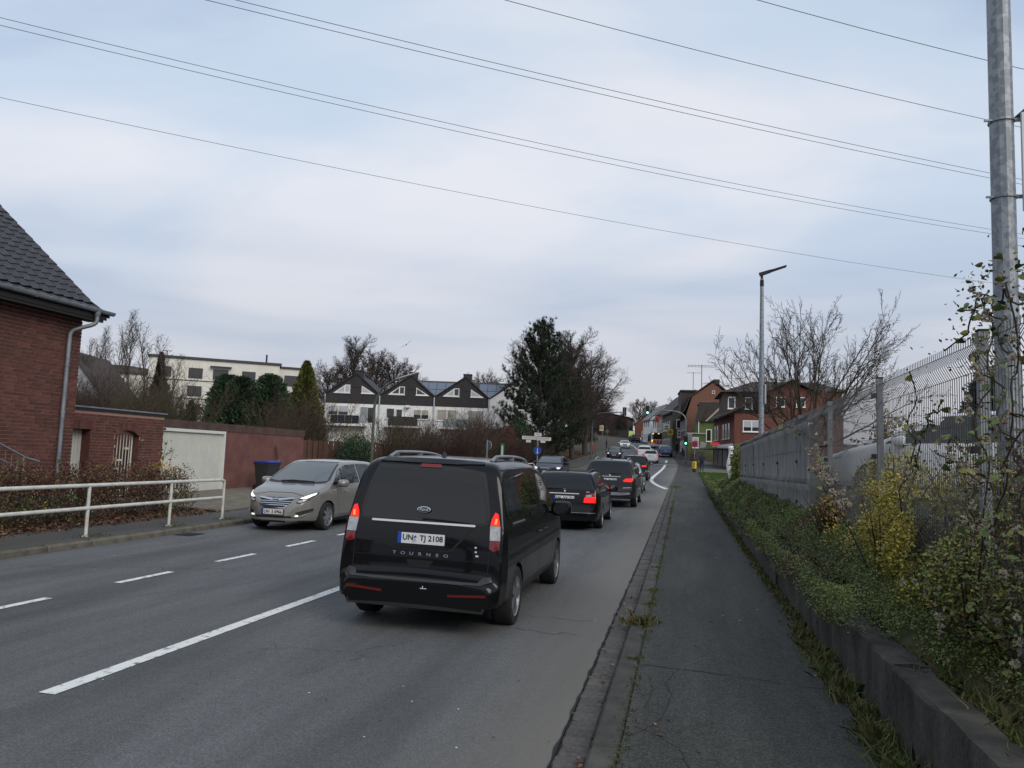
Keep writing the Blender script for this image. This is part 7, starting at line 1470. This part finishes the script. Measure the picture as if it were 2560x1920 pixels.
for (a, b, z) in ((-1.15, -.05, 3.25), (-.1, .95, 3.2), (-.25, .25, 3.5)):
    m = MB(); m.ext([(-10.1+a,53.93,z-.11),(-10.1+b,53.93,z-.13),(-10.1+b,53.93,z+.11),(-10.1+a,53.93,z+.13)], (0,.03,0)); m.build('sign_arm', M_swh, t, W=True); m = MB()
    for dz in (.05, -.02): m.box(-10.1+a+.12,-10.1+b-.12,53.925,53.93,z+dz-.012,z+dz+.012)
    m.build('sign_print', pm('sign_print_red', (.35,.08,.06), rough=.6), t, W=True)
for (a, b) in ((-.85, -.5), (.2, .55)): m = MB(); m.box(-10.1+a,-10.1+b,53.93,53.95,2.92,3.1); m.build('sign_plate', M_swh, t, W=True)
disc(t, (-10.1, 53.92, 2.35), .29, rad(-90), M_sbl); m = MB(); m.box(-10.13,-10.07,53.895,53.905,2.2,2.48); m.tube([(-10.1,53.9,2.5),(-10.1,53.9,2.52)], .05, 8); m.box(-10.2,-10.0,53.895,53.905,2.16,2.2); m.build('sign_symbol', M_swh, t, W=True)
def signalhead(t, c, face, lit=None, back=False):
    n = Vector((math.cos(face), math.sin(face), 0)); R = Matrix.Rotation(face+math.pi/2, 3, 'Z'); c = Vector(c); m = MB(); m.cbox(c, (.32, .22, .95), rot=R); m.build('signal_head', pm('signal_black', (.012,.013,.013), rough=.5), t, W=True)
    m = MB(); m.cbox(c-n*.06, (.46, .02, 1.04), rot=R); m.build('backboard', M_frd, t, W=True)
    if not back:
        m = MB()
        for (w_, h_, dx, dz) in ((.035,1.06,-.24,0),(.035,1.06,.24,0),(.51,.035,0,.53),(.51,.035,0,-.53)): m.cbox(c-n*.045+R@Vector((dx,0,dz)), (w_,.02,h_), rot=R)
        m.build('white_border', M_swh, t, W=True)
    for k, dz in enumerate((.31, 0, -.31)):
        on = lit == k; disc(t, c+n*.115+Vector((0,0,dz)), .125 if on else .10, face, (pm('signal_green_lit', (.1,.9,.6), emit=(.25,1,.72), es=2.0) if on else M_dark), 'lens', .01)
# right mast with arm over the road
ty = 90; t = thing('traffic_signal', 'traffic signal mast with curved arm and green light over the road', 'traffic light', (.3, ty, gz(ty)))
za = gz(ty); m = MB(); m.tube([(.3,ty,za),(.3,ty,za+5.0)]+[(.3-1.5*(1-math.cos(a)), ty, za+5.0+1.1*math.sin(a)) for a in np.linspace(.15, 1.45, 8)]+[(-3.9,ty,za+6.3)], [.10,.09]+[.075]*8+[.05], 10); m.build('mast', M_zinc, t, W=True, smooth=True)
signalhead(t, (-4.05, ty-.15, za+6.15), rad(-90), 2); signalhead(t, (.3, ty-.2, za+2.75), rad(-90), 2, back=True)
disc(t, (.75, ty-.1, za+4.0), .26, rad(-90), M_srd); disc(t, (.75, ty-.115, za+4.0), .19, rad(-90), M_sgr, 'sign_disc'); m = MB(); m.box(.5,1.0,ty-.1,ty-.07,za+2.6,za+3.6); m.build('sign_plate', M_swh, t, W=True); m = MB()
for k in range(4): m.box(.56,.94,ty-.11,ty-.1,za+2.75+.2*k,za+2.80+.2*k)
m.build('sign_print', M_dark, t, W=True)
# left mast, head seen from behind
t = thing('traffic_signal', 'traffic signal mast on the left whose head shows its dark back', 'traffic light', (-10.9, 94, gz(94))); za = gz(94); m = MB(); m.tube([(-10.9,94,za),(-10.9,94,za+4.2),(-10.7,94,za+5.3),(-10.0,94,za+5.75),(-6.9,94,za+5.95)], [.10,.09,.07,.06,.05], 10); m.build('mast', M_sgr, t, W=True, smooth=True); signalhead(t, (-7.0, 94.1, za+6.0), rad(90), None, back=True); signalhead(t, (-10.9, 94.15, za+3.0), rad(90), None, back=True)
m = MB(); m.box(-7.025,-6.975,93.84,93.86,za+5.4,za+6.6); m.build('bracket', M_zinc, t, W=True)
for (x, y, lb) in ((-10.95, 99, 'dark signal post with round sign by the woman in red'), (-12.3, 128, 'slim dark post at the bus stop'), (-10.7, 57, 'thin grey post behind the cycle signpost')):
    t = thing('slim_post', lb, 'post', (x, y, gz(y))); post(t, x, y, gz(y), gz(y)+3.4, .05, M_sgr); disc(t, (x, y-.06, gz(y)+2.9), .28, rad(-90), M_sgr)
t = thing('bus_stop_sign', 'round white and yellow bus stop sign on a pole', 'sign', (-12.5, 122, gz(122))); post(t, -12.5, 122, gz(122), gz(122)+3.9, .045); m = MB(); m.box(-12.95,-12.3,121.9,121.95,gz(122)+3.1,gz(122)+4.0); m.build('sign_face', M_swh, t, W=True); disc(t, (-12.62,121.88,gz(122)+3.55), .24, rad(-90), M_ye2)
# round red sign and litter bin
t = thing('round_red_sign', 'round red and blue sign on a grey post by the litter bin', 'sign', (1.05, 73.2, gz(73))); z_ = gz(73)+.1; post(t, 1.05, 73.2, z_, z_+2.9, .038); disc(t, (1.05, 73.13, z_+2.55), .30, rad(-90), M_srd); disc(t, (1.05, 73.115, z_+2.55), .22, rad(-90), pm('sign_magenta', (.16,.015,.06), rough=.4), 'sign_disc'); m = MB(); m.bar((.92,73.1,z_+2.68),(1.18,73.1,z_+2.42),.03,.02); m.build('sign_symbol', M_srd, t, W=True)
t = thing('litter_bin', 'yellow litter bin with black top and base on the pavement edge', 'litter bin', (1.02, 72.6, gz(72.6)+.09)); m = MB(); m.lathe([(.14,0),(.16,.05),(.16,.35)], 14, close=True); m.build('base', M_blk, t); m = MB(); m.lathe([(.20,.33),(.21,.36),(.21,.98),(.20,1.0)], 18, close=True); m.build('drum', M_ye2, t); m = MB(); m.lathe([(.215,1.0),(.22,1.02),(.22,1.2),(.12,1.32),(.01,1.34)], 18); m.build('lid', M_blk, t); m = MB(); m.box(-.06,.06,-.218,-.206,.45,.9); m.build('sticker', pm('bin_print', (.25,.17,.02), rough=.6), t)
t = thing('white_banner', 'narrow white fabric banner with dark print hanging at the fence end', 'banner', (1.95, 33.6, gz(33))); m = MB(); v = []
for k in range(15):
    z = 2.62-1.45*k/14; xo = .05*math.sin(k*.6); v += [(1.83+xo,33.6+.02*math.sin(k),z),(2.08+xo*.6,33.6-.02*math.sin(k*1.3),z)]
m.add(v, [(2*k,2*k+1,2*k+3,2*k+2) for k in range(14)]); o = m.build('cloth', M_fr, t, W=True, smooth=True); md = o.modifiers.new('t','SOLIDIFY'); md.thickness = .01
m = MB()
for k, (z, w_) in enumerate(((2.25,.08),(2.15,.12),(2.05,.07),(1.85,.06))): m.cbox((1.97,33.57,z), (w_,.01,.05), mi=0)
m.build('print', M_dark, t, W=True); m = MB(); m.tube([(2.12,33.6,.5),(2.12,33.6,2.7)], .03, 6); m.build('post', M_zinc, t, W=True)
t = thing('leaning_sign', 'white sign board tilted beside the green house', 'sign', (2.6, 96, gz(96))); post(t, 2.6, 96, gz(96), gz(96)+2.6, .04); m = MB(); m.cbox((2.35,95.9,gz(96)+2.1), (.7,.04,.85), rot=Matrix.Rotation(rad(14),3,'Y')); m.build('sign_face', M_swh, t, W=True)
for k in range(8):
    y = 92+3.1*k; x = float(np.interp(y, [92,100,115], [1.4,.9,-.2])); t = thing('bollard', 'dark brown bollard along the pavement by the green house', 'bollard', (x, y, gz(y)+.07), group='bollards along the pavement'); m = MB(); m.lathe([(.09,0),(.085,.95),(.06,1.05),(.01,1.08)], 10); m.build('post', pm('bollard_brown', (.05,.028,.022), rough=.7), t)
# shop signs far on the right
for (x, y, z, w_, h_, mt, lb) in ((-2.6,124.0,4.2,.9,1.2,M_swh,'white hanging shop sign on the grey house'), (-2.0,123.9,3.7,.9,.9,M_ye2,'yellow and black shop sign beside the white one'), (-.6,118.5,3.4,.6,1.3,M_swh,'narrow white sign board by the pavement'), (-4.6,139,5.5,.7,1.1,MATS['bus_red'],'red round shop sign above the bus')):
    t = thing('hanging_sign', lb, 'shop sign', (x, y, gz(y)+z-1)); m = MB(); m.box(-w_/2,w_/2,-.05,.05,0,h_); m.build('sign_face', mt, t); m = MB(); m.box(-w_*.35,w_*.35,-.06,-.05,h_*.3,h_*.45); m.box(-w_*.3,w_*.3,-.06,-.05,h_*.6,h_*.75); m.build('sign_print', M_dark, t); m = MB(); m.tube([(0,0,h_),(0,0,h_+.25),(.8,0,h_+.25)], .03, 5); m.build('bracket', M_dark, t)
# bus shelter up the bend
t = thing('bus_shelter', 'dark bus shelter with a lit yellow-green poster up the bend', 'bus shelter', (-15.6, 209, gz(209)+.1), rad(5)); m = MB(); m.box(-2.6,2.6,-.9,.9,2.3,2.45); m.build('roof', M_frd, t)
for x in (-2.5, 2.5):
    for y in (-.8, .8): m = MB(); m.tube([(x,y,0),(x,y,2.3)], .04, 6); m.build('post', M_frd, t)
m = MB(); m.box(-2.5,2.5,.78,.8,.3,2.2); m.build('pane', M_glass, t); m = MB(); m.box(1.3,2.4,-.95,-.88,.5,2.2); m.build('poster', pm('poster_green', (.25,.32,.08), emit=(.4,.5,.12), es=.35), t)
# ================================================================== PEOPLE (small in the picture)
def person(label, loc, rz, H_, joints, mats, cuts, group=None, extra=None):
    """one continuous skinned figure; cuts: list of (test(co) -> material index)"""
    t = thing('person', label, 'person', loc, rz, group)
    V, E_, R_ = joints; me = bpy.data.meshes.new('body'); me.from_pydata(V, E_, []); o = link('body', me, t)
    md = o.modifiers.new('s', 'SKIN'); me.update()
    sv = me.skin_vertices[0].data
    for i, r_ in enumerate(R_): sv[i].radius = (r_, r_*.9)
    sv[0].use_root = True
    o.modifiers.new('ss', 'SUBSURF').levels = 2
    dg = bpy.context.evaluated_depsgraph_get(); dg.update(); m2 = bpy.data.meshes.new_from_object(o.evaluated_get(dg)); o.modifiers.clear(); o.data = m2
    m2.materials.clear()
    for m in mats: m2.materials.append(m)
    for p in m2.polygons: p.use_smooth = True; p.material_index = cuts(p.center)
    t.scale = (H_/1.76,)*3
    return t
def figure(step=.12, armL=(-.26,.02,.86), armR=(.26,.02,.86), elbL=(-.28,-.04,1.14), elbR=(.28,-.04,1.14)):
    V = [(0,0,.95),(0,0,1.15),(0,.0,1.36),(0,.01,1.48),(0,.03,1.60),(0,.03,1.70), (-.10,0,.90),(-.11,step,.48),(-.11,step*1.5-.05,.08),(-.11,step*1.5+.12,.04), (.10,0,.90),(.11,-step*.4,.48),(.11,-step*1.6,.10),(.11,-step*1.6+.12,.04), (-.19,0,1.40),elbL,armL, (.19,0,1.40),elbR,armR, (armL[0],armL[1]+.03,armL[2]-.09), (armR[0],armR[1]+.03,armR[2]-.09)]
    E_ = [(0,1),(1,2),(2,3),(3,4),(4,5),(0,6),(6,7),(7,8),(8,9),(0,10),(10,11),(11,12),(12,13),(2,14),(14,15),(15,16),(2,17),(17,18),(18,19),(16,20),(19,21)]
    R_ = [.15,.155,.165,.06,.098,.075,.105,.07,.048,.035,.105,.07,.048,.035,.075,.055,.04,.075,.055,.04,.035,.035]
    return V, E_, R_
M_skin = pm('skin', (.42,.24,.17), rough=.6); M_hair = pm('hair_dark', (.015,.012,.010), rough=.8); M_nv = pm('jacket_navy', (.012,.016,.035), rough=.8); M_tr = pm('trousers_dark', (.012,.012,.015), rough=.85); M_redc = pm('coat_red', (.38,.025,.02), rough=.8); M_lt = pm('jacket_light', (.35,.35,.36), rough=.8); M_fur = pm('hood_fur', (.30,.22,.17), rough=1); M_bkj = pm('jacket_black', (.014,.014,.016), rough=.8)
def cuts(coat_z, hood=False): return lambda c: (2 if c.z > 1.50 else (0 if c.z > coat_z and not (abs(c.x) > .2 and c.z < .82) else 1)) if not hood else (2 if c.z > 1.46 else (0 if c.z > coat_z else 1))
p1 = person('person in dark navy jacket walking away with hands behind the back', (1.75, 74.6, gz(74.6)+.09), rad(-4), 1.78, figure(.12, (-.06,-.16,.98), (.06,-.17,.98), (-.30,-.08,1.16), (.30,-.08,1.16)), [M_nv, M_tr, M_hair], cuts(.93))
person('person in a long red coat with fur hood on the left pavement', (-12.2, 106, gz(106)+.1), rad(150), 1.72, figure(.08, elbR=(.27,.05,1.15), armR=(.22,.18,1.02)), [M_redc, M_tr, M_fur], cuts(.55, True))
person('person in black standing at the shop wall holding a bag', (-.9, 117, gz(117)+.1), rad(60), 1.78, figure(.04), [M_bkj, M_tr, M_skin], cuts(.9)); person('person in pale jacket facing the one in black', (.15, 117.6, gz(117.6)+.1), rad(-120), 1.75, figure(.06), [M_lt, M_tr, M_hair], cuts(.9))
person('person waiting near the bus stop pole', (-12.0, 124, gz(124)+.1), rad(100), 1.72, figure(.03), [M_bkj, M_tr, M_hair], cuts(.85))
# ================================================================== OVERHEAD LINES AND BIRD
M_wirek = pm('cable_grey', (.10,.11,.125), rough=.6)
def cable(lb, a, b, z, sag, r=.016, ext_=(.15, .25), twin=None):
    t = thing('overhead_cable', lb, 'cable', (*a, z)); A = Vector((*a, z)); B_ = Vector((*b, z)); d_ = B_-A; pts = []
    for k in range(41):
        u = -ext_[0]+(1+ext_[0]+ext_[1])*k/40; p = A+d_*u; pts.append(p+Vector((0,0,-sag*4*u*(1-u))))
    m = MB(); m.tube(pts, r, 5); m.build('conductor', M_wirek, t, W=True, smooth=True)
    if twin: m = MB(); m.tube([p+Vector(twin) for p in pts], r, 5); m.build('conductor', M_wirek, t, W=True, smooth=True)
cable('lowest single overhead cable across the sky', (-39.8,36), (32.2,89.4), 22, .8)
cable('middle twin overhead cable across the sky', (-32.3,28.8), (25.1,69.4), 22, .7, twin=(.0,.1,-.34))
cable('upper twin overhead cable across the sky', (-20.1,29.3), (20.4,56.1), 22, .25, twin=(.0,.1,-.30), ext_=(.3,.25))
cable('single overhead cable above the twin ones', (-8,31.3), (17.1,47.3), 22, .15, ext_=(.5,.3))
cable('highest overhead cable near the pole top', (2.9,33.1), (14.6,40.2), 22, .05, ext_=(.8,.5))
t = thing('bird', 'small dark bird gliding above the terrace roofs', 'bird', (-22.8, 60.4, 10.9), rad(20)); t.rotation_euler = (0, rad(-38), rad(20)); m = MB(); m.lathe([(.005,-.2),(.045,-.08),(.05,.05),(.02,.18),(.003,.24)], 8, axis='Y'); m.ext([(.03,.06,0),(.5,-.06,.06),(.48,-.1,.06),(.03,-.06,0)], (0,0,.012)); m.ext([(-.03,.06,0),(-.03,-.06,0),(-.48,-.1,.06),(-.5,-.06,.06)], (0,0,.012)); m.ext([(-.03,-.18,0),(.03,-.18,0),(.06,-.32,0),(-.06,-.32,0)], (0,0,.01)); m.build('body', pm('bird_grey', (.06,.06,.065), rough=.8), t)
for i, (lb, x, y, s, k) in enumerate((('brown twigs behind the fence below the seed heads', 2.5, 4.7, .4, 1), ('twiggy bush in the yard behind the yellow shrub', 2.7, 6.6, .36, 0))): bareshrub(lb, (x, y, .9), 0, 0, 0, None, proto=(sA, sB)[k], s=s, rz=i*1.9)
leafshrub('yard_bush', 'dark leafy bush behind the fence below the vine', (2.7, 5.3, .8), .45, 1.1, .95, 2600, .05, [M_cy[0], M_gc[0], M_gc[4], M_gc[3]], [.3, .3, .25, .15], cat='bush')
leafshrub('yellow_sapling', 'young tree with orange-yellow leaves in the yard', (4.3, 18.3, 1.3), .25, .3, 2.1, 420, .09, [M_ye[0], M_hl[5]], [.5, .5], cat='sapling')
make_conifer('yard_conifer', 'dark conifer beyond the white parked car', (8.6, 24.5, 1.3), 3.4, 1.3, 5000, M_cy, [.6, .35, .05], 9, .6, .25)
leafshrub('yard_hedge', 'tall brown hedge at the back of the yard', (17, 41, 1.2), 9, 1.2, 3.3, 15000, .22, [M_leafb[1], M_twig, M_leafb[0], M_go[2]], [.35, .35, .15, .15], cat='hedge')
# wooded hill far left
V = []; xs2 = np.linspace(-380, -120, 90); ys2 = np.linspace(250, 330, 14)
V = [(x, y, 8+26*math.exp(-((x+235)/60)**2)*(1-((y-290)/45)**2*.6)+random.gauss(0, .9)) for y in ys2 for x in xs2]; F = [(j*90+i, j*90+i+1, (j+1)*90+i+1, (j+1)*90+i) for j in range(13) for i in range(89)]
setp(link('wooded_hill', npmesh('wooded_hill', V, F, pm('winter_wood', (.05,.032,.028), (.085,.058,.05), scale=.3, rough=1, coord='World'))), 'brown wooded hill far behind the birches', 'hill', kind='stuff')
# houses and trees behind the camera (mirrored in the car windows)
h = rowhouse('brick_house_behind', 'dark gabled house standing back down the road', -24, -34, rad(180), 12, 10, 6, 11, M_rb, M_rt); h.location.z = 0
for i, (x, y, s) in enumerate(((-21.5, 209, .62), (-15.8, 212, .5), (-27, 206, .7))): make_tree('distant_tree', ('bare tree before the dark brick building at the bend', 'small bare tree by the far bus shelter', 'bare tree left of the far bend')[i], (x, y, gz(y)), LIME, 0, 0, 0, M_bark, M_twg, proto=(limeB, limeA)[i % 2], s=s, rz=i*2)
for i, (x, y, s) in enumerate(((8, -26, .8), (-1, -48, 1.0), (-14, -40, .9), (14, -14, .7))): make_tree('roadside_tree', ('bare tree back down the road beside the pavement', 'bare tree far back in the middle of the view behind', 'bare tree back on the left side of the road', 'bare tree in the yard back by the fence')[i], (x, y, .3), LIME, 0, 0, 0, M_bark, M_twg, proto=(limeA, limeB)[i % 2], s=s, rz=i)
